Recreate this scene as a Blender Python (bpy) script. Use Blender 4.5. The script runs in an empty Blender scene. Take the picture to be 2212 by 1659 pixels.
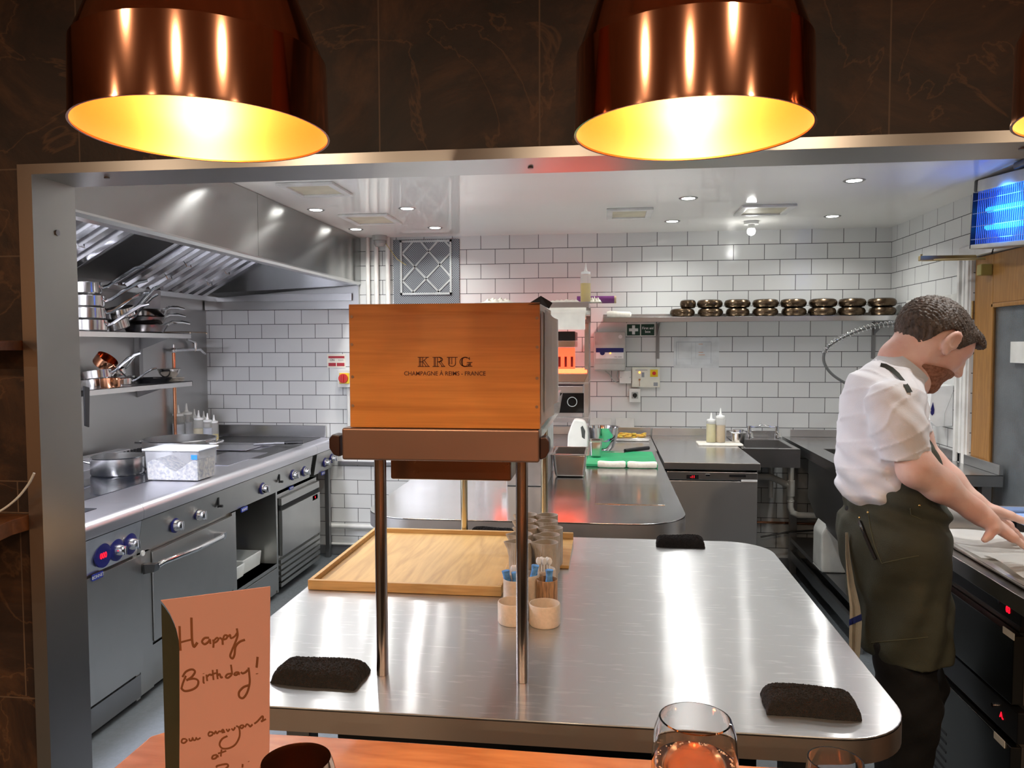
import bpy, bmesh, math, random
import numpy as np
from mathutils import Vector, Matrix
random.seed(7)
S = bpy.context.scene
COL = S.collection
H = 1.52                                   # eye height of the seated guest

# ------------------------------------------------------------------ camera
FPX, PITCH, ROLL, YAW = 1661.0, .0498, -.0029, .1219
cyw, syw, cp, sp, cr, sr = math.cos(YAW), math.sin(YAW), math.cos(PITCH), math.sin(PITCH), math.cos(ROLL), math.sin(ROLL)
FW = Vector((-syw*cp, cyw*cp, -sp)); RT0 = Vector((cyw, syw, 0)); UP0 = RT0.cross(FW)
RT = cr*RT0 + sr*UP0; UP = -sr*RT0 + cr*UP0
cam_d = bpy.data.cameras.new('camera'); cam = bpy.data.objects.new('camera', cam_d); COL.objects.link(cam)
cam_d.sensor_fit = 'HORIZONTAL'; cam_d.sensor_width = 36; cam_d.lens = FPX/2212*36
cam_d.clip_start = .02; cam_d.clip_end = 60
M = Matrix((RT, UP, -FW)).transposed().to_4x4(); M.translation = Vector((0, 0, H)); cam.matrix_world = M
S.camera = cam
EYE = Vector((0, 0, H))
def ray(x, y): return FW + RT*((x-1106)/FPX) - UP*((y-829.5)/FPX)
def AY(x, y, Y): d = ray(x, y); return EYE + d*(Y/d.y)       # point of the photo on the plane at depth Y
def AX(x, y, X): d = ray(x, y); return EYE + d*(X/d.x)
def AZ(x, y, Z): d = ray(x, y); return EYE + d*((Z-H)/d.z)

# ------------------------------------------------------------------ world, exposure
S.view_settings.view_transform = 'Standard'
try: S.view_settings.look = 'None'
except Exception: pass
S.view_settings.gamma = 1; S.view_settings.use_curve_mapping = False
S.view_settings.exposure = 0.0
wd = bpy.data.worlds.new('world'); S.world = wd; wd.use_nodes = True
wd.node_tree.nodes['Background'].inputs[0].default_value = (.10, .055, .03, 1)
wd.node_tree.nodes['Background'].inputs[1].default_value = .35

def light(kind, name, loc, energy, color, size=.05, parent=None, rot=None, spread=None, blend=None, angle=None):
    d = bpy.data.lights.new(name, kind); d.energy = energy; d.color = color
    if kind == 'AREA':
        d.shape = 'DISK'; d.size = size
        if spread: d.spread = spread
    elif kind in ('POINT', 'SPOT'): d.shadow_soft_size = size
    if kind == 'SPOT': d.spot_size = angle; d.spot_blend = blend
    o = bpy.data.objects.new(name, d); COL.objects.link(o); o.location = loc
    if rot: o.rotation_euler = rot
    if parent: o.parent = parent
    return o
# warm dim ceiling spots of the dining room behind the guest
WARM = (1, .74, .50)
for x, y, e in ((-1.4, -.5, 22), (.9, -.6, 22), (-.2, -1.2, 20), (2.2, -1.2, 18), (-2.6, -1.2, 18), (.6, -2.4, 22), (-1.2, -2.4, 22)):
    light('AREA', 'dining_room_spot', (x, y, 2.55), e, WARM, .09)

# ------------------------------------------------------------------ materials
def lin(h):
    h = h.lstrip('#'); v = [int(h[i:i+2], 16)/255 for i in (0, 2, 4)]
    return tuple(c/12.92 if c <= .04045 else ((c+.055)/1.055)**2.4 for c in v) + (1,)
MATS = {}
def nodes(m): return m.node_tree.nodes, m.node_tree.links
def mat(name, col, rough=.5, metal=0, var=.06, vscale=8, bump=0, bscale=60, stretch=(1, 1, 1), emit=0, ecol=None,
        aniso=0, tan=(1, 0, 0), trans=0, ior=1.45, coat=0, rvar=0, sub=0, alpha=1, col2=None):
    if name in MATS: return MATS[name]
    m = bpy.data.materials.new(name); m.use_nodes = True; n, l = nodes(m); b = n['Principled BSDF']
    c = lin(col) if isinstance(col, str) else tuple(col)+(1,)
    tc = n.new('ShaderNodeTexCoord'); mp = n.new('ShaderNodeMapping'); mp.inputs['Scale'].default_value = stretch
    l.new(tc.outputs['Object'], mp.inputs[0])
    nz = n.new('ShaderNodeTexNoise'); nz.inputs['Scale'].default_value = vscale; nz.inputs['Detail'].default_value = 3
    l.new(mp.outputs[0], nz.inputs['Vector'])
    mx = n.new('ShaderNodeMix'); mx.data_type = 'RGBA'
    c2 = lin(col2) if col2 else tuple(v*(1-2.5*var) for v in c[:3])+(1,)
    mx.inputs['A'].default_value = tuple(min(1, v*(1+var)) for v in c[:3])+(1,) if not col2 else c
    mx.inputs['B'].default_value = c2
    rg = n.new('ShaderNodeMapRange'); rg.inputs['From Min'].default_value = .35; rg.inputs['From Max'].default_value = .65
    l.new(nz.outputs['Fac'], rg.inputs['Value']); l.new(rg.outputs[0], mx.inputs['Factor'])
    l.new(mx.outputs['Result'], b.inputs['Base Color'])
    b.inputs['Roughness'].default_value = rough; b.inputs['Metallic'].default_value = metal
    if rvar:
        r2 = n.new('ShaderNodeMapRange'); r2.inputs['To Min'].default_value = rough-rvar; r2.inputs['To Max'].default_value = rough+rvar
        r2.inputs['From Min'].default_value = .3; r2.inputs['From Max'].default_value = .7
        n2 = n.new('ShaderNodeTexNoise'); n2.inputs['Scale'].default_value = vscale*2.3; n2.inputs['Detail'].default_value = 5
        l.new(mp.outputs[0], n2.inputs['Vector']); l.new(n2.outputs['Fac'], r2.inputs['Value']); l.new(r2.outputs[0], b.inputs['Roughness'])
    if bump:
        bn = n.new('ShaderNodeTexNoise'); bn.inputs['Scale'].default_value = bscale; bn.inputs['Detail'].default_value = 1
        l.new(mp.outputs[0], bn.inputs['Vector'])
        bp = n.new('ShaderNodeBump'); bp.inputs['Strength'].default_value = bump; bp.inputs['Distance'].default_value = .003
        l.new(bn.outputs['Fac'], bp.inputs['Height']); l.new(bp.outputs[0], b.inputs['Normal'])
    if aniso:
        b.inputs['Anisotropic'].default_value = aniso
        tv = n.new('ShaderNodeCombineXYZ')
        for i in range(3): tv.inputs[i].default_value = tan[i]
        l.new(tv.outputs[0], b.inputs['Tangent'])
    if emit:
        b.inputs['Emission Color'].default_value = lin(ecol or col) if isinstance(ecol or col, str) else tuple(ecol or col)+(1,)
        b.inputs['Emission Strength'].default_value = emit
    if trans: b.inputs['Transmission Weight'].default_value = trans; b.inputs['IOR'].default_value = ior
    if coat: b.inputs['Coat Weight'].default_value = coat; b.inputs['Coat Roughness'].default_value = .08
    if sub: b.inputs['Subsurface Weight'].default_value = sub; b.inputs['Subsurface Radius'].default_value = (.02, .008, .004); b.inputs['Subsurface Scale'].default_value = .5
    if alpha < 1: b.inputs['Alpha'].default_value = alpha
    MATS[name] = m; return m

def brick_mat(name, axis, du, dv):
    m = bpy.data.materials.new(name); m.use_nodes = True; n, l = nodes(m); b = n['Principled BSDF']
    tc = n.new('ShaderNodeTexCoord'); sx = n.new('ShaderNodeSeparateXYZ'); l.new(tc.outputs['Object'], sx.inputs[0])
    a = n.new('ShaderNodeMath'); a.inputs[1].default_value = du; l.new(sx.outputs[axis], a.inputs[0])
    c = n.new('ShaderNodeMath'); c.inputs[1].default_value = dv; l.new(sx.outputs[2], c.inputs[0])
    cb = n.new('ShaderNodeCombineXYZ'); l.new(a.outputs[0], cb.inputs[0]); l.new(c.outputs[0], cb.inputs[1])
    br = n.new('ShaderNodeTexBrick'); l.new(cb.outputs[0], br.inputs['Vector'])
    br.inputs['Scale'].default_value = 1; br.inputs['Brick Width'].default_value = .203; br.inputs['Row Height'].default_value = .103
    br.inputs['Mortar Size'].default_value = .0021; br.inputs['Mortar Smooth'].default_value = .15
    br.inputs['Color1'].default_value = lin('#d6d8d6'); br.inputs['Color2'].default_value = lin('#cfd1cf'); br.inputs['Mortar'].default_value = lin('#3a3b3c')
    l.new(br.outputs['Color'], b.inputs['Base Color'])
    mr = n.new('ShaderNodeMapRange'); mr.inputs['To Min'].default_value = .16; mr.inputs['To Max'].default_value = .8
    l.new(br.outputs['Fac'], mr.inputs['Value']); l.new(mr.outputs[0], b.inputs['Roughness'])
    nz = n.new('ShaderNodeTexNoise'); nz.inputs['Scale'].default_value = 7; l.new(tc.outputs['Object'], nz.inputs['Vector'])
    ad = n.new('ShaderNodeMath'); ad.operation = 'MULTIPLY_ADD'; ad.inputs[1].default_value = -1.0
    l.new(br.outputs['Fac'], ad.inputs[0]); l.new(nz.outputs['Fac'], ad.inputs[2])
    bp = n.new('ShaderNodeBump'); bp.inputs['Strength'].default_value = .35; bp.inputs['Distance'].default_value = .002
    l.new(ad.outputs[0], bp.inputs['Height']); l.new(bp.outputs[0], b.inputs['Normal'])
    MATS[name] = m; return m
TILE_B = brick_mat('white_metro_tile_back', 0, 5.0372, .0706)
TILE_R = brick_mat('white_metro_tile_side', 1, .913, .0706)

def dark_tile_mat():
    m = bpy.data.materials.new('brown_slate_tile'); m.use_nodes = True; n, l = nodes(m); b = n['Principled BSDF']
    tc = n.new('ShaderNodeTexCoord')
    nz = n.new('ShaderNodeTexNoise'); nz.inputs['Scale'].default_value = 3.2; nz.inputs['Detail'].default_value = 9; nz.inputs['Roughness'].default_value = .66; nz.inputs['Distortion'].default_value = .8
    l.new(tc.outputs['Object'], nz.inputs['Vector'])
    cr_ = n.new('ShaderNodeValToRGB'); e = cr_.color_ramp.elements
    e[0].position = .34; e[0].color = lin('#150c08'); e[1].position = .72; e[1].color = lin('#5c3d24')
    x = e.new(.5); x.color = lin('#2e1c12')
    l.new(nz.outputs['Fac'], cr_.inputs[0])
    vn = n.new('ShaderNodeTexNoise'); vn.inputs['Scale'].default_value = 2.4; vn.inputs['Detail'].default_value = 6; vn.inputs['Distortion'].default_value = 2.2
    l.new(tc.outputs['Object'], vn.inputs['Vector'])
    ab = n.new('ShaderNodeMath'); ab.operation = 'SUBTRACT'; ab.inputs[1].default_value = .5; l.new(vn.outputs['Fac'], ab.inputs[0])
    a2 = n.new('ShaderNodeMath'); a2.operation = 'ABSOLUTE'; l.new(ab.outputs[0], a2.inputs[0])
    mr = n.new('ShaderNodeMapRange'); mr.inputs['From Max'].default_value = .012; mr.inputs['To Min'].default_value = .45; mr.inputs['To Max'].default_value = 0
    l.new(a2.outputs[0], mr.inputs['Value'])
    mv = n.new('ShaderNodeMix'); mv.data_type = 'RGBA'; l.new(mr.outputs[0], mv.inputs['Factor']); l.new(cr_.outputs[0], mv.inputs['A']); mv.inputs['B'].default_value = lin('#6f4e32')
    # grout lines at the tile joints
    sx = n.new('ShaderNodeSeparateXYZ'); l.new(tc.outputs['Object'], sx.inputs[0])
    acc = None
    YW = 1.575
    def seg(ax, c, lo, hi, w=.0016):
        nonlocal acc
        d = n.new('ShaderNodeMath'); d.operation = 'COMPARE'; d.inputs[1].default_value = c; d.inputs[2].default_value = w; l.new(sx.outputs[ax], d.inputs[0])
        o = 2 if ax == 0 else 0
        g = n.new('ShaderNodeMath'); g.operation = 'COMPARE'; g.inputs[1].default_value = (lo+hi)/2; g.inputs[2].default_value = (hi-lo)/2; l.new(sx.outputs[o], g.inputs[0])
        p = n.new('ShaderNodeMath'); p.operation = 'MULTIPLY'; l.new(d.outputs[0], p.inputs[0]); l.new(g.outputs[0], p.inputs[1])
        if acc is None: acc = p
        else:
            q = n.new('ShaderNodeMath'); q.operation = 'MAXIMUM'; l.new(acc.outputs[0], q.inputs[0]); l.new(p.outputs[0], q.inputs[1]); acc = q
    for px in (163, 817, 1165, 1925): seg(0, AY(px, 150, YW).x, 1.86, 3)
    for px, pa, pb in ((35, 1040, 1110), (46, 1112, 1505)): seg(0, AY(px, (pa+pb)/2, YW).x, AY(px, pb, YW).z, AY(px, pa, YW).z)
    for py in (365, 553, 1040, 1108, 1508): seg(2, AY(20, py, YW).z, -4, AY(110, 500, YW).x)
    mg = n.new('ShaderNodeMix'); mg.data_type = 'RGBA'; l.new(acc.outputs[0], mg.inputs['Factor']); l.new(mv.outputs['Result'], mg.inputs['A']); mg.inputs['B'].default_value = lin('#5e4a3a')
    l.new(mg.outputs['Result'], b.inputs['Base Color']); b.inputs['Roughness'].default_value = .55
    bp = n.new('ShaderNodeBump'); bp.inputs['Strength'].default_value = .25; bp.inputs['Distance'].default_value = .01
    l.new(nz.outputs['Fac'], bp.inputs['Height']); l.new(bp.outputs[0], b.inputs['Normal'])
    MATS['brown_slate_tile'] = m; return m
SLATE = dark_tile_mat()

def wood_mat(name, c1, c2, scale=(1, 14, 14), rough=.4, ws=3.0, dist=6, coat=0, axis='X', contrast=.5):
    m = bpy.data.materials.new(name); m.use_nodes = True; n, l = nodes(m); b = n['Principled BSDF']
    tc = n.new('ShaderNodeTexCoord'); mp = n.new('ShaderNodeMapping'); mp.inputs['Scale'].default_value = scale; l.new(tc.outputs['Object'], mp.inputs[0])
    nz = n.new('ShaderNodeTexNoise'); nz.inputs['Scale'].default_value = ws; nz.inputs['Detail'].default_value = 6; nz.inputs['Distortion'].default_value = .6
    l.new(mp.outputs[0], nz.inputs['Vector'])
    mu = n.new('ShaderNodeMath'); mu.operation = 'MULTIPLY'; mu.inputs[1].default_value = dist; l.new(nz.outputs['Fac'], mu.inputs[0])
    fr = n.new('ShaderNodeMath'); fr.operation = 'PINGPONG'; fr.inputs[1].default_value = .5; l.new(mu.outputs[0], fr.inputs[0])
    f2 = n.new('ShaderNodeTexNoise'); f2.inputs['Scale'].default_value = ws*6; f2.inputs['Detail'].default_value = 4; l.new(mp.outputs[0], f2.inputs['Vector'])
    ad = n.new('ShaderNodeMath'); ad.operation = 'MULTIPLY_ADD'; ad.inputs[1].default_value = .8; l.new(fr.outputs[0], ad.inputs[0])
    hf = n.new('ShaderNodeMath'); hf.operation = 'MULTIPLY'; hf.inputs[1].default_value = contrast; l.new(f2.outputs['Fac'], hf.inputs[0]); l.new(hf.outputs[0], ad.inputs[2])
    mx = n.new('ShaderNodeMix'); mx.data_type = 'RGBA'; l.new(ad.outputs[0], mx.inputs['Factor'])
    mx.inputs['A'].default_value = lin(c1); mx.inputs['B'].default_value = lin(c2)
    l.new(mx.outputs['Result'], b.inputs['Base Color']); b.inputs['Roughness'].default_value = rough
    if coat: b.inputs['Coat Weight'].default_value = coat; b.inputs['Coat Roughness'].default_value = .12
    MATS[name] = m; return m

STEEL = mat('brushed_steel', (.66, .66, .66), .26, 1, .012, 3)
STEELV = mat('steel_wall_cladding', (.50, .50, .49), .32, 1, .02, 2)
STEELD = mat('dull_dark_steel', (.32, .32, .32), .40, 1, .03, 3)
HOOD = mat('hood_steel', (.40, .405, .40), .22, 1, .02, 2.2, aniso=.93, tan=(0, 0, 1), bump=.03, bscale=2)
CHROME = mat('polished_chrome', (.80, .80, .81), .08, 1, .03)
PAN = mat('polished_pan_steel', (.72, .70, .68), .16, 1, .05, 9)
BLACKM = mat('cavity_shade_black', '#0c0c0d', .7, 0, .1)  # black stands for the shade inside slots and cavities
BLACKP = mat('black_plastic', '#141416', .35)
WHITEP = mat('white_plastic', '#e4e5e4', .4, sub=0)
LWHITE = mat('cream_white_paint', '#d8d9d4', .45)
PAPER = mat('white_paper', '#f0efec', .8, 0, .02)
BLUEP = mat('navy_enamel', '#1c1f66', .3)
RED = mat('red_plastic', '#c02018', .4)
YELLOW = mat('yellow_plastic', '#e3c21d', .45)
GREY = mat('grey_plastic', '#a4a8a4', .5)
LED = mat('red_led_digits', '#ff1520', .5, emit=2.2, ecol='#ff1028')
COPPER = mat('copper', (.80, .36, .20), .14, 1, .06, 6, rvar=.03)
BRONZEM = mat('bronze_brown_metal', (.27, .145, .085), .30, 1, .06, 5, rvar=.04)
BRASS = mat('dull_brass', (.55, .42, .20), .35, 1)
BLKCLOTH = mat('black_terry_cloth', '#120c0b', 1, 0, .25, 120, bump=1.0, bscale=420)
WCLOTH = mat('white_kitchen_cloth', '#e8e4d8', .95, 0, .04, 40, bump=.4, bscale=220)
CLEAR = mat('cloudy_clear_plastic', '#e6e9ea', .25, trans=.55, ior=1.3)
BOTTLE = mat('squeeze_bottle_plastic', '#f8f8f4', .25, trans=.76, ior=1.06)
GLASS = mat('clear_glass', '#ffffff', .0, trans=1, ior=1.45, var=0)

# ------------------------------------------------------------------ mesh helpers
class MB:
    def __init__(s): s.bm = bmesh.new(); s.wn = False
    def add(s, vs, fs):
        b = [s.bm.verts.new(v) for v in vs]
        for f in fs:
            try: s.bm.faces.new([b[i] for i in f])
            except ValueError: pass
        return s
    def box(s, x0, x1, y0, y1, z0, z1, bev=0, seg=2, M=None):
        s.wn = s.wn or bev > 0; t = bmesh.new(); bmesh.ops.create_cube(t, size=1)
        for v in t.verts: v.co = Vector(((v.co.x+.5)*(x1-x0)+x0, (v.co.y+.5)*(y1-y0)+y0, (v.co.z+.5)*(z1-z0)+z0))
        if bev: bmesh.ops.bevel(t, geom=t.edges[:], offset=bev, segments=seg, profile=.5, affect='EDGES')
        return s.merge(t, M)
    def merge(s, t, M=None):
        if M is not None: bmesh.ops.transform(t, matrix=M, verts=t.verts)
        me = bpy.data.meshes.new('t'); t.to_mesh(me); t.free(); s.bm.from_mesh(me); bpy.data.meshes.remove(me); return s
    def lathe(s, prof, c=(0, 0, 0), seg=32, M=None, sy=1.0):
        t = bmesh.new(); rings = []
        for r, z in prof:
            if r <= 1e-6: rings.append([t.verts.new((0, 0, z))])
            else: rings.append([t.verts.new((r*math.cos(2*math.pi*i/seg), sy*r*math.sin(2*math.pi*i/seg), z)) for i in range(seg)])
        for a, b in zip(rings, rings[1:]):
            if len(a) == 1 and len(b) == 1: continue
            for i in range(seg):
                j = (i+1) % seg
                if len(a) == 1: t.faces.new((a[0], b[j], b[i]))
                elif len(b) == 1: t.faces.new((a[i], a[j], b[0]))
                else: t.faces.new((a[i], a[j], b[j], b[i]))
        bmesh.ops.recalc_face_normals(t, faces=t.faces)
        T = Matrix.Translation(Vector(c)) @ (M if M is not None else Matrix.Identity(4))
        return s.merge(t, T)
    def cyl(s, p0, p1, r0, r1=None, seg=24, cap=True):
        p0, p1 = Vector(p0), Vector(p1); r1 = r0 if r1 is None else r1; d = p1-p0
        q = Vector((0, 0, 1)).rotation_difference(d.normalized()).to_matrix().to_4x4()
        pr = [(r0, 0), (r1, d.length)]
        if cap: pr = [(0, 0)]+pr+[(0, d.length)]
        return s.lathe(pr, p0, seg, q)
    def tube(s, pts, r, seg=10, closed=False):
        pts = [Vector(p) for p in pts]; n = len(pts); rr = r if hasattr(r, '__len__') else [r]*n
        base = len(s.bm.verts); rings = []; prev = None
        for i, p in enumerate(pts):
            a = pts[(i-1) % n] if closed or i > 0 else p; b = pts[(i+1) % n] if closed or i < n-1 else p
            t = (b-a).normalized()
            if prev is None: u = t.orthogonal().normalized()
            else:
                u = prev - t*prev.dot(t); u = u.normalized() if u.length > 1e-6 else t.orthogonal().normalized()
            prev = u; w = t.cross(u)
            rings.append([s.bm.verts.new(p + (u*math.cos(2*math.pi*k/seg)+w*math.sin(2*math.pi*k/seg))*rr[i]) for k in range(seg)])
        m = n if closed else n-1
        for i in range(m):
            a, b = rings[i], rings[(i+1) % n]
            for k in range(seg):
                j = (k+1) % seg; s.bm.faces.new((a[k], a[j], b[j], b[k]))
        if not closed: s.bm.faces.new(rings[0][::-1]); s.bm.faces.new(rings[-1])
        return s
    def prism(s, poly, axis, a, b, bev=0):
        s.wn = s.wn or bev > 0
        t = bmesh.new()
        def P(u, v, w):
            return {'x': (w, u, v), 'y': (u, w, v), 'z': (u, v, w)}[axis]
        A = [t.verts.new(P(u, v, a)) for u, v in poly]; B = [t.verts.new(P(u, v, b)) for u, v in poly]; n = len(poly)
        t.faces.new(A); t.faces.new(B[::-1])
        for i in range(n): j = (i+1) % n; t.faces.new((A[i], B[i], B[j], A[j]))
        bmesh.ops.recalc_face_normals(t, faces=t.faces)
        if bev: bmesh.ops.bevel(t, geom=t.edges[:], offset=bev, segments=2, profile=.5, affect='EDGES')
        return s.merge(t)
    def sphere(s, c, r, sc=(1, 1, 1), seg=20):
        t = bmesh.new(); bmesh.ops.create_uvsphere(t, u_segments=seg, v_segments=seg//2, radius=r)
        return s.merge(t, Matrix.Translation(Vector(c)) @ Matrix.Diagonal((*sc, 1)))
    def xf(s, M): bmesh.ops.transform(s.bm, matrix=M, verts=s.bm.verts); return s
def Rz(a, c=(0, 0, 0)): c = Vector(c); return Matrix.Translation(c) @ Matrix.Rotation(a, 4, 'Z') @ Matrix.Translation(-c)
def Rx(a, c=(0, 0, 0)): c = Vector(c); return Matrix.Translation(c) @ Matrix.Rotation(a, 4, 'X') @ Matrix.Translation(-c)
def Ry(a, c=(0, 0, 0)): c = Vector(c); return Matrix.Translation(c) @ Matrix.Rotation(a, 4, 'Y') @ Matrix.Translation(-c)
def root_of(o):
    while o.parent: o = o.parent
    return o
def tag(o, label=None, cat=None, group=None, kind=None):
    if label: o['label'] = label
    if cat: o['category'] = cat
    if group: o['group'] = group
    if kind: o['kind'] = kind
    return o
def ob(name, mb, m, parent=None, label=None, cat=None, group=None, kind=None, smooth=True, keep=False, ang=35):
    me = bpy.data.meshes.new(name); wn = getattr(mb, 'wn', False)
    if isinstance(mb, MB): mb.bm.to_mesh(me); mb.bm.free()
    else: me.from_pydata(mb[0], [], mb[1])
    me.materials.append(m)
    o = bpy.data.objects.new(name, me); COL.objects.link(o)
    if smooth and len(me.polygons):
        me.polygons.foreach_set('use_smooth', [True]*len(me.polygons))
        try: me.set_sharp_from_angle(angle=math.radians(ang))
        except Exception: pass
        if wn: w = o.modifiers.new('wn', 'WEIGHTED_NORMAL'); w.keep_sharp = True; w.weight = 100
    if parent is not None:
        o.parent = parent; L = root_of(parent).location
        me.transform(Matrix.Translation(-L))
    elif not keep and kind != 'structure':
        co = np.array([v.co[:] for v in me.vertices]); a, b = co.min(0), co.max(0)
        L = Vector(((a[0]+b[0])/2, (a[1]+b[1])/2, a[2])); me.transform(Matrix.Translation(-L)); o.location = L
    return tag(o, label, cat, group, kind)
def thing(name, loc, label, cat, group=None, kind=None):
    o = bpy.data.objects.new(name, None); COL.objects.link(o); o.location = loc; o.empty_display_size = .05
    return tag(o, label, cat, group, kind)
def dup(o, loc=None, rotz=None, label=None, parent=None, scale=None):
    c = o.copy(); COL.objects.link(c)
    if parent is not None: c.parent = parent
    for ch in list(o.children): dup(ch, parent=c)
    if loc is not None: c.location = loc
    if rotz is not None: c.rotation_euler.z = rotz
    if scale is not None: c.scale = (scale, scale, scale) if not hasattr(scale, '__len__') else scale
    if label: c['label'] = label
    return c
def kill(o):
    for c in list(o.children): kill(c)
    bpy.data.objects.remove(o)
def struct(name, mb, m, parent=None): return ob(name, mb, m, parent, kind='structure' if parent is None else None)
_font = None
def text(name, s, p, size, m, parent, ux=(1, 0, 0), uy=(0, 0, 1), depth=.0006, align='CENTER', sx=1.0, bold=0, space=1):
    """lettering as mesh: p = centre of the line on the surface, ux = reading direction, uy = up"""
    c = bpy.data.curves.new(name, 'FONT'); c.body = s; c.size = size; c.extrude = depth; c.align_x = align; c.align_y = 'CENTER'; c.offset = bold; c.space_character = space
    t = bpy.data.objects.new('tmp', c); COL.objects.link(t); dg = bpy.context.evaluated_depsgraph_get(); dg.update()
    me = bpy.data.meshes.new_from_object(t.evaluated_get(dg)); bpy.data.objects.remove(t); bpy.data.curves.remove(c)
    ux, uy = Vector(ux).normalized(), Vector(uy).normalized(); un = ux.cross(uy)
    R = Matrix((ux*sx, uy, un)).transposed().to_4x4(); R.translation = Vector(p)
    me.transform(R); me.name = name; me.materials.clear(); me.materials.append(m)
    o = bpy.data.objects.new(name, me); COL.objects.link(o); o.parent = parent; me.transform(Matrix.Translation(-root_of(parent).location))
    return o
ORD = ['first', 'second', 'third', 'fourth', 'fifth', 'sixth', 'seventh', 'eighth', 'ninth', 'tenth']
# ================================================================== ROOM SHELL
CEIL = 2.29; XL, XR, YB = -2.94, 1.865, 5.368; YF, YI = 1.58, 1.70
FLOORM = mat('grey_safety_floor', '#5f6569', .5, 0, .04, 30, bump=.1, bscale=200, rvar=.1)
struct('floor', MB().box(XL-.2, XR+.3, -3.2, YB+.1, -.08, 0), FLOORM)
CEILM = mat('glossy_white_ceiling_panel', '#f0f0ea', .07, 0, .01, 2, bump=.06, bscale=3.2)
struct('ceiling', MB().box(XL-.1, XR+.1, YI, YB+.1, CEIL, CEIL+.08), CEILM)
struct('wall_back', MB().box(XL-.1, XR+.12, YB, YB+.1, 0, CEIL+.05), TILE_B)
struct('wall_left', MB().box(XL-.1, XL, YI-.1, YB, 0, CEIL), mat('painted_plaster', '#c4c4c0', .6))
DY0, DY1, DZ = 3.25, 4.215, 1.965
wr = MB().box(XR, XR+.1, DY1, YB, 0, CEIL).box(XR, XR+.1, DY0, DY1, DZ, CEIL).box(XR, XR+.1, YI-.1, DY0, 0, CEIL)
struct('wall_right', wr, TILE_R)
OX0 = AY(75, 600, 1.565).x; OXo = AY(48, 600, 1.565).x - .004; OX1 = 1.62; OZ = AY(1000, 346, 1.565).z; OZo = AY(1000, 322, 1.565).z
wf = MB().box(-3.3, OX0-.005, YF, YI-.02, 0, 2.7).box(OX1+.005, 3.2, YF, YI-.02, 0, 2.7).box(OX0-.005, OX1+.005, YF, YI-.02, OZ+.005, 2.7)
struct('wall_front', wf, SLATE)
wk = MB().box(XL, OX0-.005, YI-.019, YI, 0, CEIL).box(OX1+.005, XR, YI-.019, YI, 0, CEIL).box(OX0-.005, OX1+.005, YI-.019, YI, OZ+.005, CEIL)
struct('wall_front_inner', wk, TILE_B)
# dining room shell behind the guest
DARKP = mat('brown_plaster', '#8f6c50', .7)
struct('wall_dining_back', MB().box(-3.3, 3.2, -3.3, -3.2, 0, 2.7), DARKP)
struct('wall_dining_left', MB().box(-3.4, -3.3, -3.3, YF, 0, 2.7), DARKP)
struct('wall_dining_right', MB().box(3.2, 3.3, -3.3, YF, 0, 2.7), DARKP)
struct('ceiling_dining', MB().box(-3.4, 3.3, -3.3, YF, 2.62, 2.7), DARKP)
# stainless lining of the pass opening
FRM = mat('pass_frame_steel', (.42, .40, .38), .28, 1, .02, 3, aniso=.5, tan=(0, 0, 1))
fr = MB()
fr.prism([(OXo, 0), (OX0, 0), (OX0, OZ), (OXo, OZo)], 'y', 1.565, YI+.004)
fr.prism([(OXo, OZo), (OX0, OZ), (OX1, OZ), (OX1+.027, OZo)], 'y', 1.565, YI+.004)
fr.prism([(OX1+.027, 0), (OX1, 0), (OX1, OZ), (OX1+.027, OZo)], 'y', 1.565, YI+.004)
t1 = struct('trim_1', fr, FRM)
scr = MB()
for px, py in ((231, 383), (1146, 361), (2207, 320)):
    p = AZ(px, py, OZ); scr.cyl((p.x, max(1.6, p.y), OZ), (p.x, max(1.6, p.y), OZ-.003), .006, seg=12)
p = AX(123, 503, OX0); scr.cyl((OX0, p.y, p.z), (OX0+.003, p.y, p.z), .007, seg=12)
ob('screw', scr, STEELD, t1)
# door casing, door
CAS = mat('white_gloss_casing', '#dcdcd8', .3)
cs = MB()
for a, b, d in ((0, .13, .012), (.012, .045, .022), (.06, .085, .02), (.1, .125, .028)):
    cs.box(XR-d, XR+.002, DY1+a*1.0, DY1+b, 0, DZ+.0, .003)
cs.box(XR-.02, XR+.002, DY0, DY1+.13, DZ, DZ+.06, .003)
struct('trim_2', cs, CAS)
OAK = wood_mat('oak_door_wood', '#a8793e', '#7d5526', (12, 12, 1), .4, 2.2, 5)
dr = thing('door_1', (XR, (DY0+DY1)/2, 0), None, None, kind='structure')
dX = XR+.006
d = MB()
gz1 = AX(2145, 655, dX).z; gy1 = AX(2137, 900, dX).y
d.box(dX, dX+.045, gy1, DY1-.004, .01, DZ-.004, .003)                 # hinge stile
d.box(dX, dX+.045, DY0, gy1-.001, gz1, DZ-.004, .003)                 # top rail
d.box(dX, dX+.045, DY0, DY0+.12, .01, gz1-.001, .003).box(dX, dX+.045, DY0+.12, gy1-.001, .01, .35, .003)
d.box(dX-.008, dX+.004, gy1-.022, gy1-.001, .35, gz1-.001, .004).box(dX-.008, dX+.004, DY0+.12, gy1-.001, gz1-.022, gz1-.001, .004)
ob('door_leaf', d, OAK, dr)
RG = mat('reeded_glass', '#b4bcc0', .06, 0, .05, trans=.7, ior=1.4)
n_, l_ = nodes(RG); wv = n_.new('ShaderNodeTexWave'); wv.bands_direction = 'Y'; wv.inputs['Scale'].default_value = 38; tcg = n_.new('ShaderNodeTexCoord'); l_.new(tcg.outputs['Object'], wv.inputs[0])
bg = n_.new('ShaderNodeBump'); bg.inputs['Strength'].default_value = .6; bg.inputs['Distance'].default_value = .004; l_.new(wv.outputs['Fac'], bg.inputs['Height']); l_.new(bg.outputs[0], n_['Principled BSDF'].inputs['Normal'])
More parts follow.
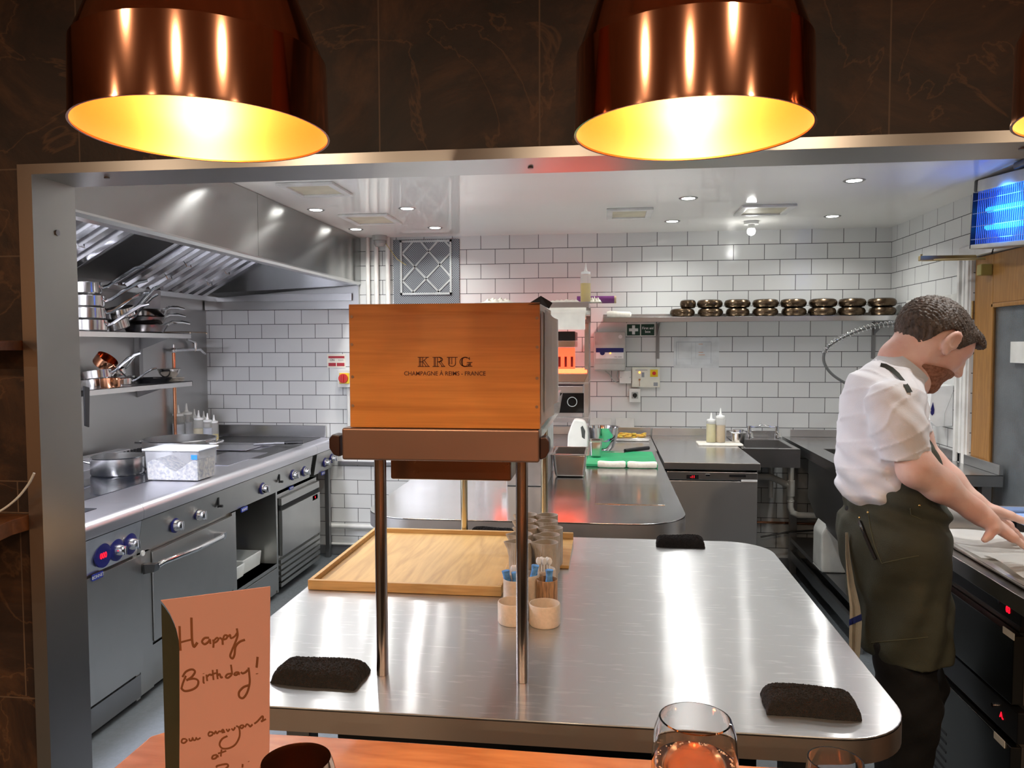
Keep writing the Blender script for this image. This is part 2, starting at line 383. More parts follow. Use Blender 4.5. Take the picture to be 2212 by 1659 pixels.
ob('reeded_pane', MB().box(dX+.018, dX+.026, DY0+.12, gy1-.002, .352, gz1-.002), RG, dr)
ob('hinge', MB().cyl((dX-.006, DY1+.004, AX(2105, 650, dX).z), (dX-.006, DY1+.004, AX(2105, 690, dX).z), .008), BRASS, dr)
p = AX(2212, 775, dX); ob('notice_card', MB().box(dX-.004, dX-.001, 3.2+.13, AX(2185, 740, dX).y, p.z-.02, AX(2190, 738, dX).z), LWHITE, dr)
struct('wall_corridor', MB().box(XR+.9, XR+1.0, 2.6, 5, 0, CEIL).box(XR+.1, XR+1.0, 2.5, 2.6, 0, CEIL).box(XR+.1, XR+1.0, 5, 5.1, 0, CEIL), mat('corridor_paint', '#9aa0a6', .6))
light('AREA', 'corridor_fill', (XR+.5, 3.6, 2.2), 14, (.8, .9, 1.0), .3)  # added cool light behind the glass, stands in for a window beyond
# door closer
p0, p1 = AX(2116, 572, 1.83), AX(2183, 600, 1.83)
dc = thing('door_closer', (1.83, (p0.y+p1.y)/2, p1.z), 'brass coloured door closer on the top rail of the wooden door', 'door closer')
ob('closer_body', MB().box(1.815, dX-.001, p1.y+.25, p0.y, p0.z-.055, p0.z, .006), mat('closer_paint', '#9c8f50', .4), dc)
a0, a1, a2 = AX(2020, 550, 1.62), AX(2140, 548, 1.80), AX(2130, 556, 1.83)
bz = DZ+.035
ob('closer_arm', MB().tube([(1.845, 4.05, bz-.06), (1.60, 4.18, bz-.05), (1.60, 4.19, bz-.02)], .006).box(1.58, 1.85, 4.15, 4.18, bz-.055, bz-.03, .003), BRASS, dc)
# skirting + pipes along the back wall
struct('baseboard_back', MB().box(XL, XR, YB-.02, YB, 0, .07, .006), mat('grey_coved_skirting', '#6e7174', .6))
# steel cladding on the range wall
struct('trim_3', MB().box(XL, XL+.012, YI+.01, YB, .8, 1.97), STEELV)

# ------------------------------------------------------------------ recessed downlights and their light
COOL = (1.0, .985, .95)
LAMPW = 4.6
EMI = mat('lamp_face', '#ffffff', .5, emit=14, ecol='#fffdf6', var=0)
dl = thing('recessed_downlight', (0, 0, CEIL), '', 'ceiling light', 'recessed kitchen downlights')
def ring(r0, r1, z0, z1): return MB().lathe([(r0, z0), (r1, z0), (r1, z1), (r0, z1), (r0, z0)], (0, 0, CEIL), 32)
o = ob('trim_ring', MB().lathe([(.034, -.001), (.045, -.004), (.05, -.0005), (.034, -.0005)], (0, 0, CEIL), 32), STEELD, dl)
o = ob('lamp_face', MB().lathe([(0, -.0022), (.0345, -.0022), (.0345, -.0008), (0, -.0008)], (0, 0, CEIL), 28), EMI, dl)
DL = [(-1.63, 4.22, 'recessed downlight nearest to the extraction hood, in the front row'), (-1.11, 4.25, 'recessed downlight of the left group, front row, farther from the hood'),
      (-1.64, 4.95, 'recessed downlight nearest to the extraction hood, in the back row'), (-1.11, 4.96, 'recessed downlight above the mesh vent grille, back row'),
      (.425, 4.16, 'recessed downlight before the middle ceiling hatch'), (.405, 4.91, 'recessed downlight close behind the middle ceiling hatch'),
      (1.153, 3.82, 'recessed downlight nearest to the steel lintel on the right'), (1.344, 4.855, 'recessed downlight near the right back corner')]
for i, (x, y, lb) in enumerate(DL):
    c = dl if i == 0 else dup(dl)
    c.location = (x, y, CEIL); c['label'] = lb
for x, y in [(a, b) for a, b, _ in DL] + [(-1.63, 3.4), (-1.11, 3.4), (-1.1, 2.5), (-.5, 3.3), (.42, 3.3), (1.15, 2.9), (1.2, 2.2)]:
    light('AREA', 'downlight_beam', (x, y, CEIL-.006), LAMPW, COOL, .07, spread=math.radians(142))
# small surface spot
p = AZ(1623, 478, CEIL)
sl = thing('surface_spotlight', (p.x, p.y, CEIL), 'small bright bulb on a stubby ceiling mount above the pan shelf', 'ceiling light')
ob('mount', MB().cyl((p.x, p.y, CEIL), (p.x, p.y, CEIL-.02), .045).cyl((p.x, p.y, CEIL-.02), (p.x, p.y, CEIL-.045), .02), LWHITE, sl)
ob('bulb', MB().sphere((p.x, p.y, CEIL-.062), .026), EMI, sl)
light('POINT', 'spot_beam', (p.x, p.y, CEIL-.11), 1.0, COOL, .03)
# ceiling hatches / vents
VM = mat('yellowed_hatch_panel', '#cfc9ae', .5)
def hatch(lb, pts, i):
    q = [AZ(x, y, CEIL) for x, y in pts]; xs = sorted(v.x for v in q); ys = sorted(v.y for v in q)
    x0, x1, y0, y1 = (xs[0]+xs[1])/2, (xs[2]+xs[3])/2, (ys[0]+ys[1])/2, (ys[2]+ys[3])/2
    t = thing('ceiling_vent', ((x0+x1)/2, (y0+y1)/2, CEIL), lb, 'ceiling vent', 'square vents in the kitchen ceiling')
    f = MB(); w = .035
    for a in ((x0, x1, y0, y0+w), (x0, x1, y1-w, y1), (x0, x0+w, y0+w, y1-w), (x1-w, x1, y0+w, y1-w)): f.box(*a, CEIL-.014, CEIL-.0005, .003)
    ob('frame', f, CAS, t); ob('panel', MB().box(x0+w, x1-w, y0+w, y1-w, CEIL-.006, CEIL-.0006), VM, t)
hatch('square ceiling vent nearest to the lintel, beside the hood', [(597, 393), (725, 393), (762, 420), (640, 420)], 0)
hatch('square ceiling vent between the left pair of downlights', [(730, 462), (838, 461), (868, 480), (770, 484)], 1)
hatch('flat beige ceiling vent above the first aid sign', [(1312, 450), (1413, 448), (1403, 468), (1308, 470)], 2)
hatch('square ceiling vent between the two right downlights', [(1598, 443), (1718, 440), (1700, 460), (1590, 463)], 3)
# ================================================================== EXTRACTION HOOD
HX = -1.745; HZ = 1.975; GX, GZ = -2.80, 1.895           # front lip, gutter at the wall
hd = thing('extraction_hood', (-2.3, 3.6, HZ), 'big stainless extraction hood hanging over the cooking range', 'extractor hood')
ys, ye = YI+.01, YB-.004
seam = AX(557, 480, HX).y
ob('front_panel', MB().box(HX-.01, HX, ys, seam-.0015, HZ, CEIL-.002).box(HX-.01, HX, seam+.0015, ye, HZ, CEIL-.002), HOOD, hd)
lip = MB().prism([(HX, HZ), (HX-.01, HZ), (HX-.055, HZ-.012), (HX-.055, HZ-.022), (HX-.01, HZ-.02), (HX, HZ-.008)], 'y', ys, ye)
ob('front_gutter', lip, STEEL, hd)
g = MB().prism([(GX-.135, GZ-.05), (GX-.01, GZ-.05), (GX+.005, GZ-.02), (GX, GZ), (GX-.02, GZ-.03), (GX-.135, GZ-.03)], 'y', ys, ye-.05)
g.box(GX-.135, HX-.055, ye-.05, ye-.038, GZ-.05, GZ-.0)                            # end rim of the hood
ob('wall_gutter', g, STEEL, hd)
# sloping end plate + skirt on the back wall
fy = AX(445, 630, GX).y; TX, TZ = -2.38, 2.13                                       # filter bank: foot (GX,GZ), head (TX,TZ)
e = MB().add([(GX, fy+.012, GZ), (HX-.012, ye-.05, HZ-.022), (TX, fy+.012, TZ), (HX-.02, fy+.012, HZ+.004)], [(0, 1, 2), (2, 1, 3)])
e.add([(GX, fy+.012, GZ), (GX-.1, ye-.05, GZ-.03), (HX-.012, ye-.05, HZ-.022)], [(0, 1, 2)])
bmesh.ops.solidify(e.bm, geom=e.bm.faces[:], thickness=.002)
ob('end_plate', e, HOOD, hd)
ob('wall_skirt', MB().box(XL+.02, HX-.01, YB-.03, YB-.002, 1.787, CEIL-.002), STEELV, hd)
ob('hood_roof', MB().box(XL+.02, HX-.01, ys, ye-.031, CEIL-.012, CEIL-.002), STEELD, hd)
# black sheet added above the filters so that the cavity reads dark
ob('cavity_shade_sheet', MB().box(TX-.2, HX-.02, ys, ye-.06, TZ+.10, TZ+.115), BLACKM, hd)
nfil = 0
dv = Vector((TX-GX, 0, TZ-GZ)); Ld = dv.length; dn = dv.normalized(); nn = Vector((-dn.z, 0, dn.x))
fil = hd
y = 2.2; unit = .5
FILM = mat('grease_filter_steel', (.82, .82, .85), .16, 1, .03)
def baffle(mb, yc, w, lift):
    prof = [(-w/2, 0), (-w/2*.7, lift), (w/2*.7, lift), (w/2, 0), (w/2*.8, -.004), (-w/2*.8, -.004)]
    t = bmesh.new(); A = []; B = []
    for dy, dz in prof:
        q = Vector((GX, yc+dy, GZ)) - nn*dz; A.append(t.verts.new(q+dn*.01)); B.append(t.verts.new(q+dn*(Ld-.01)))
    t.faces.new(A); t.faces.new(B[::-1])
    for i in range(6): j = (i+1) % 6; t.faces.new((A[i], B[i], B[j], A[j]))
    bmesh.ops.recalc_face_normals(t, faces=t.faces); mb.merge(t)
blank = (AX(318, 640, GX).y, AX(392, 640, GX).y)
units = []
yy = fy-.02
while yy > 2.0:
    y1_, y0_ = yy, yy-.47
    units.append((y0_, y1_)); yy = y0_-.012
for i, (a, b) in enumerate(units):
    m_ = MB()
    isb = i == 2
    if isb:
        t0 = Vector((GX, 0, GZ)); m_.add([(GX, a, GZ), (GX, b, GZ), (TX, b, TZ), (TX, a, TZ)], [(0, 1, 2, 3)])
        bmesh.ops.solidify(m_.bm, geom=m_.bm.faces[:], thickness=.003)
        for yc in (a+.02, b-.02): baffle(m_, yc, .03, .014)
    else:
        n = 4
        for k in range(n): baffle(m_, a+(b-a)*(k+.5)/n, (b-a)/n*.66, .034)
        baffle(m_, a+.006, .012, .02); baffle(m_, b-.006, .012, .02)
    u = ob('blank_panel' if isb else 'grease_filter', m_, FILM if not isb else STEELD, hd)
    if not isb:
        for s_ in (.35, .65):
            q = Vector((GX, (a+b)/2, GZ)) + dn*(Ld*s_) - nn*.036; hb = MB()
            hb.tube([q+Vector((0, -.03, 0)), q+Vector((.006, -.025, -.016)), q+Vector((.006, .025, -.016)), q+Vector((0, .03, 0))], .003, 6)
            ob('wire_grip', hb, CHROME, u)
# black sheet behind the filters, the channel's shade put into its colour
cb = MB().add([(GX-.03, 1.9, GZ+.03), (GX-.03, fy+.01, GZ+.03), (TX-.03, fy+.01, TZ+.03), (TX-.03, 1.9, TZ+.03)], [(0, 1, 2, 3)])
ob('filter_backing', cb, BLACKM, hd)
ob('upper_ledge', MB().prism([(TX-.02, TZ), (HX-.05, HZ), (HX-.05, HZ+.012), (TX-.02, TZ+.012)], 'y', ys, fy+.015), HOOD, hd)
p = AX(660, 614, -2.0); 

# ================================================================== WALL SHELVES ABOVE THE RANGE
def wshelf(name, z, y0, y1, lb, depth=.33, th=.03):
    t = thing(name, (XL+.1, (y0+y1)/2, z), lb, 'shelf')
    s = MB().box(XL+.013, XL+.013+depth, y0, y1, z-.003, z).box(XL+.013+depth-.003, XL+.013+depth, y0, y1, z-th, z)
    s.box(XL+.013, XL+.013+depth, y0, y0+.003, z-th, z).box(XL+.013, XL+.013+depth, y1-.003, y1, z-th, z)
    ob('shelf_board', s, STEEL, t); return t
z1 = AX(250, 716, -2.6).z; z2 = AX(300, 833, -2.6).z; ysn = AX(412, 715, -2.6).y
U1 = wshelf('steel_wall_shelf', z1, 2.3, ysn, 'upper steel wall shelf loaded with bright saucepans')
U2 = wshelf('steel_wall_shelf', z2, 2.3, ysn, 'lower steel wall shelf with copper bits and small pans')
by = AX(300, 770, XL+.03).y
for t in (U1, U2): pass
ob('shelf_upright', MB().box(XL+.013, XL+.045, by-.02, by+.02, z2-.02, z1-.004).prism([(XL+.045, z1-.005), (XL+.3, z1-.005), (XL+.045, z1-.1)], 'y', by-.003, by+.003), STEELD, U1)
ob('shelf_upright', MB().prism([(XL+.014, z2-.005), (XL+.3, z2-.005), (XL+.014, z2-.1)], 'y', by-.003, by+.003), STEELD, U2)

# ---- saucepans
def saucepan(r=.09, h=.062, L=.21, m=PAN):
    t = thing('saucepan', (0, 0, 0), '', 'saucepan', None)
    w = .0025
    ob('pan_body', MB().lathe([(0, .001), (r*.93, 0), (r, .008), (r, h-.002), (r+.004, h), (r-w, h), (r-w, .01), (r*.9, .004), (0, .004)], seg=36), m, t)
    hz = h*.72
    pts = [(r-.002, 0, hz-.01), (r+.03, 0, hz), (r+.09, 0, hz+.045), (r+L*.8, 0, hz+.095), (r+L, 0, hz+.105)]
    ob('handle', MB().tube(pts, [.010, .009, .0095, .0105, .008], 8).sphere((r, 0, hz-.008), .012, (.5, 1.4, .8), 10), CHROME, t)
    return t
def sp_put(proto, n, lb, loc, rot, grp, first=False):
    c = proto if first else dup(proto)
    c.location = loc; c.rotation_euler = rot; c['label'] = lb; c['group'] = grp
    return c
SP = saucepan(); G1 = 'saucepans on the upper range shelf'
def onshelf(px, py, X, z): q = AX(px, py, X); return (X, q.y, z)
sp_put(SP, 0, 'shiny saucepan under the stack, nearest to the steel post, handle pointing inward', onshelf(192, 700, -2.74, z1+.0005), (0, 0, .35), G1, True)
sp_put(SP, 1, 'second saucepan up in the stack beside the post, its handle over the lip', onshelf(188, 690, -2.74, z1+.064), (0, 0, .62), G1)
sp_put(SP, 2, 'saucepan nested near the top of the stack, handle raised toward the filters', onshelf(186, 660, -2.74, z1+.128), (0, -.0, .45), G1)
sp_put(SP, 3, 'topmost saucepan of the stack with handle rising over the gutter', onshelf(180, 640, -2.74, z1+.194), (0, -.03, .5), G1)
c = sp_put(SP, 4, 'saucepan lying tilted behind the stack with its long handle aimed up and right', onshelf(250, 700, -2.78, z1+.02), (.15, -.28, .75), G1); c.scale = (.9, .9, .9)
c = sp_put(SP, 5, 'saucepan farther along the shelf whose pale handle points at the clear tub', onshelf(262, 700, -2.70, z1+.085), (.1, -.25, 1.0), G1); c.scale = (.85, .85, .85)
def fryingpan(r=.125, L=.24):
    t = thing('frying_pan', (0, 0, 0), '', 'frying pan', None)
    ob('pan_body', MB().lathe([(0, .0), (r*.72, 0), (r*.84, .008), (r, .045), (r+.003, .047), (r-.003, .044), (r*.82, .011), (0, .003)], seg=40), PAN, t)
    ob('handle', MB().tube([(r-.004, 0, .036), (r+.04, 0, .052), (r+.09, 0, .07), (r+L*.7, 0, .074), (r+L, 0, .066)], [.011, .010, .010, .011, .008], 8), CHROME, t)
    return t
FP = fryingpan(); G2 = 'frying pans at the end of the upper range shelf'
for i, (px, dz, rz, lb) in enumerate([(300, .001, 1.35, 'bottom frying pan of the pile at the far end of the upper shelf'), (297, .048, 1.42, 'middle frying pan of the pile, its handle lying on the one below'), (303, .095, 1.48, 'top frying pan of the pile at the far end of the upper shelf')]):
    c = FP if i == 0 else dup(FP)
    q = AX(px+12, 700, -2.76); c.location = (-2.755, q.y, z1+dz); c.rotation_euler = (0, 0, rz); c['label'] = lb; c['group'] = G2
q = AX(375, 712, -2.72)
rk = thing('cooling_rack', (-2.74, q.y, z1), 'flat wire rack under the frying pan handles', 'rack')
rm = MB()
for k in range(12): rm.tube([(-2.88, q.y+.02+k*.018, z1+.012), (-2.62, q.y+.02+k*.018, z1+.012)], .0018, 6)
for k in range(2): rm.tube([(-2.88+.26*k, q.y+.01, z1+.008), (-2.88+.26*k, q.y+.23, z1+.008)], .003, 6)
for k in range(4): rm.cyl((-2.88+.26*(k % 2), q.y+.02+.2*(k//2), z1), (-2.88+.26*(k % 2), q.y+.02+.2*(k//2), z1+.008), .004, seg=8)
ob('wires', rm, mat('tarnished_wire', (.42, .34, .26), .4, 1), rk)
# clear tub hanging at the gutter
q = AX(315, 648, GX-.05)
tb = thing('plastic_tub', (GX-.03, q.y, q.z), 'small clear plastic tub hooked under the hood gutter', 'tub')
ob('tub_body', MB().prism([(GX-.085, q.z-.055), (GX+.005, q.z-.055), (GX+.012, q.z+.06), (GX-.092, q.z+.06)], 'y', q.y-.07, q.y+.07, .008), CLEAR, tb)
ob('hanger', MB().tube([(GX-.04, q.y, q.z+.05), (GX-.04, q.y, GZ-.048)], .003, 6), CHROME, tb)
# ---- lower shelf things
G3 = 'small pans on the lower range shelf'
for i, (px, X, dz, rz, sc, lb) in enumerate([(262, -2.75, .001, .5, .62, 'little steel saucepan near the middle of the lower range shelf'), (212, -2.66, .05, .3, .75, 'pan lying on others at the near end of the lower range shelf'), (205, -2.80, .001, 1.0, .8, 'steel saucepan at the back of the near end of the lower shelf'), (252, -2.82, .05, 1.1, .6, 'small saucepan with thin raised handle by the shelf upright')]):
    c = dup(SP); c.location = onshelf(px, 820, X, z2+dz); c.rotation_euler = (0, -.1*i, rz); c.scale = (sc,)*3; c['label'] = lb; c['group'] = G3
def coppot(px, X, r, h, lb, tilt=0, dz=.001):
    q = AX(px, 815, X); t = thing('copper_pan', (X, q.y, z2+dz), lb, 'copper pan', 'copper pans on the lower range shelf')
    ob('pan_body', MB().lathe([(0, .0), (r*.95, 0), (r, .006), (r, h), (r-.003, h), (r-.003, .006), (0, .003)], (X, q.y, z2+dz), 30), COPPER, t)
    ob('handle', MB().tube([(X+r, q.y, z2+dz+h*.8), (X+r+.05, q.y-.02, z2+dz+h), (X+r+.12, q.y-.05, z2+dz+h+.01)], .005, 8), CHROME, t)
    t.rotation_euler = (0, tilt, 0); return t
coppot(238, -2.64, .05, .05, 'small round copper pan at the shelf edge, lowest of the heap')
coppot(222, -2.82, .06, .055, 'copper pan tipped up on its side on top of the heap', .7, .112)
q = AX(365, 812, -2.7)
bw = MB().lathe([(0, 0), (.035, 0), (.055, .02), (.068, .052), (.073, .055), (.064, .052), (.05, .018), (0, .004)], (-2.70, q.y, z2+.026), 30)
ob('steel_bowl', bw, PAN, None, 'small flared steel bowl standing on the plates by the copper pipe', 'bowl')
for k, (px, X, lb) in enumerate([(330, -2.72, 'shallow black frying pan lying flat in the middle of the lower shelf'),]):
    q = AX(px, 822, X); fp = thing('black_frying_pan', (X, q.y, z2), lb, 'frying pan')
    ob('pan_body', MB().lathe([(0, 0), (.085, 0), (.11, .03), (.106, .03), (.082, .005), (0, .004)], (X, q.y, z2+.001), 30), BLACKP, fp)
    ob('handle', MB().tube([(X+.0, q.y-.105, z2+.028), (X+.01, q.y-.2, z2+.045), (X+.02, q.y-.27, z2+.045)], .008, 8), BLACKP, fp)
q0 = AX(365, 820, -2.70)
for k in range(3):
    ob('small_plate', MB().lathe([(0, 0), (.06, 0), (.09, .007), (.09, .009), (.06, .003), (0, .003)], (-2.70, q0.y, z2+.001+k*.0082), 32), mat('stoneware_plate', '#cfc6b8', .4), None,
       ['lowest', 'middle', 'uppermost'][k]+' beige plate of the three under the little steel bowl', 'plate', 'beige plates on the lower range shelf')
# black utensil hanging near post
q = AX(190, 850, -2.58)
ob('black_spatula', MB().prism([(q.y-.03, q.z-.16), (q.y+.0, q.z-.17), (q.y+.012, q.z+.03), (q.y-.03, q.z+.04)], 'x', -2.585, -2.577, .002), BLACKP, None, 'black flat utensil hanging from the lower shelf edge beside the post', 'utensil')
# pot filler tap
q = AX(375, 757, XL+.05); qe = AX(437, 755, XL+.05)
pf = thing('pot_filler_tap', (XL+.05, q.y, q.z), 'wall tap with copper riser and swinging arm over the range', 'tap')
ob('riser', MB().cyl((XL+.05, q.y, .92), (XL+.05, q.y, q.z), .011, seg=14), COPPER, pf)
ob('swing_arm', MB().cyl((XL+.05, q.y, q.z), (XL+.05, qe.y-.1, q.z+.005), .011, seg=12).sphere((XL+.05, q.y, q.z), .02).cyl((XL+.05, q.y, q.z), (XL+.05, q.y, q.z+.04), .008), CHROME, pf)
ob('spout', MB().tube([(XL+.05, qe.y-.1, q.z+.05), (XL+.05, qe.y-.1, q.z), (XL+.06, qe.y-.05, q.z+.005), (XL+.07, qe.y, q.z-.03)], [.016, .014, .011, .01], 10), CHROME, pf)
ob('lever', MB().tube([(XL+.05, qe.y-.1, q.z+.05), (XL+.05, qe.y-.13, q.z+.06), (XL+.05, qe.y-.2, q.z+.075)], [.012, .006, .009], 8), CHROME, pf)

# ================================================================== COOKING RANGE
TZ_ = .86; NX = -1.93; BX = -1.965
RSTEEL = mat('range_top_steel', (.74, .74, .78), .34, 1, .015, 3)
FSTEEL = mat('range_front_steel', (.47, .47, .45), .33, 1, .025, 3.5, aniso=.5, tan=(0, 0, 1))
def nose(y0, y1):
    R = .034; pts = [(-2.86, TZ_), (NX-R, TZ_)]
    for k in range(1, 8): a = math.pi/2*k/7; pts.append((NX-R+R*math.sin(a), TZ_-R+R*math.cos(a)))
    pts += [(NX-.004, TZ_-.066), (NX-.03, TZ_-.068), (-2.86, TZ_-.05)]
    return MB().prism(pts, 'y', y0, y1)
def panel(y0, y1): return MB().prism([(NX-.03, TZ_-.069), (NX-.012, TZ_-.072), (BX-.002, TZ_-.215), (BX-.03, TZ_-.215)], 'y', y0, y1)
def ppt(px, py):                                            # point on the sloping control panel
    q = AX(px, py, -1.952); return q
def knob(par, px, py, disc=.036, big=.025, ang=0, dm=BLUEP):
    q = ppt(px, py); X = -1.951+ (q.z-.708)*.16
    k = ob('knob_bezel', MB().lathe([(0, -.004), (disc, -.004), (disc, .003), (disc*.8, .005), (0, .005)], (X, q.y, q.z), 28, Matrix.Rotation(math.pi/2, 4, 'Y')), dm, par)
    kn = MB().lathe([(0, 0), (big, 0), (big*1.04, .008), (big*.8, .03), (big*.55, .034), (0, .034)], (X+.003, q.y, q.z), 24, Matrix.Rotation(math.pi/2, 4, 'Y'))
    kn.box(X+.03, X+.042, q.y-.005, q.y+.005, q.z-big*.8, q.z+big*.8, .002)
    ob('knob', kn, CHROME, k)
def badge(par, px, py, w=.07, h=.022, s='BONNET'):
    q = AX(px, py, BX); X = -1.958
    b = ob('maker_badge', MB().box(X-.004, X+.003, q.y-w/2, q.y+w/2, q.z-h/2, q.z+h/2, .001), mat('badge_blue', '#2b3a9c', .35), par)
    text('lettering', s, (X+.0032, q.y, q.z), h*.75, LWHITE, b, ux=(0, 1, 0), uy=(0, 0, 1), depth=.0003, sx=1)
ya, yb, yc_, yd, ye_ = 2.25, AX(320, 1075, NX).y, AX(683, 966, NX).y, 4.99, 5.335
yb = AX(312, 1105, NX).y; yc_ = AX(683, 966, NX-.01).y
# --- unit A, nearest
ra = thing('induction_cooker', (-2.4, (ya+yb)/2, 0), 'nearest cooker of the range with glass hob, red digits and three blue dials', 'cooker')
ob('worktop', nose(ya, yb-.002), RSTEEL, ra)
ob('control_panel', panel(ya, yb-.002), mat('panel_bright_steel', (.7, .7, .72), .3, 1), ra)
ob('cabinet', MB().box(-2.86, BX-.02, ya, yb-.03, .10, TZ_-.07).box(-2.86, BX-.004, yb-.03, yb-.002, .02, TZ_-.216), FSTEEL, ra)
yg = AX(308, 1400, BX).y
dA = ob('door', MB().box(BX-.018, BX+.004, ya, yg, AX(210, 1545, BX).z+.05, TZ_-.225, .003), FSTEEL, ra)
ob('plinth', MB().box(BX-.03, BX, ya, yb-.002, .03, AX(210, 1545, BX).z+.04), STEELD, ra)
q = ppt(222, 1200)
kb = ob('display_bezel', MB().lathe([(0, -.004), (.047, -.004), (.047, .004), (0, .004)], (-1.952, q.y, q.z), 32, Matrix.Rotation(math.pi/2, 4, 'Y')), BLUEP, ra)
text('red_digits', '000', (-1.9465, q.y-.003, q.z), .03, LED, kb, ux=(0, 1, 0), depth=.0003, sx=.9, bold=.0008)
knob(ra, 252, 1188, .044, .022); knob(ra, 281, 1175, .044, .024)
q = ppt(308, 1195); ob('indicator', MB().cyl((-1.955, q.y, q.z), (-1.948, q.y, q.z), .012), LWHITE, ra)
badge(ra, 207, 1244, .06, .024)
ob('glass_hob', MB().box(-2.62, -2.06, ya+.05, yb-.12, TZ_-.001, TZ_+.003, .001), mat('dark_hob_glass', '#1c1f25', .06), ra)
fl = MB().box(-2.86, -2.78, ya, yb-.05, TZ_, TZ_+.055, .004)
ob('flue_upstand', fl, RSTEEL, ra)
# --- unit B oven with open cupboard and hot plates
rb = thing('cooking_range', (-2.4, (yb+yc_)/2, 0), 'long cooking range with solid top, oven door with bar handle and open cupboard', 'cooker')
ob('worktop', nose(yb, yc_-.002), RSTEEL, rb)
ob('control_panel', panel(yb, yc_-.06), FSTEEL, rb)
yo0, yo1 = AX(330, 1300, BX).y, AX(503, 1200, BX).y
yu0, yu1 = AX(512, 1200, BX).y, AX(598, 1150, BX).y
zo1 = TZ_-.222; zs = AX(520, 1270, BX).z
cbx = MB().box(-2.86, BX-.02, yb, yo1+.03, .10, TZ_-.07).box(BX-.022, BX-.002, yb, yo0-.004, .03, zo1)
cbx.box(BX-.022, BX-.002, yo1+.003, yu0-.002, .03, zo1)                              # stile between oven and cupboard
cbx.box(-2.86, BX-.003, yu0, yu1, zs-.02, zs).box(-2.86, -2.84, yu0, yu1, zs, TZ_-.07)   # shelf + back of the cupboard
cbx.box(-2.86, BX-.003, yu1, yu1+.02, .03, TZ_-.07)
ob('cabinet', cbx, FSTEEL, rb)
ob('cupboard_lining', MB().box(-2.83, -2.82, yu0+.001, yu1-.001, zs+.001, TZ_-.075).box(-2.8, BX-.02, yu0+.001, yu0+.004, zs+.001, TZ_-.075), STEELD, rb)
zob = AX(340, 1480, BX).z
od = ob('oven_door', MB().box(BX-.018, BX+.006, yo0, yo1, .23, zo1-.012, .004), FSTEEL, rb)
h0, h1 = AX(350, 1222, BX+.07), AX(488, 1158, BX+.07)
ob('door_handle', MB().tube([(BX+.05, h0.y, h0.z), (BX+.06, h0.y+.03, h0.z+.008), (BX+.065, (h0.y+h1.y)/2, (h0.z+h1.z)/2+.0), (BX+.06, h1.y-.03, h1.z+.0), (BX+.05, h1.y, h1.z)], .013, 12), CHROME, od)
ob('handle_bracket', MB().prism([(BX+.004, h0.z-.03), (BX+.055, h0.z-.018), (BX+.06, h0.z+.014), (BX+.004, h0.z+.012)], 'y', h0.y-.035, h0.y+.0), mat('cast_handle_end', (.2, .2, .2), .3, 1), od)
ob('handle_bracket', MB().prism([(BX+.004, h1.z-.03), (BX+.055, h1.z-.018), (BX+.06, h1.z+.014), (BX+.004, h1.z+.012)], 'y', h1.y, h1.y+.03), CHROME, od)
ob('plinth', MB().box(BX-.04, BX-.01, yb, yu1+.02, .03, .21), FSTEEL, rb)
ob('drawer_front', MB().box(BX-.018, BX, yu0, yu1, .05, zs-.025, .003), FSTEEL, rb)
for px, py in ((378, 1135), (428, 1113), (567, 1055), (632, 1026), (657, 1018)): knob(rb, px, py, .034 if px != 428 else .024, .026)
for px, py in ((470, 1088), (602, 1036)):
    q = ppt(px, py); ob('pilot_lever', MB().box(-1.952, -1.944, q.y-.006, q.y+.006, q.z-.02, q.z+.032, .002).cyl((-1.95, q.y, q.z-.012), (-1.925, q.y, q.z-.012), .007), BLACKP, rb)
badge(rb, 525, 1100); badge(rb, 627, 1054, .06, .018)
# top fittings
def topbox(name, par, pts, th, m, inset=0):
    q = [AZ(x, y, TZ_) for x, y in pts]; xs = sorted(v.x for v in q); ys_ = sorted(v.y for v in q)
    return ob(name, MB().box((xs[0]+xs[1])/2, (xs[2]+xs[3])/2, (ys_[0]+ys_[1])/2, (ys_[2]+ys_[3])/2, TZ_-.004, TZ_+th, .0015), m, par)
topbox('solid_hot_plate', rb, [(455, 976), (571, 980), (500, 1006), (440, 1006)], .004, mat('hot_plate_steel', (.5, .5, .56), .22, 1))
topbox('solid_hot_plate', rb, [(470, 958), (600, 962), (560, 972), (455, 972)], .004, mat('hot_plate_steel', (.5, .5, .56), .22, 1))
ob('glass_hob', MB().box(-2.74, -2.225, yb+.03, 3.90, TZ_-.001, TZ_+.003, .001), MATS['dark_hob_glass'], rb)
ob('flat_burner', MB().box(-2.74, -2.02, 4.28, yc_-.04, TZ_-.002, TZ_+.003, .001), mat('dark_burner_iron', (.13, .13, .13), .4, 1), rb)
sl_ = MB(); zf = TZ_
sl_.box(-2.86, -2.78, yb+.002, 4.2, zf, zf+.06, .004)
ob('flue_upstand', sl_, RSTEEL, rb)
sm = MB(); yv = AX(222, 975, -2.78).y
for k in range(15): sm.box(-2.787, -2.776, max(yv, yb+.01)+k*.036, max(yv, yb+.01)+k*.036+.018, zf+.008, zf+.052)
ob('flue_slot', sm, BLACKM, rb)
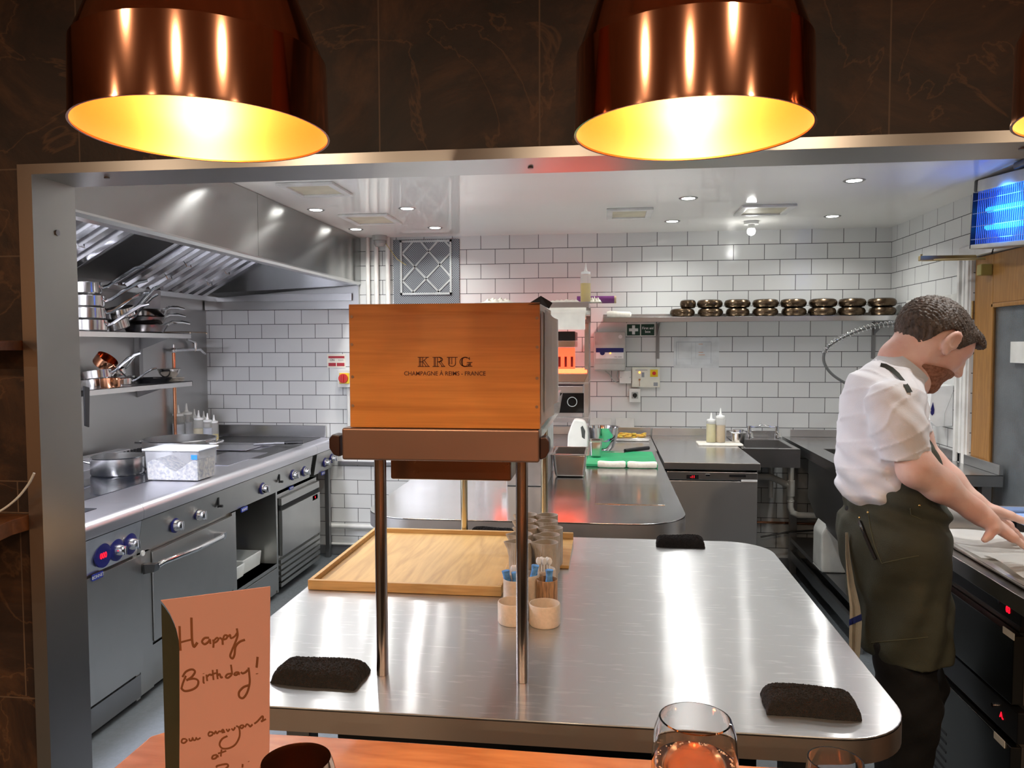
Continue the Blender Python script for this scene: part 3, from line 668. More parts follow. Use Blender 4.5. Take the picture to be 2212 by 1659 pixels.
# --- refrigerated unit below, display at top right
rc = thing('undercounter_fridge', (-2.4, (yu1+yd)/2, 0), 'low fridge with louvred base and red digit under the far end of the range', 'fridge')
yf0, yf1 = yu1+.03, AX(690, 1100, BX).y
cb = MB().box(-2.8, BX-.02, yf0, yf1, .08, zo1-.02)
for cx in (-2.7, -2.05):
    for cyy in (yf0+.06, yf1-.06): cb.cyl((cx, cyy, 0), (cx, cyy, .08), .018, seg=12)
ob('cabinet', cb, FSTEEL, rc)
ob('top_rail', MB().box(BX-.018, BX+.002, yf0+.04, yf1, zo1-.09, zo1-.045, .002), FSTEEL, rc)
df = ob('door', MB().box(BX-.018, BX+.006, yf0+.04, yf1, .235, zo1-.12, .004), FSTEEL, rc)
ob('grip_recess', MB().box(BX-.016, BX-.004, yf0+.04, yf1, zo1-.12, zo1-.088), BLACKM, rc)
lv = MB()
for k in range(5): lv.box(BX-.018, BX+.002, yf0+.02, yf1, .05+k*.036, .05+k*.036+.024, .002)
ob('louvres', lv, FSTEEL, rc)
q = AX(679, 1074, BX); dd = ob('display', MB().box(BX, BX+.006, q.y-.045, q.y+.045, q.z-.016, q.z+.016), BLACKP, rc)
text('red_digits', '2', (BX+.0065, q.y, q.z), .02, LED, dd, ux=(0, 1, 0), depth=.0003, bold=.0006)
# --- end unit on a leg frame
re_ = thing('end_burner_unit', (-2.4, (yc_+ye_)/2, 0), 'last section of the range on an open leg frame beside the tiled wall', 'cooker')
ob('worktop', nose(yc_, ye_), RSTEEL, re_)
ob('control_panel', panel(yc_+.02, ye_), FSTEEL, re_)
for px, py in ((702, 999), (716, 990)): knob(re_, px, py, .034, .024)
badge(re_, 696, 1022, .06, .022)
lg = MB().box(BX-.035, BX-.005, ye_-.07, ye_-.03, .0, TZ_-.217, .002).box(-2.8, -2.76, ye_-.07, ye_-.03, .0, TZ_-.06, .002)
ob('leg', MB().box(BX-.035, BX-.005, ye_-.07, ye_-.03, 0, TZ_-.217, .002), STEELD, re_); ob('leg', MB().box(-2.8, -2.76, ye_-.07, ye_-.03, 0, TZ_-.06, .002), STEELD, re_)
ob('hot_plate', MB().box(-2.78, -2.04, yc_+.03, ye_-.03, TZ_-.002, TZ_+.004, .001), mat('dark_burner_iron', (.13, .13, .13), .4, 1), re_)
# upstand at the back wall
q0, q1 = AY(465, 917, 5.335), AY(703, 950, 5.335)
ob('splashback', MB().box(-2.86, q1.x, ye_+.002, ye_+.016, TZ_+.001, q0.z, .002).box(-2.86, q1.x, ye_-.012, ye_+.016, q0.z-.003, q0.z, .001), STEEL, re_)
# ---- things on the range
def cont(q): return q
PB = mat('pot_steel', (.68, .68, .67), .24, 1, .05, 6)
q = AZ(255, 1040, TZ_); R_ = .082
yy0 = AZ(255, 1024, TZ_).y; c0 = Vector((AY(255, 1000, yy0).x, yy0, TZ_+.0045))
R_ = abs(AY(305, 1000, c0.y).x-AY(205, 1000, c0.y).x)/2
def pot(name, lb, c, R, h, cat, handles):
    t = thing(name, tuple(c), lb, cat)
    ob('pot_body', MB().lathe([(0, 0), (R*.96, 0), (R, .008), (R, h-.006), (R+.005, h), (R-.003, h), (R-.004, .01), (0, .006)], c, 44), PB, t)
    for a in handles:
        u = Vector((math.cos(a), math.sin(a), 0)); v = Vector((-u.y, u.x, 0)); z = Vector((0, 0, h*.86)); cc = Vector(c)
        if name == 'stock_pot': pts = [cc+u*R-v*.055+z, cc+u*(R+.035)-v*.045+z, cc+u*(R+.042)+z, cc+u*(R+.035)+v*.045+z, cc+u*R+v*.055+z]
        else: pts = [cc+u*R+z*.7, cc+u*(R+.05)+z*.9, cc+u*(R+.17)+z]
        ob('handle', MB().tube(pts, .006, 8), CHROME, t)
    return t
pot('saucepan', 'low saucepan on the glass hob, nearest to the steel post', c0, R_, .092, 'saucepan', [math.pi+.35])
c1 = Vector((-2.36, 4.0, TZ_+.001)); R1 = abs(AY(457, 950, c1.y).x-AY(318, 950, c1.y).x)/2
c1 = Vector((AY(388, 950, c1.y).x, c1.y, TZ_+.001))
pot('stock_pot', 'wide stock pot with two loop handles behind the rice tub', c1, R1, .152, 'pot', [.1, math.pi+.1])
# rice tub
q = AZ(372, 1040, TZ_); w_ = .145
tY = q.y+.09
x0, x1 = AY(316, 1030, q.y).x, AY(428, 1030, q.y).x
tb = thing('food_tub', ((x0+x1)/2, tY, TZ_), 'cloudy plastic tub of rice with a blue tape label on the range', 'tub')
def frust(x0, x1, y0, y1, z0, z1, fl, bev=.015):
    t = bmesh.new(); vs = []
    for z, f in ((z0, 0), (z1, fl)):
        for a, b in ((x0-f, y0-f), (x1+f, y0-f), (x1+f, y1+f), (x0-f, y1+f)): vs.append(t.verts.new((a, b, z)))
    for f in ((3, 2, 1, 0), (4, 5, 6, 7), (0, 1, 5, 4), (1, 2, 6, 5), (2, 3, 7, 6), (3, 0, 4, 7)): t.faces.new([vs[i] for i in f])
    if bev: bmesh.ops.bevel(t, geom=[e for e in t.edges], offset=bev, segments=3, profile=.5, affect='EDGES')
    return MB().merge(t)
hT = .155
ob('tub_body', frust(x0, x1, q.y, q.y+.17, TZ_+.002, TZ_+hT, .007), mat('milky_tub', '#f4f6fa', .22, trans=.82, ior=1.05), tb)
ob('rim', MB().box(x0-.013, x1+.013, q.y-.013, q.y+.183, TZ_+hT-.004, TZ_+hT+.004, .003), mat('milky_rim', '#dfe6f0', .3), tb)
rice = MB(); rn = random.Random(3)
ny = 14; vs = []
for i in range(ny+1):
    for j in range(9):
        X_ = x0+.006+(x1-x0-.012)*i/ny; Y_ = q.y+.006+.158*j/8
        vs.append((X_, Y_, TZ_+.075+.028*math.sin(i*.55+.5)+.006*rn.random()))
fs = [(a*9+b, a*9+b+1, (a+1)*9+b+1, (a+1)*9+b) for a in range(ny) for b in range(8)]
nb = len(vs); vs += [(v[0], v[1], TZ_+.006) for v in vs]
for a in range(ny): fs += [(a*9, (a+1)*9, nb+(a+1)*9, nb+a*9), (a*9+8, nb+a*9+8, nb+(a+1)*9+8, (a+1)*9+8)]
for b in range(8): fs += [(b, nb+b, nb+b+1, b+1), (ny*9+b, ny*9+b+1, nb+ny*9+b+1, nb+ny*9+b)]
o = ob('rice', (vs, fs), mat('rice_mix', '#d9d3c6', .9, 0, .2, 60, bump=.6, bscale=160, col2='#8a9096'), tb, kind='stuff')
ob('tape_label', MB().box(x1-.03, x1+.001, q.y-.008, q.y-.0065, TZ_+hT-.045, TZ_+hT-.022), mat('blue_tape', '#1a6fd0', .5), tb)
# squeeze bottles
def bottle_proto(fillc, fh, H_=.2, r=.031, name='squeeze_bottle'):
    t = thing(name, (0, 0, 0), '', 'squeeze bottle')
    ob('bottle_body', MB().lathe([(0, 0), (r*.95, 0), (r, .006), (r, H_*.66), (r*.9, H_*.7), (r*.82, H_*.71), (0, H_*.71)], seg=24), BOTTLE, t)
    ob('nozzle_cap', MB().lathe([(0, H_*.712), (r*.9, H_*.712), (r*.9, H_*.77), (r*.35, H_*.79), (r*.22, H_*.85), (r*.1, H_), (0, H_)], seg=20), mat('cap_plastic', '#eceeea', .35), t)
    if fillc: ob('contents', MB().lathe([(0, .003), (r*.9, .003), (r*.93, H_*fh), (0, H_*fh)], seg=20), mat('sauce_'+fillc.strip('#'), fillc, .4), t)
    return t
SBW = bottle_proto('#dfe3ec', .5); SBY = bottle_proto('#e8d24a', .3); SBC = bottle_proto('#dccf9c', .45); SBB = bottle_proto('#ccd7ee', .5)
G4 = 'squeeze bottles on the range'
for i, (pr, px, py, Y_, sc, lb) in enumerate([(SBW, 386, 949, 4.90, 1.30, 'tall white squeeze bottle at the left end of the bottles on the range'), (SBW, 404, 945, 4.98, 1.32, 'tall white squeeze bottle just behind the leftmost on the range'),
      (SBY, 421, 947, 5.05, 1.1, 'squeeze bottle with bright yellow at the bottom, in the range group'), (SBC, 430, 948, 4.90, 1.12, 'squeeze bottle of cream sauce in the middle of the range group'),
      (SBW, 441, 942, 5.12, 1.0, 'small white squeeze bottle half hidden behind the cream one'), (SBB, 449, 950, 4.92, 1.02, 'squeeze bottle with a blue mark beside the cream one'), (SBY, 463, 951, 4.95, .95, 'rightmost squeeze bottle of the range group, yellow foot and blue tape')]):
    q = AY(px, py, Y_); c = dup(pr); c.location = (q.x, Y_, TZ_+.0045); c.scale = (sc,)*3; c['label'] = lb; c['group'] = G4
for k_ in (SBW, SBY, SBC, SBB): kill(k_)
# hood lamps, hidden high under the near end of the hood
for y_ in (2.0, 2.65): light('AREA', 'hood_lamp', (-2.1, y_, 2.0), 44, (.87, .87, 1.0), .25)
# flat lids / trays
q = AZ(590, 964, TZ_)
tg = thing('tongs', (q.x, q.y, TZ_+.004), 'steel tongs with black grips lying on the far part of the range', 'tongs')
ob('tong_arms', MB().tube([(q.x-.12, q.y-.03, TZ_+.014), (q.x+.02, q.y-.01, TZ_+.02), (q.x+.1, q.y, TZ_+.022)], .007, 8).tube([(q.x-.12, q.y+.01, TZ_+.014), (q.x+.02, q.y+.02, TZ_+.02), (q.x+.1, q.y+.01, TZ_+.022)], .007, 8), CHROME, tg)
ob('grip', MB().tube([(q.x+.08, q.y, TZ_+.024), (q.x+.2, q.y+.02, TZ_+.026)], .011, 8), BLACKP, tg)
q = AZ(510, 970, TZ_)
ob('baking_tray', MB().box(-2.58, -2.24, q.y-.12, q.y+.12, TZ_+.005, TZ_+.012, .003), mat('pale_tray', (.7, .7, .76), .25, 1), None, 'flat pale metal tray lying behind the hot plate', 'tray')
# cupboard contents
TP = mat('white_tray_plastic', '#dfe4e2', .35)
def opentray(name, x0, x1, y0, y1, z0, h, m, lb, cat, grp=None, fl=.008):
    mb = MB(); w = .004
    t = frust(x0, x1, y0, y1, z0, z0+h, fl, .006); top = [f for f in t.bm.faces if f.normal.z > .9]
    mb = t; mb.bm.normal_update(); top = [f for f in mb.bm.faces if f.normal.z > .99]
    r = bmesh.ops.inset_region(mb.bm, faces=top, thickness=w+.002); bmesh.ops.translate(mb.bm, verts=list({v for f in top for v in f.verts}), vec=(0, 0, -h+.006))
    return ob(name, mb, m, None, lb, cat, grp)
y_ = AX(540, 1245, BX).y
opentray('food_tray', -2.42, -2.05, yu0+.01, yu0+.24, zs+.001, .075, TP, 'white plastic tray at the front of the open cupboard', 'tray', 'white trays in the range cupboard')
opentray('food_tray', -2.40, -2.06, yu0+.25, yu1-.03, zs+.001, .085, TP, 'white plastic tray farther right in the cupboard, holding a blue handled thing', 'tray', 'white trays in the range cupboard')
ob('blue_strap', MB().tube([(-2.3, yu0+.30, zs+.02), (-2.28, yu0+.33, zs+.10), (-2.25, yu0+.42, zs+.115), (-2.2, yu1-.09, zs+.09), (-2.2, yu1-.07, zs+.02)], .012, 8), BLUEP, None, 'navy blue loop lying in the right white tray', 'strap')
ob('small_tub', MB().lathe([(0, 0), (.04, 0), (.046, .07), (.049, .072), (.043, .07), (.038, .005), (0, .004)], (-2.55, yu0+.09, zs+.001), 24), TP, None, 'small white round tub at the back of the open cupboard', 'tub')

# ================================================================== BACK WALL, LEFT PART
q0, q1 = AY(848, 518, 5.34), AY(992, 655, 5.34)
vg = thing('mesh_vent_grille', ((q0.x+q1.x)/2, 5.34, q1.z), 'square grey mesh vent grille with a lattice frame on the back wall', 'vent grille')
MESH = mat('vent_mesh', '#8f9492', .5, .6, .02)
n_, l_ = nodes(MESH); wv = n_.new('ShaderNodeTexChecker'); wv.inputs['Scale'].default_value = 130; wv.inputs['Color1'].default_value = lin('#90959a'); wv.inputs['Color2'].default_value = lin('#4a4e50'); tcg = n_.new('ShaderNodeTexCoord'); l_.new(tcg.outputs['Object'], wv.inputs[0]); l_.new(wv.outputs[0], n_['Principled BSDF'].inputs['Base Color'])
ob('mesh_panel', MB().box(q0.x, q1.x, 5.35, YB-.001, q1.z-.05, q0.z, .002), MESH, vg)
a, b = AY(864, 520, 5.345), AY(976, 636, 5.345); la = MB(); w = .014
LM = mat('lattice_metal', '#b4b8b6', .4, .5)
la.box(a.x, b.x, 5.340, 5.350, a.z-w, a.z).box(a.x, b.x, 5.340, 5.350, b.z, b.z+w).box(a.x, a.x+w, 5.340, 5.350, b.z, a.z).box(b.x-w, b.x, 5.340, 5.350, b.z, a.z)
WW, HH = b.x-a.x, a.z-b.z
def bar(u0, v0, u1, v1):
    p0 = Vector((a.x+u0*WW, 5.343, b.z+v0*HH)); p1 = Vector((a.x+u1*WW, 5.343, b.z+v1*HH)); d = (p1-p0).normalized(); nn_ = Vector((d.z, 0, -d.x))*.006
    la.add([tuple(p0+nn_), tuple(p1+nn_), tuple(p1-nn_), tuple(p0-nn_)]+[tuple(v+Vector((0, .006, 0))) for v in (p0+nn_, p1+nn_, p1-nn_, p0-nn_)], [(0, 1, 2, 3), (4, 7, 6, 5), (0, 4, 5, 1), (3, 2, 6, 7)])
for u0, v0, u1, v1 in [(.0, .72, .28, 1), (0, .22, .75, 1), (.2, 0, 1, .78), (.68, 0, 1, .3), (0, .8, .8, 0), (.0, .3, .3, 0), (.38, 1, 1, .3), (.85, 1, 1, .84), (.0, .8, .1, .9)][:8]: bar(u0, v0, u1, v1)
ob('lattice', la, LM, vg)
for i, (px, wd_, lb) in enumerate([(795, .02, 'thin white pipe against the hood on the back wall'), (813, .022, 'middle white pipe running down from the ceiling sensor'), (838, .022, 'white pipe beside the mesh vent grille')]):
    q = AY(px, 600, YB-.03); ob('wall_pipe', MB().cyl((q.x, YB-.03, .93 if i == 2 else 1.2), (q.x, YB-.03, CEIL-.001), wd_*.75, seg=14), LWHITE, None, lb, 'pipe', 'white pipes on the back wall')
q = AY(821, 508, 5.27)
cs_ = thing('ceiling_sensor', (q.x, 5.27, CEIL), 'round grey sensor under the ceiling with loose wires', 'sensor')
ob('sensor_base', MB().cyl((q.x, 5.26, CEIL-.0005), (q.x, 5.26, CEIL-.035), .05), GREY, cs_)
ob('sensor_dome', MB().lathe([(.04, 0), (.042, -.02), (.03, -.04), (0, -.042)], (q.x, 5.26, CEIL-.036), 24), mat('smoky_dome', '#9a9c99', .2), cs_)
ob('wire', MB().tube([(q.x+.03, 5.27, CEIL-.04), (q.x+.07, 5.29, CEIL-.10), (q.x+.11, 5.31, CEIL-.16), (q.x+.17, 5.325, CEIL-.20)], .003, 6), mat('wire_sheath', '#b9a96a', .5), cs_)
q0, q1 = AY(706, 765, 5.36), AY(746, 794, 5.36)
rs = thing('warning_sign', ((q0.x+q1.x)/2, YB-.004, q1.z), 'small white and red notice on the tiles left of the wooden box', 'sign')
ob('sign_plate', MB().box(q0.x, q1.x, YB-.004, YB-.0005, q1.z, q0.z), mat('sign_ivory', '#e6e2d2', .5), rs)
W_, H__ = q1.x-q0.x, q0.z-q1.z
rp = MB().box(q0.x+.01, q1.x-.008, YB-.0052, YB-.004, q0.z-.03, q0.z-.014).box(q0.x+.01, q0.x+W_*.48, YB-.0052, YB-.004, q1.z+.01, q1.z+.034).box(q0.x+W_*.53, q1.x-.008, YB-.0052, YB-.004, q1.z+.01, q1.z+.034)
ob('red_fields', rp, mat('sign_red', '#a8202c', .5), rs)
text('handwriting', 'ON', (q0.x+W_*.28, YB-.0045, q1.z+H__*.55), .022, BLACKP, rs, depth=.0002); text('handwriting', '15.2.21', (q0.x+W_*.75, YB-.0045, q1.z+H__*.55), .014, BLACKP, rs, depth=.0002)
q = AY(745, 817, 5.33)
isw = thing('isolator_switch', (q.x, 5.33, q.z-.06), 'red rotary isolator switch on a yellow plate at the left edge of the wooden box', 'switch')
ob('housing', MB().box(q.x-.05, q.x+.05, 5.31, YB-.001, q.z-.065, q.z+.06, .005), LWHITE, isw)
ob('yellow_plate', MB().box(q.x-.033, q.x+.042, 5.303, 5.310, q.z-.038, q.z+.038, .003), YELLOW, isw)
ob('red_dial', MB().cyl((q.x, 5.303, q.z), (q.x, 5.285, q.z), .033, seg=28).box(q.x-.007, q.x+.007, 5.272, 5.285, q.z-.028, q.z+.028, .003), RED, isw)
ob('conduit', MB().cyl((q.x+.02, 5.345, q.z-.066), (q.x+.02, 5.345, .93), .012, seg=12), LWHITE, isw)
# low pipes and trunking behind the range leg
ob('heating_pipe', MB().cyl((-1.98, 5.33, AY(760, 1137, 5.33).z), (-1.1, 5.33, AY(760, 1137, 5.33).z), .018, seg=14), LWHITE, None, 'upper white pipe low on the back wall behind the tray corner', 'pipe', 'low white pipes')
ob('heating_pipe', MB().cyl((-1.98, 5.34, AY(720, 1174, 5.34).z), (-1.1, 5.34, AY(720, 1174, 5.34).z), .01, seg=14), LWHITE, None, 'thin lower white pipe just above the floor behind the range', 'pipe', 'low white pipes')
q = AY(770, 1000, 5.35); ob('steel_rail', MB().box(-1.93, q.x+.5, 5.345, YB-.001, q.z-.016, q.z+.012, .002), STEEL, None, 'horizontal steel rail on the tiles under the left end of the brown fascia', 'rail')
# ================================================================== PASS ISLAND (near)
IZ = .90
def rounded(x0, x1, y0, y1, rs, n=10):
    """outline, corner radii order: front-left, front-right, back-right, back-left"""
    P = []
    for (cx, cy, r, a0) in ((x0+rs[0], y0+rs[0], rs[0], math.pi), (x1-rs[1], y0+rs[1], rs[1], 1.5*math.pi), (x1-rs[2], y1-rs[2], rs[2], 0), (x0+rs[3], y1-rs[3], rs[3], .5*math.pi)):
        if r < .002: P.append((cx, cy)); continue
        for k in range(n+1): a = a0+math.pi/2*k/n; P.append((cx+r*math.cos(a), cy+r*math.sin(a)))
    return P
IX0, IX1, IY0, IY1 = -.765, .50, 1.238, 2.47
RI = (.13, .13, .13, .13)
isl = thing('pass_island', ((IX0+IX1)/2, (IY0+IY1)/2, 0), 'large stainless island table with rounded corners in the pass, foreground', 'table')
top = MB().prism(rounded(IX0, IX1, IY0, IY1, RI), 'z', IZ-.004, IZ, .0018)
ISTOP = mat('island_top_steel', (.60, .605, .61), .20, 1, .03, 3, aniso=.97, tan=(0, 1, 0), bump=.30, bscale=8)
# brushed sheet: sharp streaky lobe mixed with a broad soft one, fine cross scratches
n_, l_ = nodes(ISTOP); b_ = n_['Principled BSDF']; out_ = n_['Material Output']
b2_ = n_.new('ShaderNodeBsdfPrincipled'); b2_.inputs['Metallic'].default_value = 1; b2_.inputs['Roughness'].default_value = .48; b2_.inputs['Base Color'].default_value = (.56, .57, .58, 1)
sc_ = n_.new('ShaderNodeTexNoise'); sc_.inputs['Scale'].default_value = 16; sc_.inputs['Detail'].default_value = 4; mp_ = n_.new('ShaderNodeMapping'); mp_.inputs['Scale'].default_value = (1, 7, 1); mp_.inputs['Rotation'].default_value = (0, 0, .15)
tc_ = n_.new('ShaderNodeTexCoord'); l_.new(tc_.outputs['Object'], mp_.inputs[0]); l_.new(mp_.outputs[0], sc_.inputs['Vector'])
mr_ = n_.new('ShaderNodeMapRange'); mr_.inputs['From Min'].default_value = .60; mr_.inputs['From Max'].default_value = .70; mr_.inputs['To Min'].default_value = .45; mr_.inputs['To Max'].default_value = .58; l_.new(sc_.outputs['Fac'], mr_.inputs['Value'])
ms_ = n_.new('ShaderNodeMixShader'); l_.new(mr_.outputs[0], ms_.inputs[0]); l_.new(b_.outputs[0], ms_.inputs[1]); l_.new(b2_.outputs[0], ms_.inputs[2]); l_.new(ms_.outputs[0], out_.inputs['Surface'])
ob('table_top', top, ISTOP, isl)
ISAP = mat('apron_brown_reflection', (.66, .54, .46), .36, 1, .03, 3, aniso=.6, tan=(0, 0, 1))  # brown reflected from bar and dining room is mixed into the steel colour
ap = rounded(IX0, IX1, IY0, IY1, RI, 12); apz = AY(1000, 1580, IY0).z
am = MB(); n = len(ap)
inn = rounded(IX0+.012, IX1-.012, IY0+.012, IY1-.012, (.12,)*4, 12)
vs = [(x, y, z) for z in (IZ-.0045, .857) for x, y in ap]+[(x, y, .857) for x, y in inn]+[(x, y, IZ-.0045) for x, y in inn]
fs = []
for i in range(n):
    j = (i+1) % n; fs += [(i, n+i, n+j, j), (n+i, 2*n+i, 2*n+j, n+j), (2*n+i, 3*n+i, 3*n+j, 2*n+j)]
am.add(vs, fs); ob('apron', am, ISAP, isl)
ob('under_frame', MB().box(IX0+.12, IX1-.12, IY0+.22, IY1-.12, .80, .895), STEELD, isl)
for x in (IX0+.14, IX1-.14):
    for y in (IY0+.26, IY1-.16): ob('leg', MB().box(x-.025, x+.025, y-.025, y+.025, .0, .80, .003), STEELD, isl)
ob('under_shelf', MB().box(IX0+.165, IX1-.165, IY0+.22, IY1-.12, .26, .28), STEELD, isl)
ob('base_cupboard', MB().box(IX0+.20, IX1-.2, IY0+.3, IY1-.2, .281, .79, .004), mat('dark_fridge_front', (.05, .05, .05), .4, 1), isl)

# ------------------------------------------------------------------ gantry over the island
POLEM = mat('gantry_pole_bronze', (.36, .31, .28), .2, 1, .02, 4, rvar=.03, aniso=.5, tan=(0, 0, 1))
FY = 1.345
gt, gb = 1.372, 1.312
gn = thing('heated_gantry', (-.3, 1.9, IZ), 'heated pass gantry on four round posts with a metal front reflecting brown', 'food gantry')
GX0, GX1 = AY(738, 950, FY).x, AY(1165, 950, FY).x
GB_ = mat('fascia_brown_reflection', (.27, .17, .13), .36, .8, .02, 4)  # brown reflection of the dining room put into the metal colour
ob('fascia', MB().box(GX0, GX1, FY, FY+.05, AY(900, 996, FY).z, AY(900, 926, FY).z, .004, 3), GB_, gn)
p0, p1 = AY(1125, 1480, 1.37), AY(819, 1468, 1.37)
for x, y in ((-.152, 1.385), (-.418, 1.385), (-.458, 2.447), (-.196, 2.447)):
    ob('post', MB().cyl((x, y, IZ+.0005), (x, y, gb-.001), .0112, seg=28), POLEM if y < 2 else mat('gantry_pole_brass', (.62, .55, .38), .2, 1), gn)
ob('deck', MB().box(-.475, -.150, FY+.051, 2.52, gb+.004, gt-.004, .003), mat('gantry_deck_steel', (.62, .60, .59), .16, 1, .02), gn)
ob('top_shelf', MB().box(-.478, -.147, FY+.051, 2.53, gt-.0035, gt), STEEL, gn)
gg = MB().add([(-.132, FY+.06, gt-.005), (-.140, 2.50, gt-.006), (-.150, 2.5, gb-.008), (-.150, FY+.06, gb-.01)], [(0, 1, 2, 3)])
bmesh.ops.solidify(gg.bm, geom=gg.bm.faces[:], thickness=.003)
ob('side_screen', gg, mat('polished_side_screen', (.80, .80, .80), .08, 1), gn)
q0, q1 = AY(843, 1000, 1.47), AY(1104, 1040, 1.47)
ob('lamp_housing', MB().box(q0.x, q1.x, 1.47, 2.35, q1.z, gb+.003, .004), BRONZEM, gn)
for sx, pa, pb in ((-1, 716, 740), (1, 1166, 1188)):
    xa, xb = AY(pa, 960, FY+.02).x, AY(pb, 960, FY+.02).x; zc = AY(727, 958, FY).z
    k = MB().prism([(xa if sx < 0 else xb, zc+.008), ((xa if sx < 0 else xb), zc-.01), (xa+.006*(-sx) if 0 else (xa+.008 if sx < 0 else xb-.006), zc-.022), (xb-.001 if sx < 0 else xa+.001, zc-.026), (xb-.001 if sx < 0 else xa+.001, zc+.014), (xa+.006 if sx < 0 else xb-.006, zc+.016)], 'y', FY+.006, FY+.04, .003)
    ob('side_knob', k, mat('dark_knob', '#2a1610', .35), gn)

# ------------------------------------------------------------------ wooden champagne box
BOXW = wood_mat('varnished_pine', '#b97c3a', '#8c5420', (1, 6, 34), .38, 1.5, 2.2, coat=.15, contrast=.55)
BY = FY+.004
x0, x1, zb, zt = AY(755, 800, BY).x, AY(1166.5, 800, BY).x, gt+.0006, AY(900, 656, BY).z
bx = thing('champagne_box', ((x0+x1)/2, BY+.13, gt), 'varnished wooden wine crate branded KRUG standing on the gantry', 'wooden box')
DP = .27
ob('front_board', MB().box(x0, x1, BY, BY+.012, zb, zt, .001), BOXW, bx)
sd = MB().box(x0, x0+.012, BY+.0125, BY+DP, zb, zt-.002, .001); ob('side_board', sd, BOXW, bx)
ob('side_board', MB().box(x1-.012, x1, BY+.0125, BY+DP, zb, zt-.002, .001), BOXW, bx)
ob('back_board', MB().box(x0+.0125, x1-.0125, BY+DP-.012, BY+DP, zb, zt-.002, .001), BOXW, bx)
ob('base_board', MB().box(x0+.0125, x1-.0125, BY+.0125, BY+DP-.0125, zb, zb+.01), BOXW, bx)
nl = MB()
for px, py in ((759.5, 684), (760, 744), (761.5, 814), (762, 876), (1160, 687), (1160.5, 750), (1160, 817), (1159.5, 879)):
    q = AY(px, py, BY); ob('nail_head', MB().cyl((q.x, BY+.0002, q.z), (q.x, BY-.0008, q.z), .0028, seg=12), mat('dull_nail', (.25, .17, .12), .45, .8), bx)
BURN = mat('branded_wood', '#4a1c08', .7)
q = AY(961, 782, BY); wk_ = (AY(1020, 782, BY).x-AY(902, 782, BY).x)
def serif(s):  # outlined serif capitals drawn as ribbons
    pass
# KRUG: serif capitals with split stems, built from strokes
def strokes(par, name, lines, m, w, conv, rise=.0005, closed=False):
    mb = MB()
    for ln in lines:
        P = [conv(u, v) for u, v in ln]
        for a, b in zip(P, P[1:]):
            a, b = Vector(a), Vector(b); d = (b-a)
            if d.length < 1e-6: continue
            d.normalize(); nn_ = Vector((d.z, 0, -d.x))*w/2; e = d*w*.35
            q_ = [a-e+nn_, b+e+nn_, b+e-nn_, a-e-nn_]
            o_ = Vector((0, -rise, 0)); mb.add([tuple(v+o_) for v in q_]+[tuple(v) for v in q_], [(0, 1, 2, 3), (0, 4, 5, 1), (1, 5, 6, 2), (2, 6, 7, 3), (3, 7, 4, 0)])
    return ob(name, mb, m, par, smooth=False)
def cv(u, v): p_ = AY(u, v, BY); return (p_.x, BY-.0001, p_.z)
def arc(cx, cy, rx, ry, a0, a1, n=12): return [(cx+rx*math.cos(math.radians(a0+(a1-a0)*k/n)), cy-ry*math.sin(math.radians(a0+(a1-a0)*k/n))) for k in range(n+1)]
T, B = 772, 791.5
K = [[(903, T), (916, T)], [(903, B), (916, B)], [(906, T), (906, B)], [(908.5, T), (908.5, B)], [(913, T), (913, B)], [(906, 781.5), (913, 781.5)],
     [(918, T), (926, T)], [(923, T), (913, 781)], [(913, 781), (921, B)], [(917, 779), (926, B)], [(918, B), (928, B)]]
R = [[(935, T), (950, T)], [(935, B), (948, B)], [(938, T), (938, B)], [(940.5, T), (940.5, B)], [(945, T), (945, B)], arc(949, 776.5, 7, 4.6, 90, -90, 8), arc(949, 776.5, 4, 4.4, 90, -90, 6), [(945, 781.5), (950, 781.5)], [(948, 781.5), (956, B)], [(952, 781), (960, B)], [(953, B), (961, B)]]
Uu = [[(966, T), (979, T)], [(969, T), (969, 785)], [(971.5, T), (971.5, 786)], [(976, T), (976, 786)], arc(976.5, 785, 7.5, 6.5, 180, 360, 10), [(984, T), (984, 785)], [(980, T), (988, T)]]
Gg = [arc(1005, 781.7, 11.5, 10, 40, 320, 18), arc(1005, 781.7, 8.2, 9.6, 60, 300, 14), [(999, 774), (999, 790)], [(1014, 772), (1014, 777)], [(1013.5, 783), (1013.5, 791)], [(1016.5, 783), (1016.5, 791)], [(1009, 783), (1020, 783)], [(1009, 791), (1020, 791)], [(1009, 787), (1016, 787)]]
lt = strokes(bx, 'branding', K+R+Uu+Gg, BURN, .0013, cv)
# lighter line of capitals beneath, from the built-in face with drawn serifs
q0, q1 = AY(873, 807, BY), AY(1049, 807, BY)
tt = text('branding', 'CHAMPAGNE À REIMS - FRANCE', ((q0.x+q1.x)/2, BY-.0003, q0.z), .0105, BURN, bx, depth=.0003, bold=.00012)
co = np.array([v.co[:] for v in tt.data.vertices]); wdt = co[:, 0].max()-co[:, 0].min(); cxm = (co[:, 0].max()+co[:, 0].min())/2
for v in tt.data.vertices: v.co.x = (v.co.x-cxm)*(q1.x-q0.x)/wdt+cxm
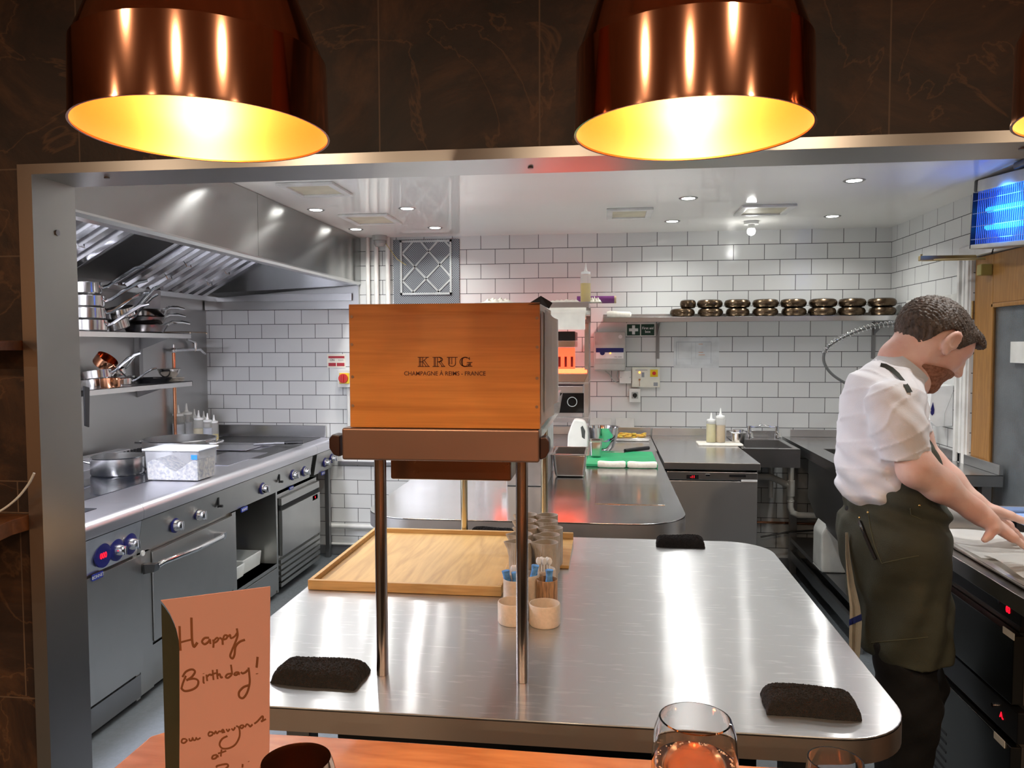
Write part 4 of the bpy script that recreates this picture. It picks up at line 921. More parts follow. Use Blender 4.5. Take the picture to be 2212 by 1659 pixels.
# black folded card on the corner, white sheets on the right side
k0 = Vector(AY(1142, 658, BY+.0)); 
bc = MB()
A_ = AY(1141, 657, BY-.001); B_ = AY(1168, 640, BY+.03); C_ = AY(1193, 655, BY+.03); D_ = AY(1186, 667, BY+.01); E_ = AY(1168, 657, BY-.004)
bc.add([tuple(A_), tuple(B_), tuple(C_), tuple(D_), tuple(E_)], [(0, 4, 1), (1, 4, 3, 2)])
bc.add([tuple(v+Vector((0, .002, .001))) for v in (A_, B_, C_, D_, E_)], [(0, 1, 4), (1, 2, 3, 4)])
ob('black_card', bc, mat('black_card', '#2a2523', .6), None, 'black folded card over the top right corner of the wooden crate', 'card', smooth=False)
for i, (xo, ya_, yb_, pz0, pz1, lb) in enumerate([(.0015, .005, .20, 672, 915, 'white sheet with faint handwriting pinned to the right side of the wooden crate'), (.006, .03, .27, 668, 890, 'white sheet hanging behind the first on the side of the wooden crate')]):
    zt_, zb_ = AY(1175, pz0, BY+.02).z, max(gt+.001, AY(1175, pz1, BY+.02).z)
    m_ = MB(); nn_ = 6; vs = []
    for k in range(nn_+1):
        yy_ = BY+ya_+(yb_-ya_)*k/nn_; bw_ = xo+.010*(k/nn_)**2
        vs += [(x1+bw_, yy_, zb_), (x1+bw_+.003*math.sin(k), yy_, zt_-.01*k/nn_)]
    m_.add(vs, [(2*k, 2*k+2, 2*k+3, 2*k+1) for k in range(nn_)]); bmesh.ops.solidify(m_.bm, geom=m_.bm.faces[:], thickness=.0006)
    sh = ob('menu_sheet', m_, PAPER, None, lb, 'paper sheet', 'white sheets on the side of the crate')

# ------------------------------------------------------------------ tray board
TRW = wood_mat('pale_ash_wood', '#cfa568', '#9c7238', (2.2, 26, 26), .42, 1.6, 3.0, contrast=.45)
q0, q1, q2 = AZ(664, 1275, IZ), AZ(1088, 1287, IZ), AZ(1108, 1162, IZ)
tx0, tx1, ty0, ty1 = q0.x, -.255, 1.853, 2.425
tr = thing('wooden_tray', ((tx0+tx1)/2, (ty0+ty1)/2, IZ), 'flat pale wooden tray with a low rim lying on the island left of the jugs', 'tray')
ob('tray_base', MB().box(tx0+.012, tx1-.012, ty0+.012, ty1-.012, IZ+.001, IZ+.012), wood_mat('pale_ash_board', '#cda566', '#94703c', (12, 1.3, 12), .45, 1.3, 4.5, contrast=.4), tr)
for a in ((tx0, tx1, ty0, ty0+.0115), (tx0, tx1, ty1-.0115, ty1), (tx0, tx0+.0115, ty0+.012, ty1-.012), (tx1-.0115, tx1, ty0+.012, ty1-.012)):
    ob('rim', MB().box(*a, IZ+.0005, IZ+.026, .002), TRW if a[3]-a[2] < .1 else TRW, tr)

# ------------------------------------------------------------------ second wooden tray with jugs on it
jx0, jx1, jy0, jy1 = AZ(1112, 1200, IZ).x-.01, -.092, 2.0, 2.40
j2 = thing('wooden_tray', (-.18, 2.2, IZ), 'narrow wooden tray under the rows of ribbed jugs', 'tray')
jx0 = -.245; jx1 = -.101
ob('tray_base', MB().box(jx0, jx1, 2.11, jy1, IZ+.0008, IZ+.010, .001), TRW, j2)
for a in ((jx0, jx1, jy1, jy1+.012),): ob('rim', MB().box(a[0], a[1], a[2], a[3], IZ+.0008, IZ+.03, .002), TRW, j2)
# ribbed jug
STONE = mat('grey_ribbed_stoneware', '#a39787', .4, 0, .06, 30)
def jug_mesh(r=.029, h=.104, ribs=26):
    t = bmesh.new(); n = ribs*4; rings = []
    def ringf(f, z, rib, sp_=0):
        L_ = []
        for i in range(n):
            a = 2*math.pi*i/n; rr = r*f*(1+(.035*rib*(abs(((i % 4)-2)/2)-.5)))
            # spout toward -x
            da = abs((a-math.pi+math.pi) % (2*math.pi)-math.pi)
            rr *= 1+.48*sp_*math.exp(-(da/.34)**2)
            L_.append(t.verts.new((rr*math.cos(a), rr*math.sin(a), z)))
        return L_
    S_ = [(.9, 0, 0, 0), (.97, .003, 1, 0), (1, h*.3, 1, 0), (1, h*.62, 1, 0.05), (1, h*.82, 1, .35), (1.0, h*.93, .6, .8), (1.02, h, 0, 1), (.93, h, 0, 1.02), (.9, h*.9, 0, .6), (.9, h*.6, 0, .0), (.88, .008, 0, 0)]
    for s_ in S_: rings.append(ringf(*s_))
    for a, b in zip(rings, rings[1:]):
        for i in range(n): j = (i+1) % n; t.faces.new((a[i], a[j], b[j], b[i]))
    t.faces.new(rings[0][::-1]); t.faces.new(rings[-1])
    return MB().merge(t)
jg = ob('ribbed_jug', jug_mesh(), STONE, None, 'x', 'jug', keep=True, ang=25)
ys_j = [1.955, 2.035, 2.115, 2.195, 2.275]
first = True
for ci, pxs in enumerate(((1124, 1127, 1140, 1138, 1139), (1181, 1186, 1193, 1183, 1184))):
    for ri, cy in enumerate(ys_j):
        c = jg if first else dup(jg); first = False
        c.location = (AY(pxs[ri], 1200, cy).x, cy, IZ+.0106); c.rotation_euler.z = .05*((ri+ci) % 3-1)+.25
        c['group'] = 'ribbed stoneware jugs on the island'
        c['label'] = 'grey ribbed jug, %s from the front in the %s row of jugs' % (ORD[ri], 'left' if ci == 0 else 'right')
# front cups and bowls
CUPM = mat('speckled_stoneware', '#b8a896', .42, 0, .03, 140, bump=.1, bscale=90)
CUPD = mat('wood_look_cup', '#9a7452', .45, 0, .2, 30, stretch=(8, 8, 1))
def cupmesh(r, h, w=.0028):
    return MB().lathe([(0, 0), (r*.93, 0), (r, .004), (r, h-.002), (r-.0012, h), (r-w+.001, h), (r-w, h-.003), (r-w, .006), (0, .005)], seg=40)
def place(name, mb, m, loc, lb, cat, grp=None):
    o = ob(name, mb, m, None, lb, cat, grp, keep=True); o.location = loc; return o
qL, qR = AZ(1109, 1350, IZ), AZ(1177, 1356, IZ)
rB = abs(AY(1210, 1320, 1.70).x-AY(1143, 1320, 1.70).x)/2
BWL = cupmesh(rB, .048, .0035)
b1 = place('stoneware_bowl', BWL, CUPM, (AY(1176.5, 1330, 1.68).x, 1.68, IZ+.0005), 'empty straight-sided stoneware bowl right of the front gantry post', 'bowl', 'small stoneware bowls at the front of the jugs')
c = dup(b1, (AY(1109, 1330, 1.685).x, 1.685, IZ+.0005), label='empty straight-sided stoneware bowl left of the front gantry post')
CP = cupmesh(.028, .075)
c1 = place('stoneware_cup', CP, CUPM, (AY(1113, 1290, 1.765).x, 1.765, IZ+.0005), 'pale stoneware cup with blue cloths and spoons, behind the left bowl', 'cup', 'stoneware cups behind the bowls')
c2 = dup(c1, (AY(1140, 1290, 1.80).x, 1.805, IZ+.0005), label='stoneware cup mostly hidden behind the front right post of the gantry')
c3 = dup(c1, (AY(1175, 1280, 1.84).x, 1.85, IZ+.0005), label='grey cup filled with white plastic spoons behind the brown cup')
c4 = place('wood_look_cup', cupmesh(.0255, .07), CUPD, (AY(1181, 1290, 1.78).x, 1.785, IZ+.0005), 'dark brown grained cup holding one blue rolled cloth, behind the right bowl', 'cup')
BLC = mat('blue_wipe_cloth', '#5b93cc', .9, 0, .18, 70, bump=.5, bscale=200)
def roll(cx, cy, z, dx, dy, L, r, lb):
    n_ = 7; pts = [(cx+dx*k/n_, cy+dy*k/n_, z+L*k/n_) for k in range(n_+1)]
    return ob('rolled_cloth', MB().tube(pts, [r*(1+.12*math.sin(k*2)) for k in range(n_+1)], 12), BLC, None, lb, 'cloth', 'blue rolled cloths in the cups')
l1 = c1.location
roll(l1.x-.012, l1.y-.004, IZ+.03, -.010, 0, .064, .0085, 'blue rolled cloth leaning left in the pale cup behind the left bowl')
roll(l1.x+.004, l1.y-.008, IZ+.03, -.004, 0, .062, .0075, 'blue rolled cloth at the front of the pale cup behind the left bowl')
roll(l1.x+.010, l1.y+.006, IZ+.03, .006, 0, .068, .008, 'blue rolled cloth at the back of the pale cup behind the left bowl')
l2 = c2.location
roll(l2.x+.008, l2.y, IZ+.03, .010, 0, .066, .0085, 'blue rolled cloth beside the right side of the front gantry post')
l4 = c4.location
roll(l4.x+.004, l4.y, IZ+.02, .002, 0, .072, .0085, 'single blue rolled cloth standing in the brown grained cup')
def spoons(lx, ly, offs, where):
    for i, (dx, dy) in enumerate(offs):
        m_ = MB().box(lx+dx-.002, lx+dx+.002, ly+dy-.001, ly+dy+.001, IZ+.012, IZ+.085)
        m_.sphere((lx+dx, ly+dy, IZ+.094), .0065, (1, .35, 1.5), 12)
        ob('plastic_spoon', m_, WHITEP, None, 'white plastic spoon, %s one from the left in %s' % (ORD[i], where), 'spoon', 'white plastic spoons in the cups')
spoons(l1.x, l1.y, [(-.006, .012), (.001, .014), (.008, .016)], 'the pale cup behind the left bowl')
l3 = c3.location
spoons(l3.x, l3.y, [(-.014, 0), (-.007, .006), (0, -.002), (.007, .006), (.013, 0)], 'the grey cup behind the brown one')

# ------------------------------------------------------------------ folded black cloths
def cloth_block(px0, px1, py, Y_, dep, th, lb, rz=0, fold=3):
    a, b = AY(px0, py, Y_), AY(px1, py, Y_); x0, x1 = a.x, b.x; cx, cy = (x0+x1)/2, Y_+dep/2
    t = bmesh.new(); nx, ny = 84, 44; rn = random.Random(px0)
    top, bot = [], []
    def edge(i, j):
        u, v = i/nx*2-1, j/ny*2-1
        e = max(0, 1-abs(u)**9)**.5*max(0, 1-abs(v)**4)**.5
        return u, v, e
    for i in range(nx+1):
        for j in range(ny+1):
            u, v, e = edge(i, j); x = cx+u*(x1-x0)/2*(1+.012*math.sin(v*5+px0)); y = cy+v*dep/2*(1+.03*math.sin(u*4+py))
            h = th*(.10+.90*e)*(1+.07*math.sin(u*3+v*2+px0)-.10*math.exp(-((v-.25-.1*math.sin(u*2))/.07)**2))+rn.uniform(-.0013, .0013)*(.3+e); x += rn.uniform(-.0008, .0008); y += rn.uniform(-.0008, .0008)
            top.append(t.verts.new((x, y, IZ+.001+h))); bot.append(t.verts.new((x, y, IZ+.0008)))
    W_ = ny+1
    for i in range(nx):
        for j in range(ny):
            t.faces.new((top[i*W_+j], top[(i+1)*W_+j], top[(i+1)*W_+j+1], top[i*W_+j+1])); t.faces.new((bot[i*W_+j], bot[i*W_+j+1], bot[(i+1)*W_+j+1], bot[(i+1)*W_+j]))
    for i in range(nx):
        for j in (0, ny):
            q_ = (top[i*W_+j], bot[i*W_+j], bot[(i+1)*W_+j], top[(i+1)*W_+j]); t.faces.new(q_ if j == 0 else q_[::-1])
    for j in range(ny):
        for i in (0, nx):
            q_ = (top[i*W_+j], top[i*W_+j+1], bot[i*W_+j+1], bot[i*W_+j]); t.faces.new(q_ if i == 0 else q_[::-1])
    bmesh.ops.recalc_face_normals(t, faces=t.faces)
    mb = MB().merge(t); mb.xf(Rz(rz, (cx, cy, 0)))
    return ob('folded_cloth', mb, BLKCLOTH, None, lb, 'cloth', 'folded black cloths on the island')
cloth_block(583, 769, 1460, 1.315, .085, .028, 'folded black terry cloth beside the greeting card', -.06)
cloth_block(1660, 1864, 1520, 1.30, .075, .03, 'folded black terry cloth at the front right corner of the island', -.04)
cloth_block(1419, 1523, 1165, 2.37, .05, .032, 'rolled black cloth at the back edge of the island, right of the jugs', -.03)
cloth_block(1014, 1108, 1152, 2.44, .045, .024, 'rolled black cloth at the back edge of the island behind the tray')

# ================================================================== SECOND ISLAND
mt = thing('steel_worktable', (-.3, 3.7, 0), 'stainless worktable with rounded front corners behind the pass island', 'table')
MX0, MX1, MY0 = -.90, .292, 2.675
pl = rounded(MX0, MX1, MY0, 4.56, (.20, .20, .002, .002), 12)
ob('table_top', MB().prism(pl, 'z', IZ-.004, IZ, .0015), mat('worktable_top_steel', (.60, .605, .61), .16, 1, .02, 3, rvar=.03, bump=.025, bscale=5), mt)
n = len(pl); inn = rounded(MX0+.012, MX1-.012, MY0+.012, 4.548, (.19, .19, .002, .002), 12); am = MB()
vs = [(x, y, z) for z in (IZ-.0045, .845) for x, y in pl]+[(x, y, .845) for x, y in inn]+[(x, y, IZ-.0045) for x, y in inn]; fs = []
for i in range(n): j = (i+1) % n; fs += [(i, n+i, n+j, j), (n+i, 2*n+i, 2*n+j, n+j), (2*n+i, 3*n+i, 3*n+j, 2*n+j)]
am.add(vs, fs); ob('apron', am, mat('worktable_apron', (.62, .61, .60), .42, 1, .02), mt)
for x, y in ((MX0+.06, MY0+.16), (MX1-.06, MY0+.16), (MX0+.06, 4.4), (MX1-.06, 4.4)): ob('leg', MB().box(x-.03, x+.03, y-.03, y+.03, 0, .845, .003), STEELD, mt)
ob('cross_rail', MB().box(MX0+.1, MX1-.1, MY0+.13, MY0+.16, .78, .845), mat('rail_steel', (.42, .38, .36), .3, 1), mt)
ob('under_shelf', MB().box(MX0+.1, MX1-.1, MY0+.16, 4.3, .48, .50), STEELD, mt)
ob('inset_plate', MB().box(-.042, .228, 3.0, 3.44, IZ-.002, IZ+.0025, .001), mat('inset_plate_steel', (.5, .5, .5), .12, 1, .02), mt)
# mesh_cabinet? grey steel box under the gantry end
q0, q1 = AY(1094, 992, 3.35), AY(1182, 1052, 3.35)
gbx = thing('steel_cabinet', ((q0.x+q1.x)/2, 3.5, IZ), 'plain grey steel box standing on the worktable behind the gantry post', 'metal box')
ob('body', MB().box(q0.x, q1.x, 3.35, 3.75, IZ+.001, AY(1140, 985, 3.35).z+.13, .004), mat('grey_box_steel', (.5, .5, .5), .35, .9), gbx)
ob('paper_slip', MB().box(q0.x-.022, q0.x-.001, 3.36, 3.37, IZ+.06, IZ+.13), PAPER, gbx)
# GN pan
q0, q1 = AY(1194, 1032, 3.6), AY(1262, 1032, 3.6)
gp = MB(); 
def gnpan(x0, x1, y0, y1, z, h, lb, m=PAN, name='steel_pan', fl=.012, rim=.012, cat='pan', grp=None):
    mb = frust(x0, x1, y0, y1, z, z+h, fl, .012); mb.bm.normal_update()
    top = [f for f in mb.bm.faces if f.normal.z > .99]
    bmesh.ops.inset_region(mb.bm, faces=top, thickness=.003); bmesh.ops.translate(mb.bm, verts=list({v for f in top for v in f.verts}), vec=(0, 0, -h+.01))
    f2 = fl+rim
    for a in ((x0-f2, x1+f2, y0-f2, y0-fl), (x0-f2, x1+f2, y1+fl, y1+f2), (x0-f2, x0-fl, y0-fl, y1+fl), (x1+fl, x1+f2, y0-fl, y1+fl)): mb.box(*a, z+h-.003, z+h, .001)
    return ob(name, mb, m, None, lb, cat, grp)
gnpan(q0.x+.012, q1.x, 3.6, 3.85, IZ+.0005, .11, 'deep steel pan with a flanged rim beside the gantry post on the worktable')
# milk jug
q = AY(1248, 968, 4.28); mk = thing('milk_jug', (q.x, 4.28, IZ), 'white plastic milk jug with moulded handle and green tinted label on the worktable', 'milk jug')
def pjug(w, d, h, c, hole=True):
    x, y, z = c; P = [(x-w/2, z+.008), (x-w/2+.008, z), (x+w/2-.008, z), (x+w/2, z+.008), (x+w/2, z+h*.62), (x+w*.42, z+h*.86), (x+w*.30, z+h*.97), (x-w*.02, z+h), (x-w*.18, z+h), (x-w*.30, z+h*.86), (x-w*.46, z+h*.60)]
    return MB().prism(P, 'y', y-d/2, y+d/2, .01)
ob('jug_body', pjug(.115, .10, .21, (q.x, 4.28, IZ+.001)), mat('milky_jug', '#e9eae4', .35, trans=.2, ior=1.3), mk)
ob('handle_hole', MB().prism([(q.x+.025, IZ+.115), (q.x+.04, IZ+.105), (q.x+.043, IZ+.15), (q.x+.028, IZ+.18), (q.x+.018, IZ+.17)], 'y', 4.2285, 4.231), mat('jug_hollow', '#3c403e', .6), mk)
ob('label', MB().box(q.x-.02, q.x+.045, 4.2275, 4.2295, IZ+.01, IZ+.035), mat('pale_blue_label', '#9db5dd', .5), mk)
# mixing bowl
q = AY(1299, 960, 4.50); rb_ = abs(AY(1326, 918, 4.5).x-AY(1262, 918, 4.5).x)/2+.01
ob('mixing_bowl', MB().lathe([(0, 0), (rb_*.45, 0), (rb_*.72, .03), (rb_*.92, .09), (rb_, .145), (rb_+.008, .147), (rb_-.003, .145), (rb_*.9, .09), (rb_*.7, .034), (0, .006)], (q.x+.005, 4.49, IZ+.001), 44), CHROME, None, 'polished steel mixing bowl behind the milk jug, reflecting the green board', 'bowl')
q = AY(1285, 985, 4.18); gnpan(q.x-.025, q.x+.035, 4.15, 4.24, IZ+.0165, .09, 'small square steel container on the green chopping board by the milk jug', name='steel_container', fl=.004, rim=.006, cat='container')
# green board + knife + rolls
p0, p1 = AZ(1272, 998, IZ+.014), AZ(1420, 998, IZ+.014)
ob('chopping_board', MB().box(-.10, .262, 3.93, 4.42, IZ+.0008, IZ+.015, .003), mat('green_board', '#1f9a63', .45, bump=.15, bscale=60), None, 'green plastic chopping board on the worktable', 'chopping board')
q = AZ(1385, 972, IZ+.02)
kn = thing('chef_knife', (q.x, q.y, IZ+.016), 'kitchen knife with a black handle lying on the green board', 'knife')
a, b, c_ = AZ(1292, 976, IZ+.02), AZ(1350, 975, IZ+.02), AZ(1401, 969, IZ+.02)
ob('blade', MB().prism([(a.x, a.y), (b.x, b.y-.03), (b.x, b.y+.02)], 'z', IZ+.0155, IZ+.0175), CHROME, kn)
ob('handle', MB().tube([tuple(b+Vector((0, 0, .004))), tuple((b+c_)/2+Vector((0, 0, .004))), tuple(c_+Vector((0, 0, .004)))], [.010, .012, .011], 10), BLACKP, kn)
for i, (pa, pb, lb) in enumerate([(1291, 1351, 'left rolled white cloth along the front of the green board'), (1355, 1418, 'right rolled white cloth along the front of the green board')]):
    a, b = AY(pa, 1000, 3.93), AY(pb, 1000, 3.93)
    ob('rolled_white_cloth', MB().tube([(a.x, 3.905, IZ+.019), (a.x+.01, 3.905, IZ+.019), ((a.x+b.x)/2, 3.90, IZ+.018), (b.x-.01, 3.905, IZ+.019), (b.x, 3.905, IZ+.019)], [.013, .0175, .016, .0175, .014], 14), WCLOTH, None, lb, 'cloth', 'rolled white cloths on the worktable')

# ------------------------------------------------------------------ tall shelving unit with grill and ovens
UY0, UY1 = 4.60, 5.10
ux0, ux1 = AY(1025, 650, UY0).x, AY(1272, 650, UY0).x
zt_ = AY(1150, 653, UY0).z
un = thing('steel_gantry_shelves', ((ux0+ux1)/2, 4.85, IZ), 'tall stainless shelving unit on the worktable holding grill and oven', 'shelving unit')
tops = MB().box(ux0, ux1, UY0, UY1, zt_-.035, zt_, .002); ob('top_shelf', tops, STEEL, un)
zm = AY(1230, 902, UY0).z; zmid = AY(1230, 826, UY0).z
ob('shelf', MB().box(ux0, ux1, UY0, UY1, zm-.03, zm, .002), STEEL, un)
ob('shelf', MB().box(ux0, ux1, UY0, UY1, zmid-.01, zmid, .002), STEEL, un)
for x in (ux0+.013, ux1-.013):
    for y in (UY0+.02, UY1-.02):
        ob('upright', MB().box(x-.012, x+.012, y-.012, y+.012, .901 if y < 4.9 else .901, zt_-.036), STEEL, un)
ob('side_panel', MB().box(ux1-.003, ux1+.001, UY0+.035, UY1-.035, zmid+.001, zt_-.037), mat('side_panel_steel', (.45, .42, .41), .35, 1), un)
UBX = Matrix
# table extension carrying the unit up to the wall
ob('rear_top', MB().box(MX0, .30, 4.561, YB-.002, IZ-.03, IZ, .001), STEEL, mt)
ob('rear_upstand', MB().box(MX0, AY(1405, 950, 5.35).x, 5.345, YB-.001, IZ+.001, IZ+.055, .002), STEEL, mt)
for x in (MX0+.06, .22): ob('leg', MB().box(x-.03, x+.03, 5.2, 5.26, 0, IZ-.031), STEELD, mt)
# salamander grill with glowing slotted guard
q0, q1 = AY(1150, 716, 4.6), AY(1240, 815, 4.6)
gr = thing('salamander_grill', ((ux0+ux1)/2, 4.8, zmid), 'overhead grill glowing orange behind a slotted guard, right of the wooden crate', 'grill')
gx0, gx1 = ux0+.12, AY(1242, 780, 4.6).x
gz0, gz1 = zmid+.001, AY(1220, 716, 4.6).z
ob('hood_cover', MB().box(gx0, gx1, 4.60, 5.02, AY(1220, 735, 4.6).z, gz1, .003), mat('grill_black_hood', '#151413', .3), gr)
ob('cover_trim', MB().box(gx0, gx1, 4.595, 5.02, AY(1220, 750, 4.6).z, AY(1220, 736, 4.6).z, .002), mat('hot_trim_steel', (.75, .7, .66), .2, 1), gr)
zg1, zg0 = AY(1220, 751, 4.6).z, AY(1220, 797, 4.6).z
gd = MB(); nsl = 13; gw = (gx1-gx0)
gd.box(gx0, gx1, 4.612, 4.616, zg0+(zg1-zg0)*.58, zg1)
for k in range(nsl+1):
    xk = gx0+gw*k/nsl; gd.box(max(gx0, xk-gw/nsl*.3), min(gx1, xk+gw/nsl*.3), 4.612, 4.616, zg0+.012, zg0+(zg1-zg0)*.58)
gd.box(gx0, gx1, 4.612, 4.616, zg0, zg0+.012)
ob('slotted_guard', gd, mat('glowing_guard', '#e04a2c', .5, 0, .03, emit=2.4, ecol='#ff4422'), gr)
ob('glow_element', MB().box(gx0+.01, gx1-.01, 4.66, 4.67, zg0, zg1), mat('grill_back', '#2a1512', .6), gr)
ob('fire_bed', MB().box(gx0, AY(1268, 800, 4.6).x, 4.60, 5.0, AY(1230, 806, 4.6).z, AY(1230, 799, 4.6).z, .002), mat('glowing_bed', '#ff5a3a', .4, 0, .1, 50, emit=8, ecol='#ff4a28'), gr)
ob('drip_tray', MB().prism([(gx0, zmid+.002), (AY(1262, 818, 4.6).x, zmid+.002), (AY(1270, 808, 4.6).x, AY(1230, 807, 4.6).z), (gx0, AY(1230, 807, 4.6).z)], 'y', 4.60, 5.0, .002), mat('warm_tray_steel', (.62, .52, .45), .25, 1), gr)
if 0: light('AREA', 'grill_glow', (gx0+gw*.6, 4.59, (zg0+zg1)/2), .5, (1, .22, .1), .12, rot=(math.pi/2, 0, 0))
# plates stack on the gantry
q = AY(1200, 848, 2.40)
for k in range(5):
    ob('white_cup_plate', MB().lathe([(0, 0), (.022, 0), (.038, .007), (.038, .0085), (.022, .0025), (0, .0025)], (-.185, 2.38, gt+.0006+k*.0098), 30), mat('glazed_white', '#eeeeec', .2), None,
       ['lowest', 'second lowest', 'middle', 'second highest', 'topmost'][k]+' small white dish of the stack at the back end of the gantry', 'dish', 'small white dishes stacked on the gantry')
# compact oven on the lower shelf
oz0, oz1 = zm+.001, AY(1230, 834, 4.6).z
ov = thing('countertop_oven', ((ux0+ux1)/2, 4.8, zm), 'small steel oven with black glass door on the lower shelf of the unit', 'oven')
xo1 = ux1-.034
ob('body', MB().box(ux0+.06, xo1, 4.61, 5.05, oz0, oz1, .004), STEEL, ov)
ob('glass_door', MB().box(AY(1150, 870, 4.6).x, AY(1261, 870, 4.6).x, 4.600, 4.609, AY(1230, 892, 4.6).z, AY(1230, 849, 4.6).z, .002), mat('oven_glass', '#0b0b0c', .12), ov)
ob('emblem', MB().lathe([(.026, 0), (.03, 0), (.03, .001), (.026, .001), (.026, 0)], (AY(1236, 865, 4.6).x, 4.5995, AY(1236, 868, 4.6).z), 24, Matrix.Rotation(math.pi/2, 4, 'X')), GREY, ov)
# microwave-like front below, roll, bottle, cloths, film on top
q0, q1 = AY(1188, 664, 4.5), AY(1270, 714, 4.5)
rl = thing('paper_roll', ((q0.x+q1.x)/2, 4.53, q1.z), 'wide roll of pale baking paper hanging from the top of the shelving unit', 'paper roll')
rr_ = .035
ob('roll', MB().cyl((q0.x-.06, 4.545, q0.z-rr_), (q1.x-.012, 4.545, q0.z-rr_), rr_, seg=30), mat('parchment', '#e9e6da', .6), rl)
ob('core', MB().cyl((q1.x-.0115, 4.545, q0.z-rr_), (q1.x+.012, 4.545, q0.z-rr_), .016, seg=16), LWHITE, rl)
ob('loose_sheet', MB().box(q0.x-.055, q1.x-.016, 4.505, 4.508, q1.z+.006, q0.z-rr_), mat('parchment', '#e9e6da', .6), rl)
ob('bracket', MB().box(ux0+.2, q1.x+.016, 4.595, 4.599, q0.z-.09, zt_-.037).box(q1.x+.013, q1.x+.016, 4.52, 4.599, q0.z-.09, zt_-.04), mat('side_panel_steel', (.45, .42, .41), .35, 1), un)
q = AY(1265, 648, 4.66)
sb = bottle_proto('#e8c51c', .48, .235, .031); sb.location = (q.x, 4.66, zt_+.0005); sb['label'] = 'squeeze bottle half full of yellow sauce on top of the shelving unit'
for i, (pa, pb, y_, z_, lb) in enumerate([(1040, 1112, 4.7, .03, 'crumpled cream cloth with blue stripe on top of the shelving, left of the crate corner'), (1180, 1262, 4.78, .022, 'flat folded white cloth on top of the shelving behind the yellow bottle'), (1268, 1300, 4.72, .03, 'small crumpled white cloth hanging at the top right corner of the shelving')]):
    a, b = AY(pa, 648, y_), AY(pb, 648, y_); t = bmesh.new(); nx, ny = 22, 10; rn = random.Random(i); V = []
    for u in range(nx+1):
        for v in range(ny+1):
            e = min(1, 4*u/nx, 4*(nx-u)/nx)*min(1, 3*v/ny, 3*(ny-v)/ny)
            V.append(t.verts.new((a.x+(b.x-a.x)*u/nx, y_-.07+.14*v/ny, zt_+.001+e*(z_*(.6+.5*math.sin(u*1.1+i)*math.sin(v*.9+u*.3)+.2*rn.random())))))
    for u in range(nx):
        for v in range(ny): k0_ = u*(ny+1)+v; t.faces.new((V[k0_], V[k0_+ny+1], V[k0_+ny+2], V[k0_+1]))
    mb = MB().merge(t); bmesh.ops.solidify(mb.bm, geom=mb.bm.faces[:], thickness=-.0012)
    ob('crumpled_cloth', mb, WCLOTH, None, lb, 'cloth', 'white cloths on the shelving unit')
a, b = AY(1288, 651, 4.85), AY(1331, 652, 4.85)
fr_ = thing('film_roll', ((a.x+b.x)/2, 4.85, zt_), 'purple cling film roll sticking out at the top right of the shelving unit', 'film roll')
ob('film', MB().cyl((a.x-.12, 4.85, zt_+.026), (b.x-.012, 4.85, zt_+.026), .023, seg=24), mat('purple_film', '#7c3f7e', .25), fr_)
ob('core', MB().cyl((b.x-.0115, 4.85, zt_+.026), (b.x, 4.85, zt_+.026), .023, seg=20), mat('cardboard_core', '#c9b28a', .7), fr_)
# ================================================================== BACK WALL FITTINGS, RIGHT
WY = YB-.001
def wb(px0, py0, px1, py1, Y=5.36): a, b = AY(px0, py0, Y), AY(px1, py1, Y); return a.x, b.x, b.z, a.z     # x0,x1,z0,z1
# long shelf
SY = 5.07
a, b = AY(1303, 683, SY), AY(1880, 687, SY); zsh = AY(1640, 683, SY).z
ls = thing('long_wall_shelf', (1.0, 5.2, zsh), 'long stainless shelf on the back wall holding bronze pans', 'shelf')
ob('shelf_board', MB().box(a.x, XR-.002, SY, WY, zsh-.003, zsh, .001).box(a.x, XR-.002, SY, SY+.003, zsh-.032, zsh-.003).box(a.x, XR-.002, WY-.003, WY, zsh, zsh+.03), STEEL, ls)
for px in (1421, 1888):
    q = AY(px, 700, 5.36); ob('bracket', MB().box(q.x-.012, q.x+.012, WY-.006, WY, AY(px, 775, 5.36).z, zsh-.034).prism([(SY+.03, zsh-.033), (WY-.006, zsh-.033), (WY-.006, zsh-.12)], 'x', q.x-.002, q.x+.002), STEELD, ls)
# bronze pans
BZ = mat('bronze_nonstick', (.11, .075, .045), .25, .9, .06, 4, rvar=.05)
def bp_(r): return MB().lathe([(0, .002), (r*.72, .001), (r*.90, .007), (r*.985, .020), (r, .028), (r*.985, .037), (r*.90, .050), (r*.72, .056), (r*.55, .053), (r*.3, .046), (0, .045)], seg=40)
BPM = ob('bronze_pan', bp_(.093), BZ, None, 'x', 'pan', keep=True)
lo = [(1446, 1502), (1506, 1563), (1567, 1620), (1624, 1682), (1687, 1743), (1744, 1807), (1808, 1870), (1876, 1936)]
up = [(1468, 1504), (1504, 1562), (1563, 1622), (1624, 1683), (1684, 1743), (1746, 1809), (1810, 1871), (1873, 1937)]
PY_ = 5.19; fst = True
for row, lst in (('lower', lo), ('upper', up)):
    for i, (p0, p1) in enumerate(lst):
        a, b = AY(p0, 668, PY_-.0), AY(p1, 668, PY_); w = (b.x-a.x)/2; c = BPM if fst else dup(BPM); fst = False
        s_ = w/.096; c.location = ((a.x+b.x)/2, PY_, zsh+.0008+(0 if row == 'lower' else .0565)); c.scale = (s_, s_, 1.0)
        c.rotation_euler = (0, 0, i); c['group'] = 'bronze pans on the long wall shelf'
        side = ('%s from the left' % ORD[i]) if i < 7 else 'last at the right end'
        c['label'] = ('lower bronze pan of the stack, %s on the wall shelf' if row == 'lower' else 'upper bronze pan of the stack, %s on the wall shelf') % side
a, b = AY(1311, 676, 5.12), AY(1364, 680, 5.12)
